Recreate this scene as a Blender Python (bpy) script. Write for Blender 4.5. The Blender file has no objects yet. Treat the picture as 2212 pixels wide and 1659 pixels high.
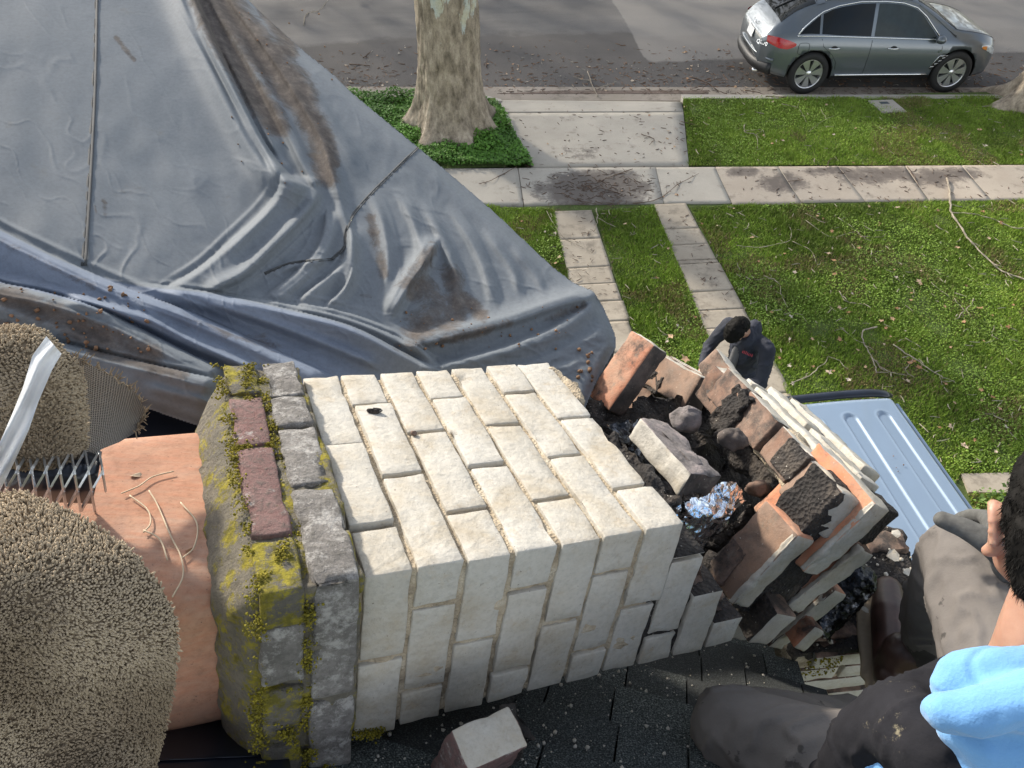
import bpy, bmesh, math, random
import numpy as np
from mathutils import Vector, Matrix, noise as mnoise
random.seed(7); RNG = np.random.default_rng(7)
SC = bpy.context.scene; COL = SC.collection
R = math.radians
# ---------------------------------------------------------------- camera
PITCH, ROLL, YAW, CAM_H, FPX, PW, PH = R(45.19), R(1.0), R(5.88), 6.676, 1661.0, 2212.0, 1659.0
_f = np.array([math.sin(YAW)*math.cos(PITCH), math.cos(YAW)*math.cos(PITCH), -math.sin(PITCH)])
_r0 = np.array([math.cos(YAW), -math.sin(YAW), 0.0]); _u0 = np.cross(_r0, _f)
CR = math.cos(ROLL)*_r0 + math.sin(ROLL)*_u0
CU = -math.sin(ROLL)*_r0 + math.cos(ROLL)*_u0
CF = _f; CC = np.array([0, 0, CAM_H])
cam_d = bpy.data.cameras.new('camera'); cam = bpy.data.objects.new('camera', cam_d); COL.objects.link(cam)
cam_d.sensor_width = 36; cam_d.lens = FPX/PW*36; cam_d.clip_start = .05; cam_d.clip_end = 400
mw = Matrix(((CR[0], CU[0], -CF[0], CC[0]), (CR[1], CU[1], -CF[1], CC[1]), (CR[2], CU[2], -CF[2], CC[2]), (0, 0, 0, 1)))
cam.matrix_world = mw; SC.camera = cam
# ---------------------------------------------------------------- sky, sun, exposure
SUN_EL, SUN_AZ = R(27), R(-38)          # azimuth measured from +Y (away from the viewer), negative = left
sdir = Vector((math.sin(SUN_AZ)*math.cos(SUN_EL), math.cos(SUN_AZ)*math.cos(SUN_EL), math.sin(SUN_EL)))
world = bpy.data.worlds.new('World'); SC.world = world; world.use_nodes = True
wn = world.node_tree; sky = wn.nodes.new('ShaderNodeTexSky'); sky.sky_type = 'NISHITA'; sky.sun_disc = False
sky.sun_elevation = SUN_EL; sky.sun_rotation = SUN_AZ; sky.air_density = 1.0; sky.dust_density = 1.0; sky.ozone_density = 1.0
bg = wn.nodes['Background']; bg.inputs[1].default_value = 0.15
# thin broken cloud over the whole sky: the sky's own brightness without its blue
bw = wn.nodes.new('ShaderNodeRGBToBW'); wn.links.new(sky.outputs[0], bw.inputs[0]); gain = wn.nodes.new('ShaderNodeMath'); gain.operation = 'MULTIPLY'; gain.inputs[1].default_value = 1.35; wn.links.new(bw.outputs[0], gain.inputs[0])
tcw = wn.nodes.new('ShaderNodeTexCoord'); cn = wn.nodes.new('ShaderNodeTexNoise'); cn.inputs['Scale'].default_value = 2.6; cn.inputs['Detail'].default_value = 7; cn.inputs['Roughness'].default_value = .6; wn.links.new(tcw.outputs['Generated'], cn.inputs['Vector'])
crp = wn.nodes.new('ShaderNodeValToRGB'); crp.color_ramp.elements[0].position = .36; crp.color_ramp.elements[0].color = (.25, .25, .25, 1); crp.color_ramp.elements[1].position = .60; crp.color_ramp.elements[1].color = (.95, .95, .95, 1); wn.links.new(cn.outputs['Fac'], crp.inputs[0])
mxw = wn.nodes.new('ShaderNodeMixRGB'); wn.links.new(crp.outputs[0], mxw.inputs[0]); wn.links.new(sky.outputs[0], mxw.inputs[1]); wn.links.new(gain.outputs[0], mxw.inputs[2])
wn.links.new(mxw.outputs[0], bg.inputs[0])
sun_d = bpy.data.lights.new('sun', 'SUN'); sun_d.energy = 2.9; sun_d.angle = R(4.0); sun_d.color = (1.0, .90, .76)
sun = bpy.data.objects.new('sun', sun_d); COL.objects.link(sun); sun.rotation_euler = (-sdir).to_track_quat('-Z', 'Y').to_euler()
SC.view_settings.view_transform = 'Standard'; SC.view_settings.look = 'None'; SC.view_settings.gamma = 1
SC.view_settings.use_curve_mapping = False; SC.view_settings.exposure = 1.12
SC.render.engine = 'CYCLES'; SC.cycles.max_bounces = 6; SC.cycles.use_denoising = True
# ---------------------------------------------------------------- pixel -> place helpers (photo measured at 2212 x 1659)
def ray(x, y): return (x-PW/2)/FPX*CR - (y-PH/2)/FPX*CU + CF
def at(x, y, d): return CC + ray(x, y)*d
def gp(x, y, z=0.0):
    r = ray(x, y); return CC + r*((z-CAM_H)/r[2])
def hit(x, y, P, n):
    r = ray(x, y); return CC + r*(((P-CC)@n)/(r@n))
# ---------------------------------------------------------------- objects
def tag(o, label=None, cat=None, group=None, kind=None):
    if label: o['label'] = label
    if cat: o['category'] = cat
    if group: o['group'] = group
    if kind: o['kind'] = kind
    return o
def thing(name, loc, label, cat, group=None):
    o = bpy.data.objects.new(name, None); COL.objects.link(o); o.location = tuple(loc); o.empty_display_size = .1
    return tag(o, label, cat, group)
def link(name, me, parent=None):
    o = bpy.data.objects.new(name, me); COL.objects.link(o)
    if parent is not None: o.parent = parent
    return o
class MB:
    """collects verts / faces in world coordinates, links them as one mesh object"""
    def __init__(s): s.v = []; s.f = []; s.m = []
    def add(s, V, F, m=0):
        b = len(s.v); s.v.extend([tuple(map(float, p)) for p in V])
        for i, f in enumerate(F):
            s.f.append(tuple(b+k for k in f)); s.m.append(m[i] if isinstance(m, (list, tuple)) else m)
    def quad(s, a, b, c, d, m=0): s.add([a, b, c, d], [(0, 1, 2, 3)], m)
    def box(s, o, ex, ey, ez, m=0):
        o = np.array(o, float); ex, ey, ez = (np.array(e, float) for e in (ex, ey, ez))
        V = [o+i*ex+j*ey+k*ez for k in (0, 1) for j in (0, 1) for i in (0, 1)]
        F = [(0, 2, 3, 1), (4, 5, 7, 6), (0, 1, 5, 4), (2, 6, 7, 3), (0, 4, 6, 2), (1, 3, 7, 5)]
        if np.dot(np.cross(ex, ey), ez) < 0: F = [f[::-1] for f in F]
        s.add(V, F, m)
    def prism(s, poly, z0, z1, m=0):
        P = [(p[0], p[1]) for p in poly]; n = len(P)
        A = sum(P[i][0]*P[(i+1) % n][1]-P[(i+1) % n][0]*P[i][1] for i in range(n))
        if A < 0: P = P[::-1]
        V = [(x, y, z0) for x, y in P]+[(x, y, z1) for x, y in P]
        F = [tuple(range(n))[::-1], tuple(range(n, 2*n))]+[(i, (i+1) % n, n+(i+1) % n, n+i) for i in range(n)]
        s.add(V, F, m)
    def tube(s, pts, rad, n=8, m=0, cap=True, flat=1.0):
        pts = [np.array(p, float) for p in pts]; k = len(pts)
        if not hasattr(rad, '__len__'): rad = [rad]*k
        up = np.array([0, 0, 1.0]); V = []; prev = None
        for i, p in enumerate(pts):
            t = pts[min(i+1, k-1)]-pts[max(i-1, 0)]; t = t/(np.linalg.norm(t)+1e-12)
            if prev is None:
                a = np.cross(t, up)
                if np.linalg.norm(a) < .1: a = np.cross(t, np.array([1.0, 0, 0]))
            else: a = prev-(prev@t)*t
            a = a/np.linalg.norm(a); prev = a; b = np.cross(t, a)
            for j in range(n):
                th = 2*math.pi*j/n; V.append(p+rad[i]*(math.cos(th)*a+flat*math.sin(th)*b))
        F = [(i*n+j, i*n+(j+1) % n, (i+1)*n+(j+1) % n, (i+1)*n+j) for i in range(k-1) for j in range(n)]
        if cap: F += [tuple(range(n))[::-1], tuple(range((k-1)*n, k*n))]
        s.add(V, F, m)
    def build(s, name, mats, parent=None, smooth=False, fix=False):
        o = np.array(parent.location) if parent is not None else np.zeros(3)
        if parent is not None and parent.parent is not None: o = o+np.array(parent.parent.location)
        me = bpy.data.meshes.new(name)
        me.from_pydata([tuple(np.array(p)-o) for p in s.v], [], s.f)
        for mt in (mats if isinstance(mats, (list, tuple)) else [mats]): me.materials.append(mt)
        me.polygons.foreach_set('material_index', s.m)
        if smooth: me.polygons.foreach_set('use_smooth', [True]*len(me.polygons))
        me.update()
        if fix:
            bm = bmesh.new(); bm.from_mesh(me); bmesh.ops.recalc_face_normals(bm, faces=bm.faces); bm.to_mesh(me); bm.free()
        return link(name, me, parent)
def np_mesh(name, V, F, mats, parent=None, smooth=True, attrs=None, off=None):
    V = np.asarray(V, float)
    if off is not None: V = V-np.asarray(off)
    F = np.asarray(F, np.int32); me = bpy.data.meshes.new(name); n, k = F.shape
    me.vertices.add(len(V)); me.vertices.foreach_set('co', V.astype(np.float32).ravel())
    me.loops.add(n*k); me.loops.foreach_set('vertex_index', F.ravel())
    me.polygons.add(n); me.polygons.foreach_set('loop_start', np.arange(n, dtype=np.int32)*k)
    try: me.polygons.foreach_set('loop_total', np.full(n, k, dtype=np.int32))
    except Exception: pass
    for mt in (mats if isinstance(mats, (list, tuple)) else [mats]): me.materials.append(mt)
    if smooth: me.polygons.foreach_set('use_smooth', np.ones(n, bool))
    for nm, val in (attrs or {}).items():
        val = np.asarray(val, np.float32)
        if val.ndim == 1: me.attributes.new(nm, 'FLOAT', 'POINT').data.foreach_set('value', val)
        else: me.attributes.new(nm, 'FLOAT_COLOR', 'POINT').data.foreach_set('color', val.ravel())
    me.update(calc_edges=True); me.validate()
    return link(name, me, parent)
# ---------------------------------------------------------------- vector noise (numpy value noise, for big meshes)
_perm = np.random.default_rng(3).random((64, 64, 64))
def vnoise(P):
    P = np.asarray(P, float); i = np.floor(P).astype(int); f = P-i; f = f*f*(3-2*f); r = 0
    for dx in (0, 1):
        for dy in (0, 1):
            for dz in (0, 1):
                w = (f[..., 0] if dx else 1-f[..., 0])*(f[..., 1] if dy else 1-f[..., 1])*(f[..., 2] if dz else 1-f[..., 2])
                r = r+w*_perm[(i[..., 0]+dx) % 64, (i[..., 1]+dy) % 64, (i[..., 2]+dz) % 64]
    return r*2-1
def fbm(P, o=4, g=.5):
    P = np.asarray(P, float); a = 1; r = 0
    for k in range(o): r = r+a*vnoise(P*(2**k)+k*17.3); a *= g
    return r
def smooth01(x): x = np.clip(x, 0, 1); return x*x*(3-2*x)
# ---------------------------------------------------------------- materials
class NT:
    def __init__(s, name):
        s.mat = bpy.data.materials.new(name); s.mat.use_nodes = True; s.t = s.mat.node_tree
        s.b = s.t.nodes['Principled BSDF']; s.co = None
    def n(s, ty, **kw):
        nd = s.t.nodes.new('ShaderNode'+ty)
        for k, v in kw.items(): setattr(nd, k, v)
        return nd
    def inp(s, nd, i, v):
        if v is None: return
        if hasattr(v, 'links') or isinstance(v, bpy.types.NodeSocket): s.t.links.new(v, nd.inputs[i])
        else: nd.inputs[i].default_value = v
    def coord(s):
        if s.co is None: s.co = s.n('TexCoord').outputs['Object']
        return s.co
    def mapped(s, scale=(1, 1, 1), rot=(0, 0, 0), loc=(0, 0, 0)):
        m = s.n('Mapping'); s.inp(m, 0, s.coord()); m.inputs['Scale'].default_value = scale
        m.inputs['Rotation'].default_value = rot; m.inputs['Location'].default_value = loc; return m.outputs[0]
    def noise(s, scale, detail=4, rough=.6, vec=None, dist=0, loc=None):
        nd = s.n('TexNoise'); s.inp(nd, 'Vector', vec if vec is not None else (s.mapped(loc=loc) if loc else s.coord()))
        nd.inputs['Scale'].default_value = scale; nd.inputs['Detail'].default_value = detail
        nd.inputs['Roughness'].default_value = rough; nd.inputs['Distortion'].default_value = dist; return nd.outputs['Fac']
    def vor(s, scale, feat='F1', out='Distance', vec=None, rand=1):
        nd = s.n('TexVoronoi', feature=feat); s.inp(nd, 'Vector', vec if vec is not None else s.coord())
        nd.inputs['Scale'].default_value = scale; nd.inputs['Randomness'].default_value = rand; return nd.outputs[out]
    def ramp(s, v, stops):
        nd = s.n('ValToRGB'); s.inp(nd, 0, v); el = nd.color_ramp.elements
        while len(el) < len(stops): el.new(.5)
        for e, (p, c) in zip(el, stops):
            e.position = p
            if not hasattr(c, '__len__'): c = (c, c, c)
            e.color = (*c[:3], 1)
        return nd.outputs[0]
    def mix(s, f, a, b, mode='MIX'):
        nd = s.n('MixRGB', blend_type=mode); s.inp(nd, 0, f)
        for i, c in ((1, a), (2, b)):
            if isinstance(c, (tuple, list)): c = (*c[:3], 1)
            s.inp(nd, i, c)
        return nd.outputs[0]
    def math(s, op, a, b=None, c=None, clamp=False):
        nd = s.n('Math', operation=op, use_clamp=clamp); s.inp(nd, 0, a); s.inp(nd, 1, b); s.inp(nd, 2, c); return nd.outputs[0]
    def attr(s, name, out='Fac'): return s.n('Attribute', attribute_name=name).outputs[out]
    def rand(s): return s.n('ObjectInfo').outputs['Random']
    def done(s, col, rough=.8, bump=None, bs=.3, bd=.01, metal=0, spec=None, **kw):
        b = s.b; s.inp(b, 'Base Color', (*col[:3], 1) if isinstance(col, (tuple, list)) else col)
        s.inp(b, 'Roughness', rough); b.inputs['Metallic'].default_value = metal
        if spec is not None: b.inputs['Specular IOR Level'].default_value = spec
        for k, v in kw.items(): s.inp(b, k.replace('_', ' '), v)
        if bump is not None:
            bp = s.n('Bump'); bp.inputs['Strength'].default_value = bs; bp.inputs['Distance'].default_value = bd
            s.inp(bp, 'Height', bump); s.t.links.new(bp.outputs[0], b.inputs['Normal'])
        return s.mat
def plain(name, c, rough=.6, metal=0, nz=.12, sc=8, bump=None, spec=None):
    t = NT(name); f = t.noise(sc, 5); lo = tuple(x*(1-nz) for x in c); hi = tuple(min(1, x*(1+nz)) for x in c)
    bp = t.noise(bump[0], 4) if bump else None
    return t.done(t.ramp(f, [(.3, lo), (.7, hi)]), rough, bp, bump[1] if bump else .3, bump[2] if bump else .01, metal, spec)
M = {}
def _mats():
    # cream masonry paint
    t = NT('cream_paint'); n1 = t.noise(9, 6, .65); n2 = t.noise(70, 5, .6); n3 = t.noise(160, 2)
    c = t.ramp(n1, [(.32, (.385, .34, .265)), (.5, (.455, .432, .38)), (.72, (.495, .48, .438))])
    c = t.mix(t.ramp(t.noise(28, 6, .7), [(.56, 0), (.74, .6)]), c, (.36, .28, .18))
    c = t.mix(t.ramp(n3, [(.70, 0), (.76, .8)]), c, (.13, .11, .09)); c = t.mix(t.ramp(t.noise(31, 6, .8, loc=(6, 6, 2)), [(.715, 0), (.74, .8)]), c, (.26, .10, .07)); c = t.mix(t.ramp(t.noise(8, 8, .75, loc=(1, 5, 3)), [(.60, 0), (.78, .45)]), c, (.27, .25, .21))
    c = t.mix(t.ramp(t.rand(), [(0, 0), (1, .16)]), c, (.36, .32, .25))
    c = t.mix(1, c, t.ramp(t.noise(110, 4, .7), [(.32, .86), (.5, 1.0), (.7, 1.06)]), 'MULTIPLY')
    M['paint'] = t.done(c, .75, t.mix(.5, t.noise(42, 7, .65), n2), .8, .006)
    # crumbly sand mortar
    t = NT('sand_mortar'); n = t.noise(60, 6, .75); v = t.vor(190)
    c = t.ramp(t.noise(22, 5), [(.3, (.24, .195, .14)), (.5, (.42, .35, .25)), (.7, (.52, .46, .36))])
    c = t.mix(t.ramp(n, [(.6, 0), (.75, .7)]), c, (.16, .13, .11))
    M['mortar'] = t.done(c, .95, t.mix(.5, n, v), 1.0, .006)
    # sooty mortar / rubble
    t = NT('sooty_mortar'); n = t.noise(40, 7, .75); v = t.vor(120)
    c = t.ramp(t.noise(11, 6, .7), [(.3, (.010, .0095, .0095)), (.52, (.035, .030, .027)), (.68, (.10, .082, .066)), (.82, (.20, .17, .14))])
    c = t.mix(t.ramp(t.noise(120, 2), [(.70, 0), (.74, .8)]), c, (.55, .52, .46))
    M['soot'] = t.done(c, .92, t.mix(.5, n, v), 1.0, .012)
    # exposed clay brick, smoked
    def clay(nm, a, b, sootlo, soothi, loc):
        t = NT(nm); n = t.noise(10, 6, .65, loc=loc); g = t.noise(75, 6, .7); m = t.noise(16, 7, .7, loc=(loc[0]+3, 1, 2))
        c = t.mix(t.ramp(n, [(.35, 0), (.65, 1)]), a, b)
        c = t.mix(t.ramp(g, [(.55, 0), (.8, .5)]), c, (.42, .30, .22))
        c = t.mix(t.ramp(m, [(sootlo, 0), (soothi, .93)]), c, (.045, .04, .037))
        c = t.mix(t.ramp(t.noise(24, 6, .75, loc=(9, loc[1], 4)), [(.56, 0), (.70, .75)]), c, (.23, .20, .16))
        c = t.mix(t.ramp(t.noise(150, 2), [(.72, 0), (.76, .7)]), c, (.6, .55, .47))
        M[nm] = t.done(c, .93, t.mix(.35, g, t.noise(200, 3)), .6, .004)
    clay('brick_orange', (.43, .165, .09), (.42, .26, .18), .47, .66, (0, 0, 0))
    clay('brick_smoked', (.20, .115, .08), (.27, .19, .145), .42, .62, (4, 2, 0))
    clay('brick_bright', (.56, .19, .09), (.50, .29, .19), .56, .76, (0, 8, 0)); clay('brick_dusty', (.22, .16, .125), (.30, .19, .13), .50, .78, (4, 2, 6))
    clay('brick_black', (.10, .075, .065), (.16, .13, .115), .35, .6, (7, 5, 1))
    # grey weathered cap brick, with lime bloom / moss
    def cap(nm, base, base2, mosslo, lime):
        t = NT(nm); n = t.noise(14, 6, .7); g = t.noise(90, 6, .75)
        c = t.mix(t.ramp(n, [(.35, 0), (.65, 1)]), base, base2)
        c = t.mix(t.ramp(g, [(.45, 0), (.7, .8)]), c, (.12, .115, .10))
        c = t.mix(t.ramp(t.noise(30, 7, .8, loc=(2, 7, 1)), [(lime, 0), (lime+.12, .75)]), c, (.62, .60, .57))
        mo = t.mix(t.ramp(t.noise(50, 4), [(.4, 0), (.6, 1)]), (.17, .15, .014), (.40, .34, .025))
        c = t.mix(t.ramp(t.noise(20, 7, .8, loc=(5, 3, 8)), [(mosslo, 0), (mosslo+.08, .95)]), c, mo)
        M[nm] = t.done(c, .95, t.mix(.5, g, t.noise(45, 8, .75)), 1.0, .016)
    cap('cap_grey', (.19, .178, .165), (.34, .32, .30), .64, .50)
    cap('cap_red', (.23, .12, .11), (.31, .20, .185), .63, .55)
    cap('cap_moss', (.12, .112, .095), (.22, .20, .17), .46, .68)
    cap('crown_mortar', (.17, .155, .12), (.27, .24, .185), .50, .66)
    t = NT('moss'); c = t.ramp(t.noise(60, 4), [(.3, (.07, .07, .01)), (.5, (.22, .19, .014)), (.7, (.38, .32, .025))])
    M['moss'] = t.done(c, .95, t.noise(200, 4), 1, .006)
    # terracotta flue
    t = NT('terracotta'); st = t.noise(9, 6, .65, vec=t.mapped(scale=(.5, 11, 11), rot=(0, -.2, -.25))); n = t.noise(5, 5)
    c = t.ramp(n, [(.28, (.27, .155, .11)), (.5, (.42, .245, .165)), (.72, (.46, .33, .26))])
    c = t.mix(t.ramp(st, [(.38, 0), (.66, .6)]), c, (.40, .175, .105)); c = t.mix(t.ramp(t.noise(13, 6, .7), [(.55, 0), (.75, .6)]), c, (.30, .20, .16))
    c = t.mix(1, c, t.ramp(t.noise(70, 6, .75), [(.3, .78), (.5, 1.0), (.7, 1.1)]), 'MULTIPLY'); c = t.mix(t.ramp(t.noise(160, 3), [(.66, 0), (.72, .7)]), c, (.14, .09, .07)); c = t.mix(t.ramp(t.noise(4.5, 7, .75, loc=(3, 1, 1)), [(.52, 0), (.7, .6)]), c, (.24, .17, .14)); M['terracotta'] = t.done(c, .85, t.mix(.5, st, t.noise(120, 5, .7)), .5, .004, spec=.2)
    # tarp: vinyl with dirt mask attribute
    t = NT('tarp_vinyl'); n = t.noise(1.6, 5, .6); k = t.noise(24, 6, .7)
    c = t.ramp(n, [(.3, (.138, .158, .178)), (.7, (.184, .203, .222))])
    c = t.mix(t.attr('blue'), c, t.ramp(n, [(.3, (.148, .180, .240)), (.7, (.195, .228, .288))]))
    c = t.mix(t.ramp(k, [(.5, 0), (.8, .35)]), c, (.10, .118, .135))
    c = t.mix(t.ramp(t.noise(45, 6, .8, vec=t.mapped(scale=(1, .25, 1))), [(.66, 0), (.8, .3)]), c, (.30, .33, .35))
    a = t.attr('stain'); dn = t.math('ADD', a, t.math('MULTIPLY', t.math('SUBTRACT', t.noise(11, 9, .78, dist=.6), .5), 1.5))
    d = t.ramp(dn, [(.40, 0), (.58, .62), (.8, .9)])
    c = t.mix(d, c, t.ramp(t.noise(26, 7, .75), [(.3, (.045, .038, .034)), (.55, (.11, .092, .080)), (.75, (.20, .175, .15))]))
    c = t.mix(t.ramp(t.noise(9, 7, .75, loc=(3, 3, 3)), [(.62, 0), (.75, .35)]), c, (.13, .115, .085))
    rg = t.math('ADD', .70, t.math('MULTIPLY', d, .2))
    c = t.mix(1, c, t.ramp(t.noise(95, 5, .75), [(.3, .88), (.5, 1.0), (.7, 1.10)]), 'MULTIPLY'); M['tarp'] = t.done(c, rg, t.mix(.6, t.noise(30, 7, .65), t.noise(7, 5, .6, dist=1.5)), .06, .003, spec=.12)
    M['tarp_seam'] = plain('tarp_seam', (.062, .066, .068), .8, sc=60)
    M['tarp_dark'] = plain('tarp_dark', (.06, .075, .085), .5, sc=12)
    # carpet
    t = NT('carpet_pile'); a = t.attr('tone'); n = t.noise(5, 5, .6)
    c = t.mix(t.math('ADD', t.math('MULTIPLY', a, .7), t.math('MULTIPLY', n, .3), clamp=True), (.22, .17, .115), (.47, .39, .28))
    M['pile'] = t.done(c, .95, spec=.15)
    t = NT('carpet_backing'); w1 = t.n('TexWave', wave_type='BANDS', bands_direction='X'); w2 = t.n('TexWave', wave_type='BANDS', bands_direction='Y')
    uv = t.n('UVMap').outputs[0]
    for w in (w1, w2): t.inp(w, 0, uv); w.inputs['Scale'].default_value = 3.6; w.inputs['Distortion'].default_value = .4; w.inputs['Detail'].default_value = 2
    h = t.math('MAXIMUM', w1.outputs['Fac'], w2.outputs['Fac'])
    M['backing'] = t.done(t.ramp(h, [(.3, (.10, .09, .08)), (.8, (.42, .38, .33))]), .95, h, .8, .004)
    M['white_tape'] = plain('white_tape', (.74, .77, .80), .35, sc=14, nz=.2, bump=(22, .5, .006)); M['white_tape'].node_tree.nodes['Principled BSDF'].inputs['Transmission Weight'].default_value = .35
    M['galv'] = plain('galv_wire', (.55, .57, .60), .35, .9, sc=30)
    t = NT('foil'); f = t.vor(38, feat='F1', out='Color'); M['foil'] = t.done((.80, .87, .96), .12, t.mix(.5, t.vor(60), t.noise(30, 5)), .6, .010, metal=1.0)
    M['foil_dark'] = (lambda t: t.done(t.ramp(t.noise(20, 6, .7), [(.45, (.02, .022, .026)), (.75, (.22, .23, .26))]), .22, t.mix(.5, t.vor(55), t.noise(45, 5)), 1.0, .012, metal=.9))(NT('foil_shaded'))  # dark copy of the foil, the lower liner's shade in its colour
    M['thread'] = plain('pale_thread', (.55, .45, .32), .9)
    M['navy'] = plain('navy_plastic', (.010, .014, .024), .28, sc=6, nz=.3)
    # shingles
    t = NT('shingle'); g = t.noise(330, 2, .5); n = t.noise(6, 4)
    c = t.ramp(g, [(.36, (.010, .013, .014)), (.50, (.045, .055, .054)), (.62, (.12, .14, .135)), (.73, (.28, .30, .29))])
    c = t.mix(t.ramp(t.rand(), [(0, 0), (1, .85)]), c, (.016, .018, .020), 'MIX')
    M['shingle'] = t.done(c, .95, g, .8, .003)
    # ground materials
    t = NT('asphalt'); g = t.noise(55, 4, .7); n = t.noise(.55, 6, .6); st = t.noise(2.2, 6, .65, vec=t.mapped(scale=(.15, 1, 1)))
    c = t.ramp(n, [(.3, (.100, .097, .095)), (.7, (.15, .145, .14))])
    c = t.mix(t.ramp(st, [(.4, 0), (.7, .5)]), c, (.18, .174, .167)); c = t.mix(t.ramp(g, [(.4, 0), (.75, .4)]), c, (.03, .03, .03))
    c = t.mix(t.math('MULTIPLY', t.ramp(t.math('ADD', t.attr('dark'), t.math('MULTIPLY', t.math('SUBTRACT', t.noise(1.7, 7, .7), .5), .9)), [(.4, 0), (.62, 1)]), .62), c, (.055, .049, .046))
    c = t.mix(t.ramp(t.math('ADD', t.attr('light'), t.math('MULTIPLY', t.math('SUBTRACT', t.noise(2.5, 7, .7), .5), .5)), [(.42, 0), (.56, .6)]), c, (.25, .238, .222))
    M['asphalt'] = t.done(c, .9, g, .6, .008)
    def conc(nm, a, b, dirt, wet=False):
        t = NT(nm); n = t.noise(1.3, 7, .65); g = t.noise(60, 5, .7)
        c = t.ramp(n, [(.3, a), (.7, b)]); c = t.mix(t.ramp(g, [(.5, 0), (.8, .3)]), c, tuple(x*.5 for x in a))
        c = t.mix(t.ramp(t.noise(4, 8, .72, loc=(4, 1, 1)), [(dirt, 0), (dirt+.16, .7)]), c, (.13, .11, .085))
        if wet:
            w = t.ramp(t.math('ADD', t.attr('wet'), t.math('MULTIPLY', t.math('SUBTRACT', t.noise(3.2, 9, .75), .5), 2.2)), [(.36, 0), (.56, .6), (.85, .85)])
            c = t.mix(w, c, (.085, .070, .062))
        M[nm] = t.done(c, .85, g, .4, .004)
    conc('concrete', (.34, .315, .27), (.43, .40, .345), .56, True); conc('concrete_warm', (.36, .305, .245), (.44, .385, .315), .55, True)
    conc('concrete_old', (.29, .25, .195), (.42, .37, .295), .50); conc('gutter', (.24, .21, .17), (.32, .28, .24), .50); conc('kerb', (.34, .32, .28), (.42, .39, .34), .58)
    M['wetdirt'] = plain('brown_silt', (.12, .085, .065), .7, sc=9, nz=.4, bump=(30, .5, .02))
    t = NT('turf_soil'); n = t.noise(.8, 6, .65); g = t.noise(28, 6, .7)
    c = t.ramp(n, [(.3, (.075, .095, .024)), (.52, (.10, .15, .03)), (.7, (.13, .20, .034))]); c = t.mix(t.ramp(g, [(.35, 0), (.7, .7)]), c, (.035, .05, .014))
    M['turf'] = t.done(c, .95, g, .8, .04)
    t = NT('grass_blade'); M['blade'] = t.done(t.attr('tint', 'Color'), .6, spec=.25)
    # plants and litter
    t = NT('plane_bark'); n = t.noise(7, 7, .7, vec=t.mapped(scale=(1, 1, .45))); fl = t.noise(5.5, 4, .55, vec=t.mapped(scale=(1, 1, .4), loc=(3, 0, 0)))
    c = t.ramp(n, [(.32, (.10, .08, .056)), (.5, (.29, .24, .18)), (.66, (.46, .39, .30))])
    hz = t.attr('pale'); f2 = t.ramp(t.math('ADD', fl, t.math('MULTIPLY', t.math('SUBTRACT', hz, .5), .34)), [(.555, 0), (.585, 1)])
    c = t.mix(f2, c, t.ramp(t.noise(3, 3), [(.4, (.50, .47, .34)), (.6, (.46, .50, .47))]))
    c = t.mix(t.ramp(t.noise(40, 6, .75), [(.5, 0), (.72, .5)]), c, (.07, .055, .04))
    M['bark'] = t.done(c, .9, t.mix(.5, n, t.mix(f2, (1, 1, 1), (.3, .3, .3))), .8, .03)
    M['twig'] = plain('twig_bark', (.30, .26, .20), .85, sc=20, nz=.35); M['twig_dark'] = plain('twig_dark', (.10, .065, .045), .85, sc=20, nz=.4)
    t = NT('dry_leaf'); c = t.ramp(t.rand(), [(0, (.24, .12, .05)), (.3, (.42, .24, .13)), (.6, (.50, .36, .23)), (1, (.55, .50, .42))])
    M['leaf'] = t.done(t.mix(t.ramp(t.noise(60, 4), [(.4, 0), (.7, .4)]), c, (.16, .08, .04)), .8)
    M['leaf_bits'] = plain('leaf_bits', (.20, .115, .065), .9, sc=9, nz=.7)
    M['clover'] = plain('clover_leaf', (.09, .20, .03), .55, sc=3, nz=.4)
_mats()
# ================================================================ SETTING: ground, road, pavements
RZ = -.13
def G2(pts, z=0.0): return [tuple(gp(x, y, z)[:2]) for x, y in pts]
def inpoly(P, poly):
    P = np.asarray(P); x, y = P[:, 0], P[:, 1]; c = np.zeros(len(P), bool); n = len(poly)
    for i in range(n):
        x0, y0 = poly[i]; x1, y1 = poly[(i+1) % n]
        k = ((y0 > y) != (y1 > y)) & (x < (x1-x0)*(y-y0)/((y1-y0)+1e-12)+x0); c ^= k
    return c
def sheet(name, mat, x0, x1, y0, y1, z, nx=2, ny=2, attrs=None, kind='structure', amp=0):
    X, Y = np.meshgrid(np.linspace(x0, x1, nx), np.linspace(y0, y1, ny)); Z = np.full_like(X, z)
    V = np.stack([X, Y, Z], -1).reshape(-1, 3)
    if amp: V[:, 2] += amp*fbm(V*np.array([2.2, 2.2, 1]), 3)
    I = np.arange(nx*ny).reshape(ny, nx); F = np.stack([I[:-1, :-1], I[:-1, 1:], I[1:, 1:], I[1:, :-1]], -1).reshape(-1, 4)
    at_ = {k: f(V) for k, f in (attrs or {}).items()}
    o = np_mesh(name, V, F, mat, attrs=at_); o['kind'] = kind; return o
sheet('ground', M['turf'], -150, 150, -150, 150, -.24)
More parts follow.
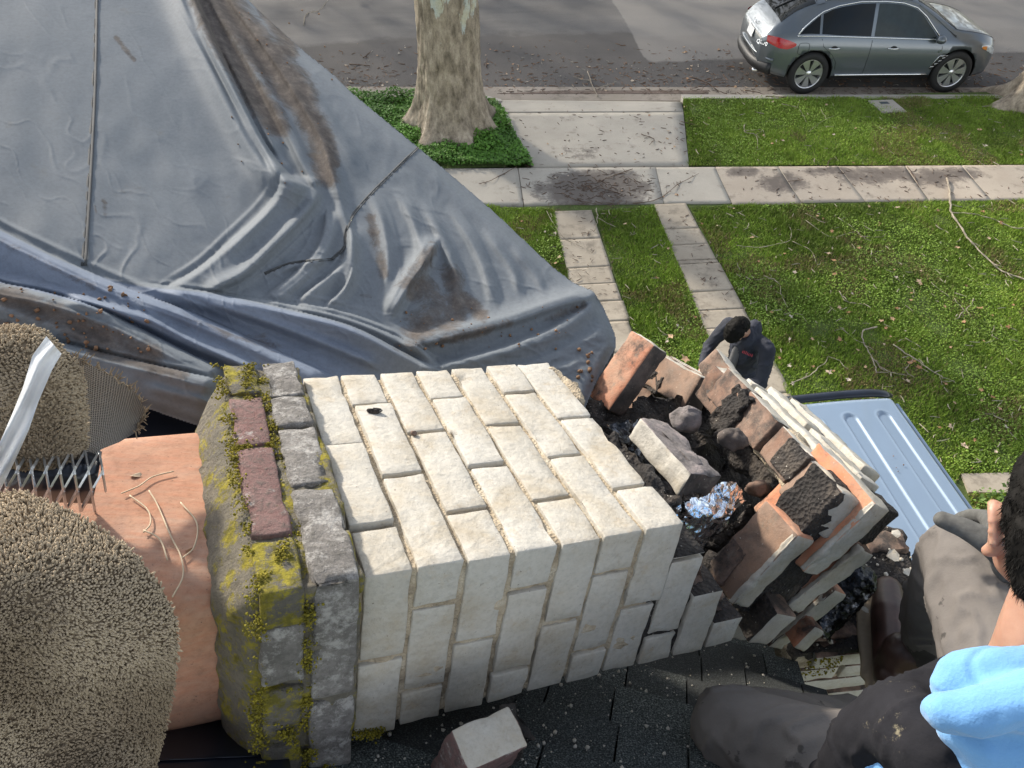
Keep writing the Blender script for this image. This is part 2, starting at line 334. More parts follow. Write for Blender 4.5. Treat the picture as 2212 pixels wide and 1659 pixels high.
# pavement lines of the photo, measured once, as straight lines on the ground
gutL, gutR = gp(748, 187.5, RZ), gp(2212, 189.5, RZ)
kbL, kbR = gp(772, 205, 0), gp(2190, 205, 0)
def line_y(a, b): return lambda X: a[1]+(b[1]-a[1])*(X-a[0])/(b[0]-a[0])
yGut, yKerb = line_y(gutL, gutR), line_y(kbL, kbR)
swT, swB = line_y(gp(956, 364.6), gp(2212, 357)), line_y(gp(1046, 443), gp(2212, 432.5))
Yg = float(yGut(3.0))
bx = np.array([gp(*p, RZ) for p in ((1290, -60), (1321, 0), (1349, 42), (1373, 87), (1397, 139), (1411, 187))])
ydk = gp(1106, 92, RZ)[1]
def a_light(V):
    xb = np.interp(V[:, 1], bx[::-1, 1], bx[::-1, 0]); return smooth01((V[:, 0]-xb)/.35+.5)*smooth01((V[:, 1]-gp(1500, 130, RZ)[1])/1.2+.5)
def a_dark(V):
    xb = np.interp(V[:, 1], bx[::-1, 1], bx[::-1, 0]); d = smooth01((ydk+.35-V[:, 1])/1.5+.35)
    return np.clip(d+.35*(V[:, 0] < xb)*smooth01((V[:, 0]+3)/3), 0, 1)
xs = np.concatenate([np.linspace(-60, -4, 12), np.linspace(-3.8, 14, 110), np.linspace(15, 60, 10)])
ys = np.concatenate([np.linspace(0, 4.5, 46), np.linspace(4.9, 9, 12)])
X, T = np.meshgrid(xs, ys); V = np.stack([X, yGut(X)+T, np.full_like(X, RZ)], -1).reshape(-1, 3)
I = np.arange(V.shape[0]).reshape(X.shape); F = np.stack([I[:-1, :-1], I[:-1, 1:], I[1:, 1:], I[1:, :-1]], -1).reshape(-1, 4)
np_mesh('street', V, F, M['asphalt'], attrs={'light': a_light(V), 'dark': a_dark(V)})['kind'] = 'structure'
mb = MB(); mb.prism([(-60, yGut(-60)), (60, yGut(60)), (60, yKerb(60)+.02), (-60, yKerb(-60)+.02)], RZ-.1, RZ+.004)
mb.build('gutter', M['gutter'])['kind'] = 'structure'
mb = MB(); far = yGut(0)+9
mb.prism([(-60, far), (60, far-1), (60, far+3), (-60, far+3)], -.2, 0); mb.build('far_pavement', M['concrete'])['kind'] = 'structure'
# kerb in lengths either side of the driveway mouth
xaL, xaR = gp(1073, 213)[0], gp(1473, 211)[0]
kt = .16
kerb = MB()
for a, b in ((-60, xaL-.25), (xaR+.02, 60)):
    kerb.prism([(a, yKerb(a)), (b, yKerb(b)), (b, yKerb(b)-kt), (a, yKerb(a)-kt)], -.3, .006)
kerb.add([(xaL-.25, yKerb(xaL), -.3), (xaL-.25, yKerb(xaL), .006), (xaL+.1, yKerb(xaL), -.09), (xaL+.1, yKerb(xaL), -.3),
          (xaL-.25, yKerb(xaL)-kt, -.3), (xaL-.25, yKerb(xaL)-kt, .006), (xaL+.1, yKerb(xaL)-kt, -.06), (xaL+.1, yKerb(xaL)-kt, -.3)],
         [(0, 1, 2, 3), (4, 7, 6, 5), (1, 5, 6, 2), (2, 6, 7, 3), (0, 4, 5, 1), (0, 3, 7, 4)])
kerb.build('kerb', M['kerb'], fix=True)['kind'] = 'structure'
# driveway mouth: two poured slabs, sloping down to the gutter
ap = thing('driveway_apron', (0, 0, 0), None, None); ap['kind'] = 'structure'
def slab(name, poly, z, mat, parent, th=.1, wet=None):
    """one poured slab, top cut into a fine grid so dirt masks can sit on it"""
    poly = [np.array(p[:2]) for p in poly]; n = 14; zz = z if hasattr(z, '__len__') else [z]*4
    U, W = np.meshgrid(np.linspace(0, 1, n), np.linspace(0, 1, n))
    P = (1-U)[..., None]*(1-W)[..., None]*poly[0]+U[..., None]*(1-W)[..., None]*poly[1]+U[..., None]*W[..., None]*poly[2]+(1-U)[..., None]*W[..., None]*poly[3]
    Z = (1-U)*(1-W)*zz[0]+U*(1-W)*zz[1]+U*W*zz[2]+(1-U)*W*zz[3]
    V = np.concatenate([P, Z[..., None]], -1).reshape(-1, 3); I = np.arange(n*n).reshape(n, n)
    F = [tuple(r) for r in np.stack([I[:-1, :-1], I[:-1, 1:], I[1:, 1:], I[1:, :-1]], -1).reshape(-1, 4)]
    rim = list(I[0, :])+list(I[1:, -1])+list(I[-1, -2::-1])+list(I[-2:0, 0]); b = len(V)
    V = np.concatenate([V, V[rim]-np.array([0, 0, th])]); k = len(rim)
    F += [(rim[i], b+i, b+(i+1) % k, rim[(i+1) % k]) for i in range(k)]
    A = (poly[1]-poly[0])[0]*(poly[3]-poly[0])[1]-(poly[1]-poly[0])[1]*(poly[3]-poly[0])[0]
    if A < 0: F = [f[::-1] for f in F]
    o = np_mesh(name, V, F, mat, parent=parent, smooth=False, attrs={'wet': wet(V) if wet else np.zeros(len(V))})
    return o
def wet_drive(V):
    c = gp(1285, 408); d = np.hypot((V[:, 0]-c[0])/1.0, (V[:, 1]-c[1])/.62); a = smooth01(1.45-d)
    c2 = gp(1255, 330); a = np.maximum(a, .5*smooth01(1.2-np.hypot((V[:, 0]-c2[0])/.5, (V[:, 1]-c2[1])/.5)))
    c3 = gp(1230, 258); return np.maximum(a, .42*smooth01(1.2-np.hypot((V[:, 0]-c3[0])/.45, (V[:, 1]-c3[1])/.22)))
def wet_walk(V):
    a = np.zeros(len(V))
    for (px, py), rx, ry in (((1690, 395), .45, .33), ((1890, 378), .9, .26), ((2010, 385), .6, .3), ((2075, 375), .35, .22), ((1790, 370), .5, .12), ((1600, 372), .35, .16)):
        c = gp(px, py); a = np.maximum(a, .85*smooth01((1.75-np.hypot((V[:, 0]-c[0])/rx, (V[:, 1]-c[1])/ry))/1.5))
    return a
j = .012
lip = [gp(1073, 213, -.07), gp(1473, 211, -.02), gp(1476, 241, 0), gp(1090, 243, 0)]
slab('slab', lip, [-.10, -.10, .006, .006], M['concrete'], ap, wet=wet_drive)
slab('slab', [gp(1090, 245), gp(1476, 243), gp(1488, 357), gp(1153, 360)], .006, M['concrete'], ap, wet=wet_drive)
# sidewalk slabs
sw = thing('sidewalk', (0, 0, 0), None, None); sw['kind'] = 'structure'
def walk_slab(x0t, x0b, x1t, x1b, mat, wet, dz=0, y_in=0, tin=0):
    T = lambda x: (x, swT(x)-j/2-tin); B = lambda x: (x, swB(x)+y_in)
    slab('slab', [B(x0b+j/2), B(x1b-j/2), T(x1t-j/2), T(x0t+j/2)], .006+dz, mat, sw, wet=wet)
jt = [(-4.6, -4.6), (-3.3, -3.3), (-2.1, -2.1), (-.9, -.9)]
def jx(p, q): return gp(*p)[0], gp(*q)[0]
joints = [jx((820, 365), (830, 441)), jx((960, 364.6), (985, 441)), jx((1119, 363), (1131, 441)), jx((1415, 360), (1434, 440)), jx((1546, 363), (1583, 444)), jx((1683, 364), (1733, 442)), jx((1812, 362), (1870, 438)), jx((1956, 360), (2008, 436)), jx((2078, 359), (2142, 434)), jx((2215, 357), (2290, 432))]
joints = [(joints[0][0]-1.1*(k+1), joints[0][1]-1.1*(k+1)) for k in range(3)][::-1]+joints+[(joints[-1][0]+1.1*(k+1), joints[-1][1]+1.1*(k+1)) for k in range(6)]
for i in range(len(joints)-1):
    (a, b), (c, d) = joints[i], joints[i+1]; mid = (a+c)/2
    warm = mid > gp(1583, 444)[0]
    walk_slab(a, b, c, d, M['concrete_warm'] if warm else M['concrete'], wet_walk if warm else wet_drive, dz=.002*((i*7) % 3), y_in=(-.05 if joints[7][0]-.1 < mid < joints[8][0] else 0))
mb = MB(); mb.prism([(-60, swT(-60)), (60, swT(60)), (60, swB(60)+.03), (-60, swB(-60)+.03)], -.2, -.03); mb.build('sidewalk_bed', M['wetdirt'])['kind'] = 'structure'
# driveway: two runs of old slabs
dr = thing('driveway_runs', (0, 0, 0), None, None); dr['kind'] = 'structure'
def run(Lp, Rp, ys_):
    L0, L1, R0, R1 = gp(*Lp[0]), gp(*Lp[1]), gp(*Rp[0]), gp(*Rp[1])
    eL = lambda Y: L0+(L1-L0)*(Y-L0[1])/(L1[1]-L0[1]); eR = lambda Y: R0+(R1-R0)*(Y-R0[1])/(R1[1]-R0[1])
    Ys = [gp(1400, y)[1] for y in ys_]; Ys += [Ys[-1]-.62*(k+1) for k in range(9)]
    for k in range(len(Ys)-1):
        a, b = Ys[k]-j, Ys[k+1]+j*.4; s = random.uniform(-.015, .015)
        slab('slab', [eL(b)+(s, 0, 0), eR(b)+(s, 0, 0), eR(a)+(s, 0, 0), eL(a)+(s, 0, 0)], [random.uniform(.0, .014) for _ in range(4)], M['concrete_old'], dr)
run([(1197.7, 467), (1223.6, 576)], [(1282.7, 467), (1360.7, 698)], [448, 510, 572, 608, 646, 690])
run([(1418, 452), (1529, 722)], [(1489, 451.5), (1621, 691)], [442.5, 497, 532, 566, 574, 636, 677, 717])
mb = MB()
pth = G2([(2076, 1024), (2330, 1018), (2330, 1066), (2092, 1064)]); mb.prism(pth, -.1, .008); mb.build('side_path', M['concrete_old'])['kind'] = 'structure'
# lawn soil sheets (slightly uneven)
sheet('lawn', M['turf'], -12, 16, -3, float(swB(2)), -.012, 140, 90, amp=.012)
V = []; 
sheet('verge', M['turf'], -14, xaL-.02, float(swT(0))+.02, float(yKerb(0))-kt, -.012, 60, 20, amp=.012)
sheet('verge', M['turf'], xaR+.03, 18, float(swT(5)), float(yKerb(5))-kt-.03, -.012, 60, 20, amp=.012)
# ---------------------------------------------------------------- grass and ground cover (masses nobody could count)
LAWN = [G2([(1491, 446), (1584, 444), (2330, 429.5), (2330, 1022), (2076, 1024), (1990, 1130), (1700, 850), (1622, 691)]),
        G2([(1285, 455), (1414, 446), (1528, 722), (1640, 960), (1430, 870), (1362, 698)]),
        G2([(1000, 441), (1196, 453), (1223, 576), (1262, 720), (1000, 720)]),
        G2([(1475, 213), (2330, 207), (2330, 352), (2212, 355), (1489, 357)]),
        G2([(2092, 1066), (2330, 1068), (2330, 1250), (2150, 1250)])]
_a, _b = gp(1196, 453), gp(1223, 576); _c = _a+(_b-_a)*(3.0-_a[1])/(_b[1]-_a[1])
SIDE = [[(-6.5, float(swB(-6.5))-.02), (_a[0], _a[1]), (_c[0], _c[1]), (-6.5, 3.0)], G2([(640, 208), (-300, 212), (-500, 372), (640, 366)])]
COVER = [G2([(640, 208), (1043, 208), (1075, 228), (1113, 290), (1152, 358), (640, 366)])]
def scatter(poly, dens):
    A = np.array(poly); lo, hi = A.min(0), A.max(0); n = int(dens*np.prod(hi-lo)); P = lo+RNG.random((n, 2))*(hi-lo)
    return P[inpoly(P, poly)]
def blades(name, polys, dens, h, w, ca, cb, cc, lean=.7):
    P = np.concatenate([scatter(p, dens) for p in polys]); n = len(P)
    q = np.concatenate([P, np.zeros((n, 1))], 1)
    big = fbm(q*np.array([.9, .9, 1]), 4)*.5+.5; sm = fbm(q*7+9, 3)*.5+.5; clump = fbm(q*np.array([3.1, 3.1, 1])+40, 3)
    hh = h*(.6+.8*RNG.random(n))*(1+.7*np.clip(clump, -.6, 1)); ang = RNG.random(n)*2*math.pi; la = RNG.random(n)*2*math.pi; ll = lean*hh*(.3+RNG.random(n))
    ww = w*(.6+.8*RNG.random(n)); ax = np.stack([np.cos(ang), np.sin(ang), 0*ang], 1)*ww[:, None]
    b = np.concatenate([P, np.full((n, 1), -.012)], 1); tip = b+np.stack([np.cos(la)*ll, np.sin(la)*ll, hh], 1)
    V = np.stack([b-ax, b+ax, tip], 1).reshape(-1, 3); F = np.arange(3*n).reshape(n, 3)
    f = np.clip(.55*big+.35*sm+.45*(RNG.random(n)-.4), 0, 1)[:, None]
    c = np.where(f < .5, np.array(ca)*(1-2*f)+np.array(cb)*2*f, np.array(cb)*(2-2*f)+np.array(cc)*(2*f-1))
    dry = (RNG.random(n) < .05+.5*smooth01((fbm(q*np.array([1.6, 1.6, 1])+80, 4)-.22)/.4))[:, None]; c = np.where(dry, np.array([.26, .215, .095])*(.6+.7*RNG.random((n, 1))), c)
    c4 = np.concatenate([c, np.ones((n, 1))], 1); c4 = np.repeat(c4, 3, 0)
    o = np_mesh(name, V, F, M['blade'], smooth=False, attrs={'tint': c4}); return tag(o, kind='stuff')
blades('lawn_grass', LAWN, 7000, .036, .008, (.115, .165, .03), (.20, .305, .04), (.33, .46, .07))
def clover(name, polys, dens, h, s, ca, cb, mask=None):
    P = np.concatenate([scatter(p, dens) for p in polys])
    if mask: P = P[fbm(np.concatenate([P*.75, np.zeros((len(P), 1))], 1)+7, 4)+.35*RNG.random(len(P)) > mask]
    n = len(P); q = np.concatenate([P, np.zeros((n, 1))], 1)
    z = h*(.25+.75*RNG.random(n))*(1+.9*np.clip(fbm(q*np.array([2.4, 2.4, 1]), 3), -.7, 1)); c = np.concatenate([P, z[:, None]], 1)
    a = RNG.random(n)*2*math.pi; sz = s*(.5+RNG.random(n)); t1 = np.stack([np.cos(a), np.sin(a), RNG.normal(0, .4, n)], 1)*sz[:, None]; t2 = np.stack([-np.sin(a), np.cos(a), RNG.normal(0, .4, n)], 1)*sz[:, None]
    V = np.stack([c-t1, c-t2*.8, c+t1, c+t2*.8], 1).reshape(-1, 3); F = np.arange(4*n).reshape(n, 4)
    f = np.clip(.6*(fbm(q*1.7, 3)*.5+.5)+.6*RNG.random(n)-.1, 0, 1)[:, None]; col = np.array(ca)*(1-f)+np.array(cb)*f
    o = np_mesh(name, V, F, M['blade'], smooth=False, attrs={'tint': np.repeat(np.concatenate([col, np.ones((n, 1))], 1), 4, 0)}); return tag(o, kind='stuff')
blades('lawn_grass', SIDE, 3200, .036, .010, (.115, .165, .03), (.20, .305, .04), (.33, .46, .07))
clover('ground_cover', COVER, 3800, .12, .022, (.05, .12, .02), (.13, .29, .04))
clover('clover_patches', LAWN[:4], 1700, .045, .009, (.14, .22, .035), (.26, .40, .06), mask=.34)
clover('clover_patches', [G2([(2095, 1068), (2160, 1066), (2160, 1130), (2110, 1120)])], 1500, .12, .02, (.05, .09, .02), (.16, .26, .05))
# ---------------------------------------------------------------- trees
def sycamore(px, py, r, label, seed, lean=(0, 0), H=8.5):
    c = gp(px, py); root = thing('plane_tree', (c[0], c[1], 0), label, 'tree', 'plane trees on the verge')
    rs = np.random.default_rng(seed); nth, nz = 160, 120; th = np.linspace(0, 2*math.pi, nth, endpoint=False); z = np.concatenate([np.linspace(-.1, 1.3, 50), np.linspace(1.33, H, nz-50)])
    lobes = [(a, .17+.12*rs.random(), .5+.75*rs.random()) for a in (-2.15, -1.72, -1.28, -.35, .5, 1.4, 2.3, 3.05)]
    Z, TH = np.meshgrid(z, th, indexing='ij'); rad = r*(1.08-.03*Z)+r*.25*np.exp(-np.clip(Z, 0, 9)/.5)
    for a, wd, am in lobes:
        d = (TH-a+math.pi) % (2*math.pi)-math.pi; rad += r*am*np.exp(-(d/wd)**2)*np.exp(-np.clip(Z+.1, 0, 9)/.27)*1.25+r*.10*am*np.exp(-(d/wd)**2)*np.exp(-np.clip(Z, 0, 9)/.9)
    Q = np.stack([np.cos(TH)*2.5, np.sin(TH)*2.5, Z*1.6], -1); rad *= 1+.045*fbm(Q+seed, 4); rad += .016*fbm(np.stack([np.cos(TH)*15, np.sin(TH)*15, Z*6], -1), 4, .65)
    V = np.stack([c[0]+lean[0]*Z+rad*np.cos(TH), c[1]+lean[1]*Z+rad*np.sin(TH), Z], -1).reshape(-1, 3)
    I = np.arange(nz*nth).reshape(nz, nth); J = np.roll(I, -1, 1); F = np.stack([I[:-1], J[:-1], J[1:], I[1:]], -1).reshape(-1, 4)
    pale = smooth01((Z.ravel()-.9)/2.6)
    np_mesh('trunk', V, F, M['bark'], parent=root, attrs={'pale': pale}, off=root.location)
    cr = MB(); top = np.array([c[0]+lean[0]*H, c[1]+lean[1]*H, H-.1])
    for k in range(6):
        a = k*1.05+rs.random(); p = [top-np.array([0, 0, .4])]; d = np.array([math.cos(a)*.6, math.sin(a)*.6, .8])
        for s in range(6): d = d+rs.normal(0, .12, 3); d /= np.linalg.norm(d); p.append(p[-1]+d*.75)
        cr.tube(p, np.linspace(r*.5, .05, 7), 8)
        for s in (2, 3, 4, 5):
            d2 = d+rs.normal(0, .6, 3); d2 /= np.linalg.norm(d2); cr.tube([p[s], p[s]+d2*.8, p[s]+d2*1.6+rs.normal(0, .2, 3)], [.07, .04, .015], 6)
    ob = cr.build('crown', M['twig'], root, smooth=True); return root
sycamore(975, 272, .50, 'thick mottled plane tree trunk growing in ground cover left of the driveway mouth', 4, lean=(.008, 0))
sycamore(2265, 232, .50, 'pale flared foot of a plane tree at the right edge, beside the parked car', 9)
# utility box lid in the verge
uc = [gp(1875, 219, .01), gp(1927, 217, .01), gp(1958, 243, .01), gp(1906, 243.5, .01)]
ul = thing('utility_lid', uc[0], 'grey concrete utility box lid set in the verge grass beside the car', 'utility lid')
def quad_ring(o, q, k): m = sum(q)/4; return [m+(p-m)*k for p in q]
q = [np.array([p[0], p[1], .03]) for p in uc]; mb = MB(); mb.prism([p[:2] for p in q], -.05, .03); mb.build('frame', M['kerb'], ul)
qi = quad_ring(0, q, .86); mb = MB(); mb.prism([p[:2] for p in qi], .0, .036); mb.build('lid', M['concrete'], ul)
mm = sum(qi)/4; ex, ey = (qi[1]-qi[0]), (qi[3]-qi[0]); p0 = qi[0]+ex*.28+ey*.14; mb = MB(); mb.prism([(p0+ex*a+ey*b)[:2] for a, b in ((0, 0), (.4, 0), (.4, .22), (0, .22))], .03, .039); mb.build('hand_hole', M['tarp_dark'], ul)
# far side of the street, beyond the top of the picture: a belt of leaf quads added to keep the low sun off road and lawn
def shade_belt():
    n = 24000; r = np.random.default_rng(5); x = r.uniform(-42, 30, n); hgt = 10.0+1.6*np.sin(x*.55)+1.1*np.sin(x*1.7+2); z = hgt*r.random(n)**.8; y = 25.5+r.normal(0, 1.5, n)
    c = np.stack([x, y, z], 1); s = .155*(.6+.8*r.random((n, 1))); a = r.normal(size=(n, 3)); a /= np.linalg.norm(a, axis=1, keepdims=True); b = np.cross(a, r.normal(size=(n, 3))); b /= np.linalg.norm(b, axis=1, keepdims=True)
    V = np.stack([c-a*s, c-b*s*.7, c+a*s, c+b*s*.7], 1).reshape(-1, 3); F = np.arange(4*n).reshape(n, 4); np_mesh('shade_belt', V, F, M['twig'], smooth=False)['kind'] = 'stuff'
shade_belt()
# ================================================================ frame of the fallen stack: a along it, b across (away), c into it
CA = np.array([.9456, .2394, -.2205]); CB = np.array([-.2837, .9382, -.1982]); CCc = np.array([-.1594, -.25, -.955])
CP0 = at(785, 1248, 1.05)
def cp(s, t, u): return CP0+CA*s+CB*t+CCc*u
# ---------------------------------------------------------------- house: roof slope under the stack, walls, chimney stump
RA = cp(0, 0, .375)-np.array([0, 0, .012]); RE1 = at(1723, 1445, 1.9); RE2 = at(1853, 1595, 1.69*.95)
RN = np.cross(RE1-RA, RE2-RA); RN /= np.linalg.norm(RN); RN = RN if RN[2] > 0 else -RN
def roofp(x, y): return hit(x, y, RA, RN)
rx_ = np.array([1.0, 0, 0]); rx_ = rx_-(rx_@RN)*RN; rx_ /= np.linalg.norm(rx_)      # along the courses
ru_ = np.cross(RN, rx_); ru_ = ru_ if ru_[2] > 0 else -ru_                              # up the slope
# courses run along the level line of the slope
lev = np.cross(RN, np.array([0, 0, 1.0])); lev /= np.linalg.norm(lev); lev = lev if lev[0] > 0 else -lev
ru_ = np.cross(lev, RN); ru_ = ru_ if ru_[2] > 0 else -ru_
house = thing('house', (-2.0, 0.0, 0.0), 'house with dark shingled roof carrying the fallen painted chimney', 'house')
# rake (edge of the roof) in the slope plane
def rp(p): d = np.asarray(p)-RE1; return np.array([d@lev, d@ru_])
E2 = rp(RE2); rk = E2/np.linalg.norm(E2)
def rakeX(v): return E2[0]*v/E2[1]
def P3(l, v, h=0.0): return RE1+lev*l+ru_*v+RN*h
mb = MB(); v0, v1 = -1.6, 1.05
deck = [P3(-3.2, v0, -.03), P3(rakeX(v0)-.03, v0, -.03), P3(rakeX(v1)-.03, v1, -.03), P3(-3.2, v1, -.03)]
lo = [p-np.array([0, 0, .14]) for p in deck]
mb.add(deck+lo, [(0, 1, 2, 3), (7, 6, 5, 4), (0, 4, 5, 1), (1, 5, 6, 2), (2, 6, 7, 3), (3, 7, 4, 0)]); mb.build('roof_deck', M['shingle'], house, fix=True)
mb = MB(); top = [P3(-3.2, v1, -.03), P3(rakeX(v1)-.03, v1, -.03)]; bk = [p+np.array([0, -2.6, -1.9]) for p in top]
mb.quad(top[0], top[1], bk[1], bk[0]); mb.build('back_slope', M['shingle'], house)
mb = MB(); mb.box((-3.2, -2.4, 0), (3.55, 0, 0), (0, 3.3, 0), (0, 0, 3.9)); mb.build('wall', M['kerb'], house)
EXPO = .135
def shingle(l0, l1, v, th, mat=None, lift=0):
    """one tab: slightly wedge shaped, butt edge proud of the course below"""
    h0 = .012+th+lift; n = 2
    a, b, c, d = P3(l0, v, h0), P3(l1, v, h0), P3(l1, v+EXPO*1.25, .004), P3(l0, v+EXPO*1.25, .004)
    e = [p-RN*(.011+th*.7) for p in (a, b)]
    m = MB(); m.add([a, b, c, d, e[0], e[1], P3(l1, v+EXPO*1.25, -.004), P3(l0, v+EXPO*1.25, -.004)], [(0, 1, 2, 3), (4, 5, 1, 0), (0, 3, 7, 4), (1, 5, 6, 2), (4, 7, 6, 5)])
    return m.build('shingle', M['shingle'], house, fix=True)
rs = random.Random(5); row = 0; v = -.42
while v < .95:
    l = -2.6+rs.random()*.2
    while l < rakeX(v)-.01:
        w = rs.choice([.10, .13, .16, .2, .24]); l1 = min(l+w, rakeX(v)+rs.uniform(-.006, .012))
        q = P3((l+l1)/2, v, 0); d = (q-CC)@CF; px = PW/2+FPX*((q-CC)@CR)/d; py = PH/2-FPX*((q-CC)@CU)/d
        if px > -500 and py > 1150 and l1-l > .02: shingle(l+.002, l1-.002, v, rs.choice([0, .004, .004, .009]), lift=rs.uniform(0, .002))
        l = l1
        if l1 > rakeX(v)-.02: break
    v += EXPO; row += 1
mb = MB()
for l0 in np.arange(-1.6, 1.2, 3): pass
# rake trim board, proud of the wall
mb = MB(); a0, a1 = P3(rakeX(v0), v0, -.02), P3(rakeX(v1), v1, -.02); w = np.array([.02, 0, 0]); mb.box(a0-w*1.5+np.array([0, 0, -.17]), w, a1-a0, np.array([0, 0, .165])); mb.build('rake_board', M['shingle'], house)
# ---------------------------------------------------------------- bricks
def brick(parent, O, ex, ey, ez, lo, hi, mats, fm, name='brick', r=.0035, amp=.0013, seed=0, seg=.020, jag=None, label=None, chip=0.0):
    """one rounded, uneven brick. fm: material index per face x-,x+,y-,y+,z-,z+ ; jag: {face: depth} broken faces"""
    lo, hi = np.array(lo, float), np.array(hi, float); c = (lo+hi)/2; h = (hi-lo)/2; n = [max(2, int(round(2*k/seg))) for k in h]
    V = []; F = []; MI = []; idx = {}
    def vid(p):
        k = tuple(np.round(p, 5))
        if k not in idx: idx[k] = len(V); V.append(p)
        return idx[k]
    lin = [np.linspace(-h[k], h[k], n[k]+1) for k in range(3)]
    for k in range(3):     # add edge loops close to the rim so the rounding reads
        e = min(r*.9, h[k]*.4); lin[k] = np.unique(np.concatenate([lin[k], [-h[k]+e, h[k]-e]]))
    for ax in range(3):
        i, jx_ = (ax+1) % 3, (ax+2) % 3
        for sg in (-1, 1):
            for p in range(len(lin[i])-1):
                for q in range(len(lin[jx_])-1):
                    f = []
                    for (pp, qq) in ((p, q), (p+1, q), (p+1, q+1), (p, q+1)):
                        x = np.zeros(3); x[ax] = sg*h[ax]; x[i] = lin[i][pp]; x[jx_] = lin[jx_][qq]; f.append(vid(x))
                    if sg < 0: f = f[::-1]
                    F.append(f); MI.append(fm[ax*2+(sg > 0)])
    V = np.array(V); inner = h-r; q = np.clip(V, -inner, inner); d = V-q; L = np.linalg.norm(d, axis=1, keepdims=True); N = d/np.maximum(L, 1e-9)
    P = q+N*r; S = P+c+seed*3.17
    P = P+N*(amp*fbm(S*45, 4, .6)[:, None]+amp*.9*fbm(S*13+5, 2)[:, None])
    if chip:
        e = ((np.abs(V) > inner-1e-6).sum(1) >= 2); k = np.clip(fbm(S*26+31, 2)-.15, 0, 1)*chip; P = P-N*(k*e)[:, None]
    if jag:
        for fc, dep in jag.items():
            ax, sg = fc//2, (1 if fc % 2 else -1); w = smooth01(1-np.abs(V[:, ax]-sg*h[ax])/(.9*h[ax])); P[:, ax] -= sg*w*dep*(.5+.8*fbm(S*22+11, 3))
    P = P+c; W = np.asarray(O)+P[:, :1]*ex+P[:, 1:2]*ey+P[:, 2:]*ez
    if np.dot(np.cross(ex, ey), ez) < 0: F = [f[::-1] for f in F]
    o = np.array(parent.location) if parent is not None else W.mean(0)
    me = bpy.data.meshes.new(name); me.from_pydata([tuple(p) for p in W-o], [], F)
    for m in mats: me.materials.append(m)
    me.polygons.foreach_set('material_index', MI); me.polygons.foreach_set('use_smooth', [True]*len(F)); me.update()
    ob = link(name, me, parent)
    if parent is None: ob.location = o
    if label: ob['label'] = label
    return ob
def rough_slab(name, parent, O, ex, ey, ez, lo, hi, mat, amp=.008, seg=.018, sc=22, seed=0, r=.004):
    return brick(parent, O, ex, ey, ez, lo, hi, [mat], [0]*6, name=name, r=r, amp=amp, seed=seed, seg=seg)
fc = thing('fallen_chimney', CP0, 'cream painted brick chimney stack lying on its side with mossy cap', 'chimney')
PM = [M['paint'], M['brick_orange'], M['brick_smoked'], M['soot']]
def cbrick(s, t, u, mats=None, fm=None, **k):
    return brick(fc, CP0, CA, CB, CCc, (s[0], t[0], u[0]), (s[1], t[1], u[1]), mats or PM, fm or [0]*6, **k)
sd = 0
for k in range(10):
    s0 = .0026+.0755*k; s1 = s0+.0668; odd = k % 2
    if k == 0: tj = [.097, .312]; uj = [.178]
    elif odd: tj = [.213, .434]; uj = [.083, .268]
    else: tj = [.108, .330]; uj = [.178]
    end = [0, 3, 0, 0, 0, 0] if k >= 6 else [0]*6
    if k <= 6:
        ts = [0]+tj+[.545]
        for i in range(len(ts)-1):
            sd += 1; t0 = ts[i]+(.0045 if i else 0); t1 = ts[i+1]-(.0045 if i < len(ts)-2 else 0)
            du = RNG.uniform(-.0025, .0025); ds = RNG.uniform(-.002, .002)
            if k == 0 and i == 1: du -= .007
            lastS = s1+ds+(.006 if k == 6 else 0)
            dep = (uj[0]-.006) if i == 0 else .10
            if k == 6 and i == 2: t1 = .545
            cbrick((s0+ds, lastS), (t0, t1), (du, dep), fm=end, seed=sd, chip=.0035, r=.0024, jag=({1: .010} if k == 6 and i == 1 else None), name='brick')
    us = [0]+uj+[.352-.004*min(k, 3)]
    first = {7: 1 if odd else 1, 8: 1, 9: 2}.get(k, 1)
    for i in range(1, len(us)-1) if k <= 6 else range(0, len(us)-1):
        u0, u1 = us[i]+.0045, us[i+1]-(.0045 if i < len(us)-2 else 0)
        if k == 7 and i == 0: u0 = .076
        if k == 8 and i == 0: continue
        if k == 9 and i < 2: continue
        sd += 1; db = RNG.uniform(-.0025, .0025)
        cbrick((s0, s1), (db, .10), (u0, u1), fm=[0, 3, 0, 3, 3 if k > 6 and i == (0 if k == 7 else 1 if k == 8 else 2) else 0, 0], seed=sd, chip=.003, r=.0024, name='brick')
    if k <= 5:        # far wall and underside, glimpsed from a step aside
        for t in ((.445, .545),):
            cbrick((s0, s1), t, (.11, .23), seed=sd+200, seg=.05); cbrick((s0, s1), t, (.242, .345), seed=sd+300, seg=.05)
# mortar bed that shows between the bricks
rough_slab('mortar', fc, CP0, CA, CB, CCc, (-.012, .006, .0075), (.512, .538, .085), M['mortar'], amp=.0032, seg=.010)
rough_slab('mortar', fc, CP0, CA, CB, CCc, (-.012, .0065, .06), (.512, .085, .335), M['mortar'], amp=.0042, seg=.010, seed=2)
for q,(sa,sb_,ua) in enumerate(((.50,.588,.10),(.58,.663,.185),(.655,.735,.275))): rough_slab('mortar', fc, CP0, CA, CB, CCc, (sa, .0095, ua), (sb_, .085, .335), M['soot'], amp=.0035, seg=.012, seed=22+q)
rough_slab('mortar', fc, CP0, CA, CB, CCc, (.0, .10, .08), (.455, .44, .33), M['soot'], amp=.01, seg=.03, seed=3)
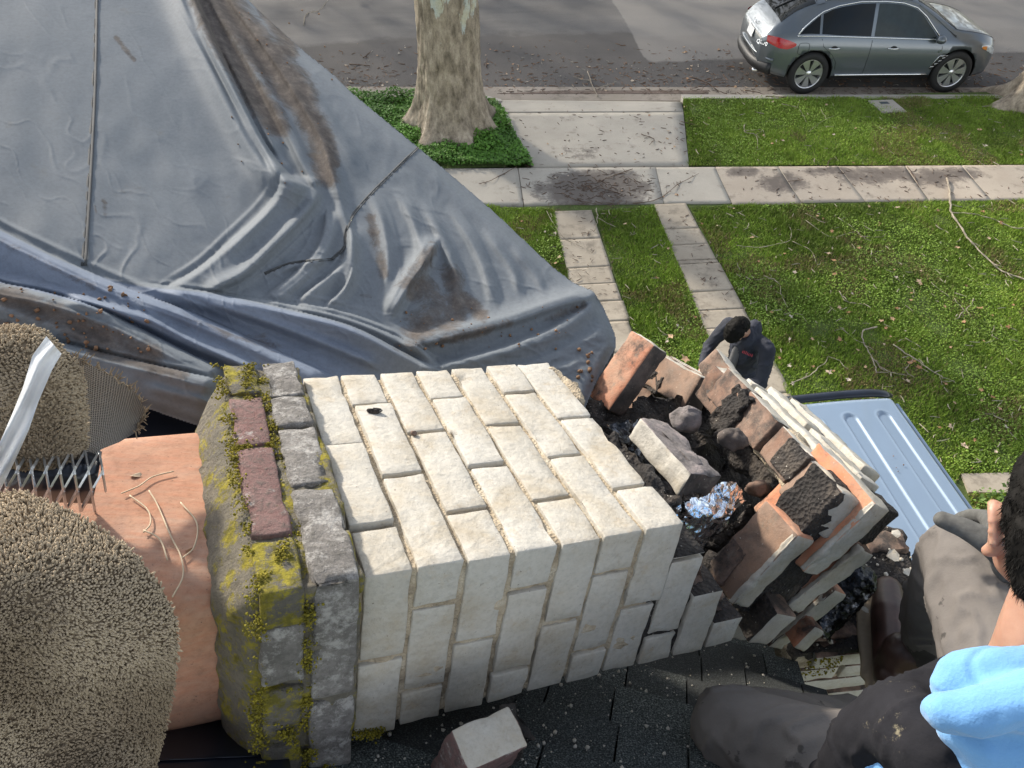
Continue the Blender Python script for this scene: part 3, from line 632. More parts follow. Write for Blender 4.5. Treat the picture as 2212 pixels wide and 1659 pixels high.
# crumbs of mortar left on the broken end
rough_slab('mortar', fc, CP0, CA, CB, CCc, (.512, .40, .012), (.552, .53, .09), M['mortar'], amp=.008, seg=.01, seed=5)
rough_slab('mortar', fc, CP0, CA, CB, CCc, (.49, .10, .05), (.60, .33, .11), M['soot'], amp=.014, seg=.012, seed=6)
for (s, t, u, r_) in ((.59, .02, .09, 0), (.66, .03, .17, 0), (.73, .03, .255, 0)):
    rough_slab('soot_crust', fc, CP0, CA, CB, CCc, (s-.07, t, u-.015), (s-.015, t+.10, u+.05), M['brick_smoked'] if s > .6 else M['soot'], amp=.012, seg=.012, seed=int(s*100))
# cap courses, stepped out 3 cm
CM = [M['cap_grey'], M['cap_red'], M['cap_moss']]
def capb(s, t, u, m, lab=None, **k): return cbrick(s, t, u, mats=[CM[m]], fm=[0]*6, r=.005, amp=.0022, chip=.010, label=lab, seg=.018, **k)
ch = -.031
for i, (t0, t1) in enumerate(((-.031, .168), (.180, .332), (.342, .432), (.438, .558))):
    capb((-.072, -.010), (t0, t1), (ch, .195 if i == 0 else .09), 0, seed=40+i)
for i, (u0, u1) in enumerate(((.207, .385),)): capb((-.072, -.008), (-.031, .09), (u0, u1), 2 if i else 0, seed=50+i)
for i, (t0, t1, m, lb) in enumerate(((-.031, .067, 2, 'grey brick with yellow moss on its top'), (.079, .284, 1, 'red stained brick'), (.295, .438, 1, 'red stained brick'), (.452, .556, 2, 'brick mostly covered in yellow moss'))):
    capb((-.139, -.083), (t0, t1), (ch-.001, .034 if i == 0 else .09), m, lb, seed=60+i)
capb((-.139, -.083), (-.0315, .09), (.0345, .146), 0, seed=66)
capb((-.139, -.083), (-.0315, .09), (.158, .27), 2, seed=70); capb((-.139, -.083), (-.0315, .09), (.282, .385), 2, seed=71)
rough_slab('mortar', fc, CP0, CA, CB, CCc, (-.137, -.022, -.0225), (-.005, .548, .10), M['crown_mortar'], amp=.005, seg=.012, seed=8)
rough_slab('mortar', fc, CP0, CA, CB, CCc, (-.137, -.0225, .09), (-.005, .09, .37), M['crown_mortar'], amp=.005, seg=.012, seed=9)
# crown: sloped mortar between cap and flue
def rr(t0, t1, u0, u1, r, n=8):
    P = []
    for (ct, cu, a0) in ((t1-r, u1-r, 0), (t0+r, u1-r, 90), (t0+r, u0+r, 180), (t1-r, u0+r, 270)):
        for k in range(n): a = R(a0+90*k/(n-1)); P.append((ct+r*math.cos(a), cu+r*math.sin(a)))
    return P
FT = (.06, .497, .05, .345)
rings = []; N = 160
def resample(P, n):
    P = np.array(P+[P[0]]); L = np.r_[0, np.cumsum(np.linalg.norm(np.diff(P, axis=0), axis=1))]; q = np.linspace(0, L[-1], n, endpoint=False)
    return np.stack([np.interp(q, L, P[:, 0]), np.interp(q, L, P[:, 1])], 1)
prof = [(-.095, (-.010, .54, -.010, .37), .01), (-.1365, (-.020, .546, -.020, .376), .012), (-.150, (-.014, .540, -.012, .372), .02), (-.166, (.012, .528, .006, .366), .04), (-.182, (.036, .512, .030, .356), .05), (-.190, (.056, .502, .046, .348), .05), (-.193, (.085, .47, .07, .33), .04)]
V = []; F = []
for s, (t0, t1, u0, u1), r_ in prof:
    for t, u in resample(rr(t0, t1, u0, u1, r_), N): V.append((s, t, u))
V = np.array(V); nz = fbm(V*30, 4); V[:, 0] -= .006*nz; V[:, 1] += .005*fbm(V*24+9, 3); V[:, 2] += .005*fbm(V*24+19, 3)
I = np.arange(len(V)).reshape(-1, N); J = np.roll(I, -1, 1); F = np.stack([I[:-1], I[1:], J[1:], J[:-1]], -1).reshape(-1, 4)
Wd = CP0+V[:, :1]*CA+V[:, 1:2]*CB+V[:, 2:]*CCc
np_mesh('crown', Wd, F, M['crown_mortar'], parent=fc, off=CP0)
# moss lumps along the joints and arris of the cap
mp = []; rs = np.random.default_rng(11)
def moss_line(p, q, n, spread, sz):
    p, q = np.array(p), np.array(q); m = n*8; c = p+(q-p)*rs.random((m, 1))+rs.normal(0, 1, (m, 3))*np.array([spread, spread, spread*.45]); k = fbm(c*40+3, 3) > -.05
    r_ = sz*(.35+1.0*rs.random(m)**2)
    for i in np.nonzero(k)[0]: mp.append((c[i], r_[i]))
for (p, q, n) in (((-.078, .30, -.026), (-.078, .56, -.026), 190), ((-.078, .06, -.02), (-.078, .30, -.022), 60), ((-.14, .438, -.03), (-.082, .447, -.03), 110), ((-.14, .29, -.029), (-.082, .29, -.029), 70), ((-.142, -.03, -.03), (-.146, .56, -.03), 260), ((-.14, -.02, -.033), (-.09, .06, -.033), 50),
                   ((-.144, -.033, -.03), (-.144, -.033, .37), 330), ((-.077, -.028, .0), (-.077, -.028, .36), 240), ((-.139, -.031, .15), (-.083, -.031, .152), 60), ((-.12, -.034, .22), (-.03, -.034, .37), 200), ((-.11, .46, -.034), (-.09, .55, -.034), 60), ((.0, -.002, .33), (.05, -.002, .345), 60)):
    moss_line(p, q, n, .0065, .0017)
ico_v = np.array([(0, 0, 1), (.894, 0, .447), (.276, .851, .447), (-.724, .526, .447), (-.724, -.526, .447), (.276, -.851, .447), (.724, .526, -.447), (-.276, .851, -.447), (-.894, 0, -.447), (-.276, -.851, -.447), (.724, -.526, -.447), (0, 0, -1)])
ico_f = np.array([(0, 1, 2), (0, 2, 3), (0, 3, 4), (0, 4, 5), (0, 5, 1), (1, 6, 2), (2, 7, 3), (3, 8, 4), (4, 9, 5), (5, 10, 1), (6, 7, 2), (7, 8, 3), (8, 9, 4), (9, 10, 5), (10, 6, 1), (11, 7, 6), (11, 8, 7), (11, 9, 8), (11, 10, 9), (11, 6, 10)])
def pebbles(name, pts, mat, parent=None, kind='stuff', attrs=None, jitter=.35, smooth=True):
    n = len(pts); C0 = np.array([p[0] for p in pts]); S = np.array([p[1] for p in pts]); sc = 1+RNG.uniform(-jitter, jitter, (n, 12, 1))
    V = (C0[:, None]+ico_v[None]*S[:, None, None]*sc).reshape(-1, 3); F = (np.arange(n)[:, None, None]*12+ico_f[None]).reshape(-1, 3)
    o = np_mesh(name, V, F, mat, parent=parent, smooth=smooth, off=(parent.location if parent is not None else None), attrs=attrs); o['kind'] = kind; return o
pebbles('moss', [(cp(*p), r_) for p, r_ in mp], M['moss'], fc)
# flue tile: rounded clay duct, open end up the stack
V = []; n = 96; ss = list(np.linspace(-.175, -.62, 24))
for s in ss:
    for t, u in resample(rr(*FT, .052, 12), n): V.append(cp(s, t, u))
for s in ss[::-1]:
    for t, u in resample(rr(FT[0]+.018, FT[1]-.018, FT[2]+.018, FT[3]-.018, .04, 12), n): V.append(cp(s, t, u))
I = np.arange(len(V)).reshape(-1, n); J = np.roll(I, -1, 1); F = np.stack([I[:-1], J[:-1], J[1:], I[1:]], -1).reshape(-1, 4)
np_mesh('flue_tile', np.array(V), F, M['terracotta'], parent=fc, off=CP0)
# ================================================================ broken lower section of the stack, folded over towards the stump
BR = {
'N1': ([[0.56, 0.263, 0.785], [-0.276, 0.953, -0.122], [-0.781, -0.149, 0.607]], [0.5365, 0.7414, 5.2427]),
'N2': ([[0.522, 0.256, 0.814], [-0.158, 0.967, -0.202], [-0.838, -0.023, 0.545]], [0.6004, 0.7997, 4.9802]),
'N3': ([[0.493, 0.174, 0.852], [-0.135, 0.983, -0.123], [-0.86, -0.054, 0.508]], [0.5842, 0.7087, 5.1402]),
'N4': ([[0.62, 0.225, 0.751], [-0.226, 0.969, -0.104], [-0.751, -0.106, 0.652]], [0.7118, 0.7876, 4.9475]),
'N7': ([[0.661, 0.211, 0.72], [-0.192, 0.975, -0.11], [-0.725, -0.065, 0.686]], [0.6887, 0.7755, 5.1419]),
'N6': ([[0.611, 0.247, 0.753], [-0.222, 0.965, -0.136], [-0.76, -0.084, 0.644]], [0.6831, 0.7733, 5.2993]),
'N5': ([[0.591, 0.292, 0.752], [-0.103, 0.952, -0.288], [-0.8, 0.092, 0.593]], [0.685, 0.8209, 5.3894]),
'N8': ([[0.644, 0.322, 0.694], [-0.141, 0.942, -0.306], [-0.752, 0.099, 0.651]], [1.0893, 1.1071, 4.2067]),
'O1': ([[0.577, 0.177, 0.798], [-0.176, 0.98, -0.091], [-0.798, -0.088, 0.596]], [0.9989, 1.4343, 4.7389]),
'O2': ([[0.729, 0.221, 0.648], [-0.219, 0.972, -0.085], [-0.649, -0.08, 0.757]], [0.8215, 1.3162, 5.0071]),
'G': ([[0.495, 0.283, 0.821], [-0.248, 0.952, -0.178], [-0.833, -0.115, 0.542]], [0.8056, 1.5191, 4.949]),
'P': ([[0.644, 0.152, 0.75], [-0.208, 0.978, -0.019], [-0.737, -0.144, 0.661]], [0.9148, 1.8438, 4.7837]),
'Q1': ([[0.588, 0.436, 0.682], [-0.384, 0.892, -0.239], [-0.712, -0.121, 0.691]], [0.3807, 1.3004, 5.2407]),
'Q2': ([[0.505, 0.484, 0.714], [-0.323, 0.874, -0.364], [-0.8, -0.047, 0.598]], [0.6102, 1.374, 5.1539]),
'F': ([[0.343, -0.933, 0.111], [0.939, 0.34, -0.051], [0.01, 0.122, 0.992]], [0.4206, 1.1749, 5.3553]),
}
def fr_(k, sc=1.0):
    E, T = BR[k]; E = np.array(E); E = E/np.linalg.norm(E, axis=1)[:, None]; return CC+(np.array(T)-CC)*sc, E[0], E[1], E[2]
bs = thing('broken_chimney_section', fr_('N1')[0], 'leaning broken chimney section, sooty inside and cream painted outside, open flue', 'chimney section')
BM = [M['paint'], M['brick_orange'], M['brick_smoked'], M['brick_black'], M['mortar'], M['soot'], M['brick_bright'], M['brick_dusty']]
def bb(k, lo, hi, fm, sc=1.0, parent=bs, label=None, seed=0, chip=.008, jag=None, amp=.003, r=.006):
    o, x, y, z = fr_(k, sc); return brick(parent, o, x, y, z, lo, hi, BM, fm, label=label, seed=seed, chip=chip, jag=jag, amp=amp, r=r, seg=.016)
T = .06
#             face materials: x-, x+, y-(near, painted), y+, z-, z+ (bed)
bb('N1', (0, 0, -T), (.205, .105, 0), [2, 6, 0, 3, 5, 7], label='smoke stained brick bed with cream front edge', seed=101)
bb('N2', (0, 0, -T), (.205, .10, 0), [0, 2, 0, 3, 5, 5], seed=102)
bb('N3', (0, 0, -T), (.10, .10, 0), [0, 2, 0, 3, 5, 5], seed=103)
bb('N4', (-.01, 0, -T), (.205, .10, 0), [0, 1, 0, 3, 5, 2], seed=104, label='cream brick with yellow moss on its low end')
bb('N7', (0, 0, -T), (.215, .10, 0), [2, 2, 0, 3, 5, 1], seed=105)
bb('N6', (0, 0, -T), (.205, .19, 0), [2, 0, 0, 3, 5, 6], seed=106, label='corner brick with bright orange broken bed')
bb('N5', (0, 0, -T), (.10, .125, 0), [3, 0, 0, 3, 5, 7], seed=107, label='corner brick with smoked orange bed')
bb('N8', (0, 0, -T*.68), (.075, .07, 0), [1, 1, 0, 3, 5, 1], sc=.68, seed=108, label='small mossy brick end at the foot')
bb('O1', (-.0, -.01, -.055), (.075, .075, 0), [3, 0, 1, 1, 5, 6], sc=.714, seed=109, label='bright orange brick in the broken edge')
bb('O2', (0, 0, -.055), (.088, .115, 0), [3, 0, 1, 1, 5, 6], sc=.85, seed=110, jag={0: .012}, label='orange brick half hidden by soot')
bb('G', (-.02, 0, -.055), (.085, .13, 0), [3, 0, 3, 3, 5, 2], sc=.83, seed=111, label='grey brick with white painted edge')
bb('P', (-.03, -.02, -.05), (.047, .08, 0), [2, 0, 2, 2, 5, 2], sc=.78, seed=112)
# the outer (upper) wall of the section behind those: painted faces seen at a grazing angle
o5, x5, y5, z5 = fr_('N5')
def wallb(lo, hi, fm, **k): return brick(bs, o5, x5, y5, z5, lo, hi, BM, fm, seg=.02, chip=.006, amp=.003, **k)
for i, (y0, y1, z1, xo) in enumerate(((.135, .25, -.004, 0), (.262, .40, .004, .004), (.41, .52, .01, .006))): wallb((.02, y0, z1-T), (.104+xo, y1, z1), [3, 0, 2, 2, 5, 2], seed=120+i)
for row, off in ((1, .06), (2, 0), (3, .1)):
    z1 = -.074*row-.002
    for i in range(3):
        y0 = .02+off+.215*i-(.1 if row == 2 else 0); y0 = max(y0, (.0, .19, .12, .2)[row])
        wallb((.0+.0*row, y0, z1-T), (.104+.011*row, min(y0+.2, .54), z1), [3, 0, 0, 0, 5, 0], seed=130+row*5+i)
rough_slab('mortar', bs, o5, x5, y5, z5, (.01, .05, -.16), (.10, .53, -.03), M['mortar'], amp=.006, seg=.016, seed=31)
o1, x1, y1, z1 = fr_('N1')
for row in range(0, 2): rough_slab('painted_joint', bs, o5, x5, y5, z5, (.06, .03 if row else .12, -.074*row-.09), (.098+.013*row, .54, -.074*row-.052), M['paint'], amp=.004, seg=.016, seed=300+row)
rough_slab('mortar', bs, o1, x1, y1, z1, (-.02, .014, -.27), (.32, .10, -.03), M['soot'], amp=.006, seg=.016, seed=32)
# soot crusts and torn mortar on the beds
rough_slab('mortar', bs, o1, x1, y1, z1, (.01, .05, -.004), (.10, .10, .006), M['brick_smoked'], amp=.004, seg=.008, seed=33)
rough_slab('soot_crust', bs, o5, x5, y5, z5, (.03, .12, -.02), (.10, .20, .005), M['soot'], amp=.0018, seg=.004, seed=34)
rough_slab('soot_crust', bs, o5, x5, y5, z5, (-.02, .36, -.03), (.10, .44, .02), M['soot'], amp=.014, seg=.009, seed=35)
rough_slab('soot_crust', bs, o5, x5, y5, z5, (-.05, .20, -.10), (.0, .42, -.06), M['soot'], amp=.016, seg=.012, seed=36)
for nm_, L_ in (('N1', .205), ('N2', .205), ('N7', .215), ('N6', .205), ('N5', .10), ('N4', .205)):
    o_, x_, y_, z_ = fr_(nm_); rough_slab('painted_lip', bs, o_, x_, y_, z_, (.004, .001, -.012), (L_-.004, .012, .0035), M['paint'], amp=.0032, seg=.006, seed=61+len(nm_)+int(L_*1000), r=.002)
# far corner piece: standing course of two bricks with another course behind
fcn = thing('broken_corner_piece', fr_('Q1')[0], 'upturned corner of broken brickwork, orange and black inside with white outer edge', 'chimney piece')
def qb(k, lo, hi, fm, **kw): return bb(k, lo, hi, fm, parent=fcn, **kw)
qb('Q1', (0, 0, -T), (.205, .10, 0), [3, 0, 3, 2, 3, 1], seed=141, label='long brick glowing orange on its bed', r=.007)
qb('Q2', (0, -.0, -T), (.10, .20, 0), [3, 0, 3, 2, 3, 7], seed=142, label='brown and black smoked brick')
oq, xq, yq, zq = fr_('Q2')
brick(fcn, oq, xq, yq, zq, (0, .035, -.134), (.106, .23, -.074), BM, [3, 0, 3, 2, 3, 2], seed=143, seg=.02, chip=.006)
brick(fcn, oq, xq, yq, zq, (0, .13, -.208), (.108, .33, -.148), BM, [3, 0, 3, 2, 3, 2], seed=144, seg=.02, chip=.006)
brick(fcn, oq, xq, yq, zq, (-.12, .225, -.134), (.104, .33, -.074), BM, [3, 0, 3, 2, 3, 2], seed=145, seg=.02)
rough_slab('mortar', fcn, oq, xq, yq, zq, (.01, .06, -.20), (.095, .30, -.02), M['mortar'], amp=.006, seg=.016, seed=37)
rough_slab('soot_crust', fcn, oq, xq, yq, zq, (-.01, .13, -.03), (.05, .22, .002), M['soot'], amp=.006, seg=.01, seed=38)
# loose brick lying across the break
oF, xF, yF, zF = fr_('F', .88); _a = R(26); yF, zF = yF*math.cos(_a)-zF*math.sin(_a), zF*math.cos(_a)+yF*math.sin(_a)
lb = thing('loose_brick', oF, 'loose brick lying across the break, one long side cream, top sooty grey', 'brick')
t = NT('ash_brick'); c = t.ramp(t.noise(14, 7, .7), [(.32, (.05, .047, .047)), (.5, (.20, .18, .175)), (.62, (.33, .28, .27)), (.75, (.40, .32, .29))]); M['ash'] = t.done(c, .95, t.noise(60, 6, .75), .9, .008)
o = brick(lb, oF, xF, yF, zF, (0, 0, -.053), (.181, .088, 0), [M['paint'], M['ash'], M['brick_black']], [1, 2, 0, 1, 2, 1], name='brick_body', seed=151, seg=.012, chip=.008, amp=.0035)
rough_slab('mortar', lb, oF, xF, yF, zF, (.02, .03, -.004), (.15, .065, .002), M['ash'], amp=.004, seg=.01, seed=39)
# ---------------------------------------------------------------- stump of the chimney, against the end of the house
SF = at(1723, 1426, 1.9)                      # front left top corner
se = at(1861, 1414, 1.9+.02); sx = se-SF; sx[2] = 0; sx /= np.linalg.norm(sx); sy = np.array([-sx[1], sx[0], 0]); sz = np.array([0, 0, 1.0])
st = thing('chimney_stump', (SF[0]+.3, SF[1]+.2, 0), 'broken stump of the cream brick chimney under the man, rubble on top', 'chimney')
SWX, SWY = .42, .33
for row in range(9):
    z1 = -.002-.076*row; x = -.07 if row % 2 else -.17
    while x < SWX:
        x0, x1_ = max(x, 0)+.005, min(x+.205, SWX)
        if x1_-x0 > .03: brick(st, SF, sx, sy, sz, (x0, RNG.uniform(-.003, .003), z1-.064), (x1_, .10, z1), [M['paint'], M['brick_smoked']], [0, 0, 0, 1, 0, 1], seed=160+row*7+int(x*10), seg=.03, chip=.006)
        x += .215
rough_slab('shaft', st, SF, sx, sy, sz, (.004, .011, -SF[2]), (SWX-.01, SWY, -.012), M['mortar'], amp=.003, seg=.09, seed=41)
rough_slab('mortar_bed', st, SF, sx, sy, sz, (-.005, .01, -.02), (SWX, SWY, .010), M['soot'], amp=.012, seg=.014, seed=42)
for (x, y, sx_, sy_, h, m, sdd) in ((.22, .05, .18, .1, .022, 'brick_black', 1), (.06, .04, .14, .09, .018, 'brick_smoked', 2), (.20, .17, .2, .08, .02, 'soot', 3), (.30, .26, .11, .06, .03, 'brick_smoked', 4)):
    rough_slab('brick', st, SF, sx, sy, sz, (x, y, -.01), (x+sx_, y+sy_, h), M[m], amp=.006, seg=.014, seed=43+sdd)
mossy = [(SF+sx*(.02+.1*random.random())-sy*.003+sz*(random.uniform(-.10, .0)), .0022*(.4+1.4*random.random()**2)) for _ in range(160)]
pebbles('moss', mossy, M['moss'], st)
# crumbs of plaster and brick on the stump and roof
crumbs = []
for _ in range(150): crumbs.append((SF+sx*random.uniform(0, .4)+sy*random.uniform(.02, .31)+sz*random.uniform(.012, .035), random.choice([.002, .003, .004, .007])))
pebbles('mortar_crumbs', crumbs, M['paint'], None)
cr2 = []
for _ in range(420):
    p = roofp(random.uniform(800, 1850), random.uniform(1380, 1700)); cr2.append((p+RN*.016, random.choice([.0012, .0012, .0018, .0025, .004])))
pebbles('mortar_crumbs', cr2, M['paint'], None)
# paint flakes on the rubble
for (x, y, s) in ((.345, .235, .018), (.36, .18, .014), (.385, .30, .014), (.20, .09, .010)):
    q = SF+sx*x+sy*y+sz*.045; m = MB(); P = [q+sx*s*math.cos(a)*(.7+.5*random.random())+sy*s*math.sin(a)*(.7+.5*random.random())+sz*random.uniform(0, .006) for a in np.linspace(0, 6.28, 7)[:-1]]
    m.add([p-sz*.002 for p in P]+P, [tuple(range(6))[::-1], tuple(range(6, 12))]+[(i, (i+1) % 6, 6+(i+1) % 6, 6+i) for i in range(6)])
    o = m.build('paint_flake', M['paint'], fix=True); tag(o, 'white paint flake lying on the sooty rubble of the stump', 'paint flake', 'paint flakes on the chimney stump')
# ---------------------------------------------------------------- foil wrapped liner: visible in the break and again below
def crumple(name, V, F, mat, amp, sc, parent=None, seed=0, label=None, cat=None):
    V = np.array(V, float); n1 = np.stack([fbm(V*sc+seed+k*31, 4, .6) for k in range(3)], -1); rd = 1-np.abs(np.stack([fbm(V*sc*1.7+seed+50+k*13, 3) for k in range(3)], -1))
    V = V+amp*n1+amp*.7*(rd-.6); o = np_mesh(name, V-V.mean(0), F, mat, smooth=False); o.location = tuple(V.mean(0)); return tag(o, label, cat)
def grid(n, m, f):
    V = np.array([f(i/(n-1), j/(m-1)) for j in range(m) for i in range(n)]); I = np.arange(n*m).reshape(m, n)
    return V, np.stack([I[:-1, :-1], I[:-1, 1:], I[1:, 1:], I[1:, :-1]], -1).reshape(-1, 4)
def patch(corners, n, m, bulge, nrm):
    c = [np.array(x) for x in corners]
    return grid(n, m, lambda u, v: c[0]*(1-u)*(1-v)+c[1]*u*(1-v)+c[2]*u*v+c[3]*(1-u)*v+np.array(nrm)*bulge*math.sin(math.pi*u)*math.sin(math.pi*v))
V, F = patch([at(1435, 1105, 1.52), at(1585, 1040, 1.60), at(1615, 1085, 1.66), at(1490, 1215, 1.62)], 90, 70, .03, -CF)
crumple('foil_wrap', V, F, M['foil'], .010, 15, seed=2, label='crumpled shiny foil lining showing inside the chimney break', cat='foil')
V, F = patch([at(1310, 915, 1.60), at(1395, 905, 1.72), at(1420, 1010, 1.75), at(1370, 1010, 1.62)], 30, 30, .02, -CF)
crumple('foil_strip', V, F, M['foil_dark'], .008, 34, seed=6, label='thin strip of dark foil behind the cream bricks', cat='foil')
V, F = patch([at(1375, 1000, 1.62), at(1440, 960, 1.80), at(1560, 1085, 1.78), at(1450, 1110, 1.6)], 40, 30, .0, -CF)
o = crumple('rubble_fill', V, F, M['soot'], .014, 26, seed=9, label='brown dusty mortar rubble filling the gap beside the foil', cat='rubble')
V, F = patch([at(1250, 880, 1.95), at(1640, 850, 2.25), at(1800, 1180, 2.1), at(1380, 1180, 1.85)], 60, 50, .0, -CF)
crumple('soot_bed', V, F, M['soot'], .02, 14, seed=19, label='black sooty rubble bed deep inside the broken chimney', cat='rubble')
V, F = patch([at(1470, 1200, 1.70), at(1620, 1090, 1.75), at(1680, 1290, 1.75), at(1560, 1330, 1.72)], 40, 40, .0, -CF)
crumple('soot_bed', V, F, M['soot'], .014, 22, seed=29, label='black sooty rubble below the foil between two bricks', cat='rubble')
# lower liner bundle, its shade put into the foil colour
c0, c1 = at(1745, 1345, 1.93), at(1868, 1215, 1.93); ax = c1-c0; ln = np.linalg.norm(ax); ax /= ln; e1 = np.cross(ax, CF); e1 /= np.linalg.norm(e1); e2 = np.cross(ax, e1); rr_ = .062
def lin(u, v):
    a = 2*math.pi*u; k = rr_*(1 if v < .8 else math.sqrt(max(0, 1-((v-.8)/.2)**2))*.98+.02); return c0+ax*ln*v+e1*k*math.cos(a)+e2*k*math.sin(a)
V, F = grid(72, 40, lin); crumple('flue_liner', V, F, M['foil_dark'], .006, 40, seed=12, label='round bundle of foil liner coloured as in shade under the broken section by the boot', cat='flue liner')
# soot lumps and other loose pieces
def lump(name, px, py, d, r, mat, label, cat, seed, sc=(1, 1, 1)):
    c = at(px, py, d); V, F = grid(20, 14, lambda u, v: np.array([math.sin(math.pi*v)*math.cos(2*math.pi*u)*sc[0], math.sin(math.pi*v)*math.sin(2*math.pi*u)*sc[1], math.cos(math.pi*v)*sc[2]])*r)
    k = 1+.35*fbm(V/r*1.3+seed, 3)+.1*fbm(V/r*4+seed, 2); o = np_mesh(name, V*k[:, None], F, mat, smooth=False); o.location = tuple(c); return tag(o, label, cat)
lump('soot_lump', 1582, 948, 1.74, .032, M['brick_black'], 'jagged black soot lump beside the orange bricks', 'soot lump', 3, (1, .8, .7))
lump('soot_lump', 1545, 1225, 1.66, .030, M['soot'], 'small black soot lump between the foil and the smoked brick', 'soot lump', 5)
lump('soot_lump', 1640, 1055, 1.72, .030, M['brick_smoked'], 'brown rubble lump between the two smoked bricks', 'soot lump', 6, (1, .6, .7))
lump('mortar_lump', 1480, 905, 1.86, .04, M['ash'], 'crumbly grey mortar lump leaning on the loose brick', 'mortar lump', 8, (1, .8, .9))
lump('mortar_lump', 1555, 862, 2.0, .032, M['brick_black'], 'black mortar lump hanging below the corner piece', 'mortar lump', 14)
PBL = hit(808, 887, cp(0, 0, -.006), CCc); lump('black_pebble', 808, 887, float((PBL-CC)@CF), .0085, M['soot'], 'small black pebble on a cream brick of the fallen chimney', 'pebble', 9, (1.5, .8, .7))
PBL = hit(893, 936, cp(0, 0, -.002), CCc); lump('brown_crumb', 893, 936, float((PBL-CC)@CF), .005, M['brick_smoked'], 'tiny brown crumb in a joint of the fallen chimney', 'crumb', 10)
# brick end standing on the shingles at the lower edge
Bo = at(956, 1597, 1.34); bx_ = CA*.96+CB*.15; bx_ /= np.linalg.norm(bx_); bz_ = np.array([.05, -.12, 1.0]); bz_ -= (bz_@bx_)*bx_; bz_ /= np.linalg.norm(bz_); by_ = np.cross(bz_, bx_)
Bd = (roofp(1010, 1740)-CC)@CF; Bo = at(1012, 1668, float(Bd)-.09)
sb = thing('brick_offcut', Bo, 'broken brick with white painted top and red face standing on the shingles', 'brick')
brick(sb, Bo, bx_, by_, bz_, (0, 0, -.15), (.098, .062, 0), [M['paint'], M['brick_orange'], M['soot'], M['cap_red']], [3, 3, 3, 2, 2, 0], name='brick_body', seed=170, seg=.012, chip=.01, amp=.003)
rough_slab('mortar', sb, Bo, bx_, by_, bz_, (.094, .004, -.15), (.122, .066, -.012), M['soot'], amp=.01, seg=.01, seed=47)
# ================================================================ grey tarp draped in folds over the roof behind the stack
def d_base(x, y): return 1.0/np.maximum(.4545-.0001216*x+.000249*y, .2)
TPOLY = [(-420, -70), (455, -70), (490, -32), (535, 0), (583, 45), (660, 114), (713, 156), (768, 208), (902, 318), (987, 389), (1067, 458), (1192, 576), (1238, 611), (1282, 630), (1302, 662), (1328, 722), (1329, 752), (1285, 830), (1262, 885), (1235, 920), (900, 950), (452, 928), (312, 880), (150, 872), (-420, 860)]
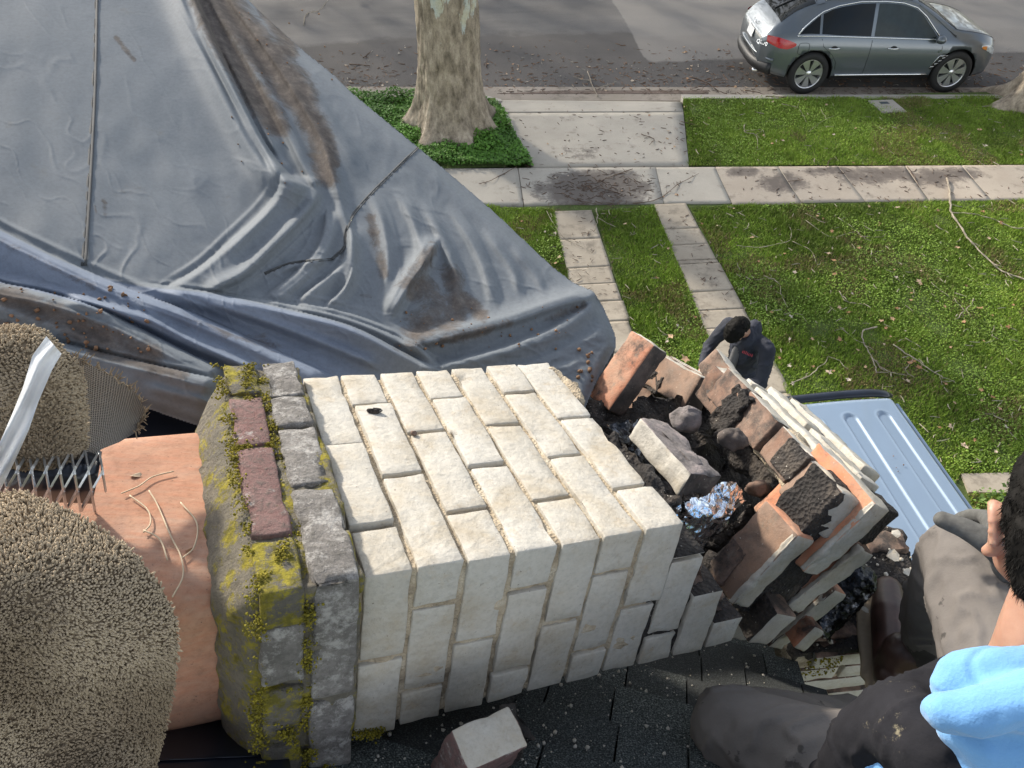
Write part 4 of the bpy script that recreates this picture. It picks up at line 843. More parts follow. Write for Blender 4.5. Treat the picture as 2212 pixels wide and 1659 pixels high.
# folds: polyline in the measured photo, width each side, height, taper at each end
FOLDS = [
 ([(385, -70), (395, 0), (480, 150), (560, 290), (612, 405)], 26, 9, .022, 0, .1), ([(408, -70), (418, 0), (505, 150), (575, 280), (608, 350)], 14, 7, .02, 0, .1),
 ([(370, -70), (372, 0), (450, 150), (540, 300), (590, 420)], 40, 25, .012, 0, .1),
 ([(425, -70), (432, 0), (487, 130), (563, 290), (622, 372), (668, 402), (694, 420)], 3.5, 46, .075, 0, .12), ([(395, -70), (402, 0), (460, 130), (540, 290), (600, 378)], 26, 10, -.035, 0, .1),
 ([(440, -70), (455, 0), (530, 120), (622, 290), (657, 360), (692, 415)], 16, 9, .030, 0, .05),
 ([(482, -70), (500, 0), (600, 140), (690, 290), (716, 370), (748, 470)], 16, 8, .034, 0, .15), ([(500, -70), (523, 0), (612, 120), (700, 240), (780, 360)], 12, 14, .02, 0, .3),
 ([(560, 40), (650, 170), (740, 300), (792, 400)], 22, 30, .016, .1, .2), ([(600, 75), (760, 262), (850, 350)], 16, 18, .010, .2, .2), ([(640, 110), (800, 265), (1000, 440), (1200, 602)], 13, 16, .010, .1, .1),
 ([(690, 120), (850, 285), (1010, 430)], 6, 16, .006, .2, .2),
 ([(790, 400), (826, 480), (838, 580), (820, 660)], 15, 9, .024, .3, .3), ([(850, 400), (893, 480), (915, 570), (905, 640)], 13, 9, .022, .3, .3), ([(900, 420), (950, 505), (985, 600), (978, 680)], 13, 9, .022, .3, .3),
 ([(965, 440), (1030, 540), (1062, 640), (1050, 690)], 13, 9, .02, .3, .3), ([(1040, 490), (1105, 580), (1128, 655)], 11, 9, .016, .3, .3), ([(1100, 530), (1160, 600), (1180, 650)], 10, 9, .012, .3, .3),
 ([(945, 505), (930, 545), (885, 612), (855, 662), (838, 700)], 8, 24, .055, .15, .25),
 ([(720, 430), (755, 500), (760, 570), (735, 650)], 10, 12, .02, .2, .3),
 ([(340, 630), (430, 577), (500, 516), (562, 460), (598, 412), (606, 368)], 3.5, 60, .036, .12, .06),
 ([(430, 632), (520, 592), (595, 525), (665, 452), (692, 400)], 16, 12, .040, .15, .1), ([(480, 560), (560, 480), (610, 430)], 14, 12, .018, .3, .3),
 ([(560, 645), (640, 585), (690, 520), (705, 440)], 5, 30, .030, .2, .2), ([(630, 655), (700, 600), (742, 560), (756, 480)], 5, 26, .028, .2, .2), ([(690, 668), (745, 615), (765, 560)], 5, 16, .022, .3, .3), ([(560, 600), (640, 572), (720, 562)], 8, 8, .012, .2, .2),
 ([(-70, 452), (0, 495), (140, 563), (280, 625), (420, 676), (600, 757), (735, 818)], 3.5, 62, .062, 0, .05),
 ([(275, 606), (460, 632), (620, 667), (760, 704), (880, 764), (965, 806)], 3.5, 42, .042, .15, .05), ([(440, 628), (600, 652), (760, 690), (900, 747), (955, 792)], 3.5, 30, .030, .2, .05), ([(400, 640), (560, 690), (700, 742), (830, 796)], 10, 10, .022, .2, .1), ([(620, 650), (740, 672), (860, 716), (950, 770)], 3, 18, .026, .2, .1),
 ([(-70, 575), (0, 609), (90, 628), (200, 661), (300, 706), (400, 757), (505, 806)], 3.5, 66, .066, 0, .05), ([(130, 640), (300, 684), (420, 742), (565, 806)], 10, 12, .036, .1, .1),
 ([(-70, 640), (0, 668), (110, 705), (240, 752), (380, 800)], 14, 14, .018, 0, .2),
 ([(60, 716), (130, 738), (250, 768), (400, 803), (485, 822)], 4, 70, .042, .1, .05),
 ([(860, 752), (960, 727), (1100, 692), (1200, 657), (1305, 630)], 24, 14, .045, .12, .02), ([(915, 800), (1050, 768), (1180, 722), (1292, 652)], 9, 22, .032, .12, .05), ([(960, 830), (1100, 800), (1240, 745), (1320, 700)], 7, 18, .012, .2, .1), ([(1030, 850), (1150, 815), (1270, 775)], 7, 14, .010, .2, .2),
 ([(300, 830), (400, 858), (520, 890)], 12, 12, .015, .2, .2)]
FOLDS = [([(-420, p[0][1]-(p[1][1]-p[0][1])/(p[1][0]-p[0][0])*350*.6)]+p if p[0][0] == -70 else p, *r) for p, *r in FOLDS]
_r = random.Random(21)
for (_p, _wl, _wr, _a, _ta, _tb) in list(FOLDS):
    if _a >= .02:
        for _k in range(3 if _a > .05 else 2):
            _o = _r.choice([-1, 1])*_r.uniform(9, 30); _P = np.array(_p, float); _t = np.gradient(_P, axis=0); _t /= np.linalg.norm(_t, axis=1, keepdims=True)+1e-9
            _g = _P+np.stack([-_t[:, 1], _t[:, 0]], 1)*(_o*np.linspace(_r.uniform(.3, 1), _r.uniform(.3, 1.3), len(_P)))[:, None]; FOLDS.append(([tuple(q) for q in _g], _r.uniform(3, 5), _r.uniform(5, 11), _a*.10+.0015, .25, .25))
def pl_dist(X, Y, pts):
    pts = np.array(pts, float); L = np.r_[0, np.cumsum(np.linalg.norm(np.diff(pts, axis=0), axis=1))]
    best = np.full(X.shape, 1e9); sg = np.zeros(X.shape); tt = np.zeros(X.shape)
    # smooth the polyline (Catmull-Rom)
    P = [pts[0]*2-pts[1]]+list(pts)+[pts[-1]*2-pts[-2]]; C = []
    for i in range(1, len(P)-2):
        for u in np.linspace(0, 1, 6, endpoint=False):
            a, b, c, d = P[i-1], P[i], P[i+1], P[i+2]; C.append(.5*(2*b+(c-a)*u+(2*a-5*b+4*c-d)*u*u+(3*b-a-3*c+d)*u**3))
    C = np.array(C+[pts[-1]]); L = np.r_[0, np.cumsum(np.linalg.norm(np.diff(C, axis=0), axis=1))]
    for i in range(len(C)-1):
        d = C[i+1]-C[i]; l2 = d@d+1e-9; t = ((X-C[i, 0])*d[0]+(Y-C[i, 1])*d[1])/l2; tc = np.clip(t, 0, 1)
        dx, dy = X-C[i, 0]-tc*d[0], Y-C[i, 1]-tc*d[1]; q = dx*dx+dy*dy; k = q < best
        best = np.where(k, q, best); sg = np.where(k, np.sign(d[0]*dy-d[1]*dx), sg); tt = np.where(k, (L[i]+tc*(L[i+1]-L[i]))/L[-1], tt)
    return np.sqrt(best)*np.where(sg == 0, 1, sg), tt
def relief(X, Y):
    h = np.zeros(X.shape)
    for pts, wl, wr, amp, ta, tb in FOLDS:
        a = np.array(pts); m = 3.2*max(wl, wr); k = (X > a[:, 0].min()-m) & (X < a[:, 0].max()+m) & (Y > a[:, 1].min()-m) & (Y < a[:, 1].max()+m)
        d, t = pl_dist(X[k], Y[k], pts); r_ = .30*wr
        if wl < 6 and amp > .02: g = np.where(d < 0, 0, np.where(d < r_, np.sqrt(np.clip(1-(1-d/r_)**2, 0, 1)), np.exp(-((d-r_)/(wr*.9))**2)))
        else: g = np.where(d < 0, np.exp(-(d/wl)**2), np.exp(-(d/wr)**2))
        w = np.ones_like(t)
        if ta: w = w*smooth01(t/ta)
        if tb: w = w*smooth01((1-t)/tb)
        h[k] += amp*g*w
    return h
STAINS = [([(470, -60), (480, 0), (520, 60), (585, 130), (640, 200)], 42, 1.0), ([(420, -40), (470, 70), (540, 190), (600, 270)], 30, .95), ([(560, -20), (600, 60), (625, 110)], 26, .8), ([(640, 210), (690, 300), (705, 380)], 30, .9), ([(700, 290), (725, 350)], 18, .9),
          ([(900, 610), (930, 660), (905, 715)], 46, .70), ([(975, 600), (990, 660), (960, 700)], 34, .68), ([(930, 540), (900, 590)], 22, .66), ([(925, 690), (900, 720)], 20, .9), ([(1000, 640), (1040, 680)], 20, .8), ([(800, 470), (830, 590)], 16, .62),
          ([(860, 745), (960, 735), (1100, 700)], 14, .62), ([(1180, 690), (1260, 660)], 12, .55), ([(0, 640), (110, 680), (230, 730), (330, 770)], 30, .78), ([(200, 760), (400, 810)], 14, .75), ([(0, 700), (90, 730)], 18, .7),
          ([(250, 80), (290, 130)], 7, .66), ([(225, 430), (228, 470)], 9, .55), ([(205, 445), (208, 460)], 4, .62), ([(780, 640), (800, 640)], 8, .5), ([(400, 690), (640, 760)], 22, .45), ([(0, 520), (200, 620)], 14, .42)]
def stainmap(X, Y):
    s = np.zeros(X.shape)
    for pts, w, a in STAINS:
        d, t = pl_dist(X, Y, pts); s = np.maximum(s, a*np.exp(-(d/w)**2*.7))
    return s
def poly_sdf(X, Y, poly):
    best = np.full(X.shape, 1e9); n = len(poly)
    for i in range(n):
        a, b = np.array(poly[i], float), np.array(poly[(i+1) % n], float); d = b-a; t = np.clip(((X-a[0])*d[0]+(Y-a[1])*d[1])/(d@d), 0, 1)
        best = np.minimum(best, np.hypot(X-a[0]-t*d[0], Y-a[1]-t*d[1]))
    ins = inpoly(np.stack([X.ravel(), Y.ravel()], 1), poly).reshape(X.shape); return np.where(ins, best, -best)
tp_root = thing('grey_tarp', at(600, 500, 2.2), 'large grey vinyl tarp draped in heavy folds, dirt stained, behind the chimney', 'tarp')
SX, SY = 2.5, 2.5
gx, gy = np.meshgrid(np.arange(-420, 1335, SX), np.arange(-70, 955, SY))
sd_ = poly_sdf(gx, gy, TPOLY)
# pull the outermost vertices onto the outline so the edge is clean
keep = sd_ > -SX*.75
H = relief(gx, gy); q = np.stack([gx/60, gy/60, 0*gx], -1); q2 = np.stack([gx/17, gy/26, 0*gx+4], -1)
flat = smooth01((560-gx)/80)*smooth01((560-gy)/60); H += .004*fbm(q*.6, 2)+(.0013*fbm(q*1.3+3, 3)+.0005*fbm(q2, 2))*(1-.85*flat)
for _sc, _am, _sd in ((70, .0022, 0), (45, .0014, 40)):
    _a = (gx*.74+gy*.67)/(_sc*5)+_sd; _c = (gx*.67-gy*.74)/_sc+.6*fbm(q*.8+_sd, 2); H += _am*(1-.5*flat)*np.exp(-(fbm(np.stack([_c, _a, 0*gx+_sd], -1), 2)/.07)**2)
wr = smooth01((gx-880)/120)*smooth01((gy-690)/50); H += wr*.0055*(1-np.abs(fbm(np.stack([gx/55-gy/30, gx/90+gy/22, 0*gx], -1), 3)))
H += .007*smooth01((gx-180)/150)*smooth01((560-gy)/200)*smooth01((560-gx)/100)*np.sin((gx*.82+gy*-.57)/14+2*fbm(q*.5, 2))*.5*smooth01((gy-200)/200)
edge = smooth01(1-np.clip(sd_, 0, 30)/30); Dp = d_base(gx, gy)-H
Dp = Dp+.03*edge**2
rays = (gx[..., None]-PW/2)/FPX*CR-(gy[..., None]-PH/2)/FPX*CU+CF
Wp = CC+rays*Dp[..., None]
idx = -np.ones(gx.shape, int); idx[keep] = np.arange(keep.sum()); V = Wp[keep]; st_ = stainmap(gx[keep], gy[keep])
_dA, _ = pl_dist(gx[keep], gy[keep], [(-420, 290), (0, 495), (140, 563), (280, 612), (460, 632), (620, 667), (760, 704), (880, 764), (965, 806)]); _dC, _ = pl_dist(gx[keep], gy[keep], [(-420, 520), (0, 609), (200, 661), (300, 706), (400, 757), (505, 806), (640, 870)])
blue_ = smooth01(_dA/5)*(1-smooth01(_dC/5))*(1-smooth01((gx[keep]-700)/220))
Fq = np.stack([idx[:-1, :-1], idx[1:, :-1], idx[1:, 1:], idx[:-1, 1:]], -1).reshape(-1, 4); Fq = Fq[(Fq >= 0).all(1)]
np_mesh('sheet', V, Fq, M['tarp'], parent=tp_root, off=tp_root.location, attrs={'stain': st_, 'blue': blue_})
def tarp_pt(x, y, lift=0.0):
    X, Y = np.array([[x]], float), np.array([[y]], float); i = int(round((y+70)/SY)); jx_ = int(round((x+420)/SX)); i = min(max(i, 0), gx.shape[0]-1); jx_ = min(max(jx_, 0), gx.shape[1]-1)
    return CC+ray(x, y)*(Dp[i, jx_]-lift)
# the part of the tarp that hangs down beyond the visible edge, and its hem
he = [(-420, -70), (455, -70)]+TPOLY[2:17]
V = []; 
for k in range(len(he)-1):
    for t in np.linspace(0, 1, 10, endpoint=False): V.append((he[k][0]+(he[k+1][0]-he[k][0])*t, he[k][1]+(he[k+1][1]-he[k][1])*t))
V.append(he[-1]); top = np.array([tarp_pt(x, y) for x, y in V]); n = len(top); rows = [top]
for r_ in range(1, 9):
    p = top.copy(); p[:, 2] -= .2*r_; p[:, 0] += .012*np.sin(np.arange(n)/4.0)*r_*.5-.03*r_; p[:, 1] -= .035*r_+.012*np.cos(np.arange(n)/5.0)*r_*.4; rows.append(p)
Vs = np.concatenate(rows); I = np.arange(9*n).reshape(9, n); Fs = np.stack([I[:-1, :-1], I[:-1, 1:], I[1:, 1:], I[1:, :-1]], -1).reshape(-1, 4)
np_mesh('hanging_edge', Vs, Fs, M['tarp'], parent=tp_root, off=tp_root.location, attrs={'stain': np.zeros(len(Vs))})
def seam(pts, w, lift=.004):
    pts = np.array(pts, float); P = [pts[0]*2-pts[1]]+list(pts)+[pts[-1]*2-pts[-2]]; C = []
    for i in range(1, len(P)-2):
        for u in np.linspace(0, 1, 14, endpoint=False):
            a, b, c, d = P[i-1], P[i], P[i+1], P[i+2]; C.append(.5*(2*b+(c-a)*u+(2*a-5*b+4*c-d)*u*u+(3*b-a-3*c+d)*u**3))
    C.append(pts[-1]); W_ = [tarp_pt(x, y, lift) for x, y in C]; m = MB()
    for off in (-1, 1):
        Q = []
        for i in range(len(W_)):
            t = W_[min(i+1, len(W_)-1)]-W_[max(i-1, 0)]; s = np.cross(t, CF); s /= np.linalg.norm(s)+1e-9; Q.append(W_[i]+s*w*off)
        m.tube(Q, w*.95, 6, flat=.3)
    return m.build('seam', M['tarp_seam'], tp_root, smooth=True)
seam([(209, -70), (207, 0), (203, 180), (193, 380), (181, 574)], .0036, .0012)
seam([(903, 318), (850, 370), (800, 420), (762, 465), (748, 500), (742, 535), (716, 560)], .0026, .001)
seam([(716, 560), (680, 563), (625, 571), (572, 592)], .0026, .001)
# debris on the tarp
def tarp_bits(n, x0, x1, y0, y1, s):
    r = []
    for _ in range(n): r.append((tarp_pt(random.uniform(x0, x1), random.uniform(y0, y1), .003), random.choice(s)))
    return r
pebbles('bark_crumbs', tarp_bits(70, 0, 330, 620, 760, (.002, .003, .005))+tarp_bits(40, 860, 1250, 660, 760, (.0015, .002, .004))+tarp_bits(25, 480, 720, 20, 400, (.002, .003))+tarp_bits(12, 1245, 1290, 755, 830, (.004, .006)), M['leaf_bits'])
# dark sheet put in as shade under the tarp hem; navy plastic below
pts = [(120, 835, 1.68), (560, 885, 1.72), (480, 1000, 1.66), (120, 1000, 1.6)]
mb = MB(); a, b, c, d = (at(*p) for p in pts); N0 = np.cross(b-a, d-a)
V, F = grid(40, 20, lambda u, v: (a*(1-u)*(1-v)+b*u*(1-v)+c*u*v+d*(1-u)*v)); o = np_mesh('dark_sheet', V-V.mean(0), F, M['navy']); o.location = tuple(V.mean(0)); tag(o, 'dark sheet standing for the black shade between the tarp hem and the clay flue', 'plastic sheet')
A0, B0, C0, D0 = (at(x, y, float((roofp(x, y)-CC)@CF)-.06) for x, y in ((250, 1470), (600, 1470), (640, 1740), (250, 1740)))
def navyf(u, v):
    p = A0*(1-u)*(1-v)+B0*u*(1-v)+C0*u*v+D0*(1-u)*v; vv = v+.05*u-.02; return p-CF*(.035*math.exp(-((vv-.60)/.045)**2)-.03*math.exp(-((vv-.30)/.16)**2))
V, F = grid(30, 80, navyf); o = np_mesh('dark_sheet', V-V.mean(0), F, M['navy']); o.location = tuple(V.mean(0)); tag(o, 'glossy dark navy plastic sheet with a folded ridge under the mossy cap', 'plastic sheet')
# ================================================================ carpet pieces, mesh cage, tape
def pile(name, V, nrm, F, label, cat, L=.0070, W=.00135, dens=.95, group=None):
    """carpet: woven base + a mass of yarn tufts standing on it"""
    V = np.asarray(V); c = V.mean(0); root = thing(name, c, label, cat, group); np_mesh('base', V, F, M['pile'], parent=root, off=c)
    A = V[F]; ar = np.linalg.norm(np.cross(A[:, 1]-A[:, 0], A[:, 3]-A[:, 0]), axis=1); n = int(ar.sum()*dens/(W*W*2.6)); pick = RNG.choice(len(F), n, p=ar/ar.sum())
    u, v = RNG.random((2, n, 1)); T = A[pick]; P = T[:, 0]*(1-u)*(1-v)+T[:, 1]*u*(1-v)+T[:, 2]*u*v+T[:, 3]*(1-u)*v
    N = nrm[F].mean(1)[pick]; N /= np.linalg.norm(N, axis=1, keepdims=True)
    flow = np.stack([fbm(P*9+k*20, 2) for k in range(3)], -1); d = N*.6+.8*flow+.3*RNG.normal(size=(n, 3)); d = d+N*np.clip(.45-(d*N).sum(1), 0, 2)[:, None]; d /= np.linalg.norm(d, axis=1, keepdims=True)
    a = np.cross(d, RNG.normal(size=(n, 3))); a /= np.linalg.norm(a, axis=1, keepdims=True); b = np.cross(d, a)
    l = (L*(.75+.5*RNG.random((n, 1)))); w = W*(.7+.6*RNG.random((n, 1)))
    Vt = []
    for h, k in ((0, .7), (.7, 1.0)):
        for j_ in range(4): an = 2*math.pi*j_/4; Vt.append(P+d*l*h+w*k*(math.cos(an)*a+math.sin(an)*b))
    Vt.append(P+d*l*1.04); Vt = np.stack(Vt, 1); m = Vt.shape[1]; f = []
    for j_ in range(4): x0, x1 = j_, (j_+1) % 4; f += [(x0, x1, x1+4), (x0, x1+4, x0+4), (4+j_, 4+(j_+1) % 4, 8)]
    f = np.array(f); Ft = (np.arange(n)[:, None, None]*m+f[None]).reshape(-1, 3)
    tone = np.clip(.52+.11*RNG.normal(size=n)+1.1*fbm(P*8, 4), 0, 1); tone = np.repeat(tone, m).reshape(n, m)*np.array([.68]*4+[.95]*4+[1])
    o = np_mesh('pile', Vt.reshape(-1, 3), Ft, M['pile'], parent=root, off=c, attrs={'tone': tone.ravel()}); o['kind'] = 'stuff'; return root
def surf(fn, n, m):
    V, F = grid(n, m, fn); I = np.arange(n*m).reshape(m, n); G = V.reshape(m, n, 3); du = np.gradient(G, axis=1); dv = np.gradient(G, axis=0); N = np.cross(du, dv); N /= np.linalg.norm(N, axis=2, keepdims=True)+1e-12
    N = N.reshape(-1, 3); s = np.sign((N*(CC-V)).sum(1).mean()); N = N*np.where((N*(CC-V)).sum(1) < 0, -1, 1)[:, None]
    if s < 0: F = F[:, ::-1]
    return V, N, F
def warp(poly_top, poly_bot, dfun, cx=None):
    """surface whose outline is given by two curves of the measured photo, at real depth dfun(u, v)"""
    T, B = np.array(poly_top, float), np.array(poly_bot, float)
    def ev(P, u): q = np.linspace(0, 1, len(P)); return np.array([np.interp(u, q, P[:, 0]), np.interp(u, q, P[:, 1])])
    def f(u, v): a = ev(T, u)*(1-v)+ev(B, u)*v; return at(a[0], a[1], dfun(u, v))
    return f
# big piece at the lower left: left edge curve -> right edge curve
V, N, F = surf(warp([(-520, 1120), (-250, 1085), (-90, 1075), (0, 1066), (60, 1068), (120, 1092), (200, 1135), (290, 1195), (345, 1262), (378, 1330), (384, 1400), (374, 1480), (352, 1580), (325, 1700)], [(-520, 1130), (-500, 1180), (-480, 1260), (-460, 1330), (-420, 1400), (-380, 1470), (-320, 1530), (-260, 1580), (-200, 1620), (-120, 1660), (-40, 1690), (40, 1720), (120, 1730), (300, 1730)],
    lambda u, v: .835+.10*(1-v)**2*(.4+.6*u)-.035*math.sin(3.1*v)*math.exp(-((u-.35)/.25)**2)+.02*math.sin(7*u+3*v)), 90, 50)
pile('carpet_piece', V, N, F, 'big tan pile carpet piece draped over the clay flue, lower left', 'carpet', group='carpet offcuts wrapped round the flue')
V, N, F = surf(warp([(-70, 712), (0, 710), (60, 706), (100, 716), (150, 765), (175, 800), (184, 870), (184, 945), (180, 1010), (160, 1036)], [(-70, 720), (-70, 760), (-70, 800), (-70, 840), (-70, 870), (-70, 900), (-70, 930), (-60, 975), (-20, 1000), (30, 1002)],
    lambda u, v: 1.06+.05*(1-v)**3+.03*abs(u-.5)-.02*math.sin(3*v)), 44, 30)
pile('carpet_piece', V, N, F, 'tan pile carpet roll tied with white tape above the mesh cage', 'carpet', W=.0017, L=.0075, group='carpet offcuts wrapped round the flue')
# the same roll's underside: woven backing, with fringe
Vb, Nb, Fb = surf(warp([(160, 768), (200, 790), (250, 815), (292, 845), (314, 885)], [(172, 990), (190, 985), (225, 968), (258, 955), (292, 935)], lambda u, v: 1.14+.07*u+.03*math.cos(3.0*(v-.5))-.03), 40, 30)
cb_ = np_mesh('carpet_backing', Vb-Vb.mean(0), Fb, M['backing']); cb_.location = tuple(Vb.mean(0)); tag(cb_, 'frayed woven underside of the carpet roll beside the tarp hem', 'carpet backing')
uvl = cb_.data.uv_layers.new(name='UVMap'); gi = np.zeros((len(cb_.data.loops)), int); cb_.data.loops.foreach_get('vertex_index', gi); uvs = np.stack([(gi % 40)/39*3.0, (gi//40)/29*4.2], 1).astype(np.float32); uvl.data.foreach_set('uv', uvs.ravel())
fr = MB()
for _ in range(120):
    k = random.random(); i = random.choice([0, 1]); v = random.random()
    p = Vb.reshape(30, 40, 3)[int(v*29), 39] if i == 0 else Vb.reshape(30, 40, 3)[0, int(v*39)]
    dv_ = CR*random.uniform(-.2, 1)+CU*random.uniform(-.6, .8)-CF*random.uniform(0, .6); fr.tube([p, p+dv_*random.uniform(.006, .02)], [.0012, .0006], 4)
fr.build('fringe', M['pile'], None); fo = bpy.data.objects['fringe']; fo.parent = cb_; fo.matrix_parent_inverse = cb_.matrix_world.inverted() if False else Matrix.Translation(-Vector(cb_.location)); fo['kind'] = 'stuff'
# yarn ends and threads on the flue
th = MB()
def thread(p, w=.0012, lift=.006):
    P = np.array(p, float); C = [P[0]*2-P[1]]+list(P)+[P[-1]*2-P[-2]]; O = []
    for i in range(1, len(C)-2):
        for u in np.linspace(0, 1, 8, endpoint=False):
            a, b, c, d = C[i-1], C[i], C[i+1], C[i+2]; O.append(.5*(2*b+(c-a)*u+(2*a-5*b+4*c-d)*u*u+(3*b-a-3*c+d)*u**3))
    th.tube([hit(x, y, cp(0, 0, FT[2]-lift), CCc) for x, y in O+[P[-1]]], w, 5)
for P_ in ([(262, 1066), (300, 1050), (330, 1030), (375, 1018)], [(280, 1070), (318, 1100), (325, 1130), (310, 1150)], [(322, 1060), (340, 1090), (370, 1160), (390, 1200), (395, 1245), (372, 1290)], [(395, 1205), (420, 1180), (425, 1130), (390, 1085)], [(310, 1145), (345, 1165), (362, 1210)]): thread(P_)
o = th.build('loose_threads', M['thread'], None, smooth=True); tag(o, 'pale carpet threads curled on the clay flue', 'thread')
for (px, py, s, sdv) in ((293, 1026, .008, 1), (408, 1188, .005, 2)):
    m = MB(); c = hit(px, py, cp(0, 0, FT[2]-.003), CCc); P_ = [c+CA*s*math.cos(a)*1.2+CB*s*math.sin(a)*.55-CCc*.002*math.sin(a*2) for a in np.linspace(0, 6.28, 9)[:-1]]; m.add(P_, [tuple(range(8))]); o = m.build('dry_leaf', M['leaf']); tag(o, ['small red brown leaf lying on the clay flue', 'tiny brown bark chip lying on the clay flue'][sdv-1], 'leaf')
# expanded metal cage at the flue end
cg = thing('spark_arrestor', at(90, 1040, 1.0), 'expanded metal mesh cage between the two carpet pieces', 'mesh cage')
mb = MB()
def cagept(u, v): return at(-30+275*u-25*v, 974+(122+10*u)*v, 1.075-.06*math.sin(math.pi*min(1, max(0, v)))+.09*u**3)
cols, rows_ = 9, 3
for i in range(cols):
    for jj in range(rows_):
        for sg in (-1, 1):
            u0 = (i+(.5 if jj % 2 else 0))/cols; u1 = u0+sg*.5/cols
            if not 0 <= u1 <= 1: continue
            mb.tube([cagept(u0, jj/rows_), cagept(u0+sg*.08/cols, (jj+.18)/rows_), cagept(u1-sg*.08/cols, (jj+.82)/rows_), cagept(u1, (jj+1)/rows_)], .0017, 4, flat=1.6)
mb.build('mesh', M['galv'], cg)
V, F = grid(10, 6, lambda u, v: cagept(.02+u*.78, .05+v*.9)+CF*.04); np_mesh('dark_backing', V, F, M['navy'], parent=cg, off=cg.location)  # navy sheet behind the mesh stands for the shade inside the flue
# white plastic tape
tl, tr = [(100, 726), (70, 768), (50, 835), (28, 890), (2, 950), (-30, 1010)], [(133, 764), (112, 800), (82, 870), (62, 930), (30, 1000), (0, 1060)]
V, N, F = surf(warp(tl, tr, lambda u, v: 1.035-.03*u+.006*math.sin(9*v+5*u)), 40, 12); o = np_mesh('white_tape', V-V.mean(0), F, M['white_tape']); o.location = tuple(V.mean(0)); tag(o, 'twisted white plastic strip tied round the upper carpet roll', 'plastic strip')
# ================================================================ parked car
def car_paint(nm, c, rough=.28, metal=.6):
    t = NT(nm); b = t.b; b.inputs['Coat Weight'].default_value = .8; b.inputs['Coat Roughness'].default_value = .06
    return t.done(t.ramp(t.noise(3, 3), [(.3, tuple(x*.95 for x in c)), (.7, c)]), rough, metal=metal)
M['car_grey'] = car_paint('car_grey', (.125, .146, .165), .3, .5); M['glass_dark'] = plain('glass_dark', (.006, .008, .009), .05, spec=.25, nz=.05)
M['glass_clear'] = plain('windscreen', (.02, .028, .026), .06, spec=.35, nz=.2); M['chrome'] = plain('chrome', (.78, .79, .80), .16, 1.0, nz=.03); M['rubber'] = plain('rubber', (.012, .012, .012), .75)
M['black_trim'] = plain('black_trim', (.012, .013, .014), .5); M['alloy'] = plain('alloy', (.62, .63, .65), .28, .85, nz=.05); M['red_lens'] = plain('red_lens', (.42, .008, .012), .12, nz=.25, sc=40, spec=.7)
M['clear_lens'] = plain('clear_lens', (.50, .54, .56), .1, nz=.35, sc=25, spec=.8); M['amber'] = plain('amber_lens', (.62, .22, .03), .2); M['plate'] = plain('plate_white', (.68, .70, .72), .4); M['plate_ink'] = plain('plate_ink', (.03, .05, .15), .5)
def ip(x, tab): a = np.array(tab); return np.interp(x, a[:, 0], a[:, 1])
ZT = [(-2.42, .93), (-2.36, 1.05), (-2.28, 1.14), (-2.05, 1.30), (-1.75, 1.475), (-1.5, 1.575), (-1.2, 1.625), (-.7, 1.665), (-.2, 1.67), (.2, 1.64), (.5, 1.575), (.85, 1.40), (1.12, 1.235), (1.3, 1.14), (1.6, 1.10), (1.9, 1.045), (2.15, .965), (2.30, .86), (2.38, .70), (2.42, .56)]
ZB = [(-2.42, .98), (-2.28, 1.03), (-1.9, 1.06), (-1.4, 1.065), (-.6, 1.03), (.4, .995), (1.1, .98), (1.5, .965), (1.9, .93), (2.2, .83), (2.34, .70), (2.42, .55)]
YM = [(-2.46, .50), (-2.42, .66), (-2.34, .80), (-2.2, .89), (-1.9, .945), (-1.4, .965), (-.7, .945), (0, .94), (.8, .945), (1.4, .965), (1.8, .935), (2.1, .85), (2.28, .72), (2.38, .56), (2.43, .40)]
YR = [(-2.42, .40), (-2.2, .52), (-1.8, .56), (-1.2, .615), (-.4, .64), (.3, .63), (.8, .66), (1.2, .72), (1.6, .70), (2.0, .62), (2.3, .48), (2.42, .3)]
ZL = [(-2.46, .55), (-2.42, .46), (-2.2, .36), (-1.9, .30), (-1.4, .27), (1.4, .27), (1.9, .28), (2.2, .30), (2.38, .36), (2.43, .44)]
def sm(tab):
    xs = np.linspace(-2.43, 2.42, 400); y = ip(xs, tab); k = np.hanning(31); k /= k.sum(); yp = np.pad(y, 15, mode='edge'); return [(a, b) for a, b in zip(xs, np.convolve(yp, k, 'valid'))]
ZT, ZB, YM, YR, ZL = map(sm, (ZT, ZB, YM, YR, ZL))
def sect(x):
    """half section (right side positive) from the sill to the roof centre"""
    zt, zb, ym, yr, zl = (float(ip(x, t)) for t in (ZT, ZB, YM, YR, ZL)); zb = min(zb, zt-.03); gap = zt-zb
    P = [(0, zl), (ym*.80, zl), (ym*.955, zl+.02), (ym*.985, zl+.09), (ym*.995, zl+(zb-zl)*.35), (ym, zl+(zb-zl)*.55), (ym*.992, zl+(zb-zl)*.72), (ym*.965, zl+(zb-zl)*.90), (ym*.93, zb)]
    k = min(1, gap/.35); yb = ym*.92; yre = yr+(yb-.05-yr)*(1-k)
    for f in (.25, .5, .75): P.append((yb+(yre-yb)*f**1.15, zb+(gap*.84)*f))
    P += [(yre, zb+gap*.86), (yre*.93, zb+gap*.93), (yre*.75, zb+gap*.975), (yre*.4, zt-.004*k), (0, zt)]
    return np.array(P)
def csurf(x, f):
    """point on the glasshouse side: f 0 at the belt, 1 at the roof edge"""
    P = sect(x); i = 8+4*f; k = int(min(math.floor(i), 11)); return np.array([x, *(P[k]+(P[k+1]-P[k])*(i-k))])
wr_, wf_ = gp(1731, 200.5, RZ), gp(2033, 197.5, RZ); hd = wf_-wr_; wb = np.linalg.norm(hd[:2]); hd = hd/np.linalg.norm(hd); CX = hd; CY = np.array([-hd[1], hd[0], 0])   # CX forward, CY to its left (away from the viewer)
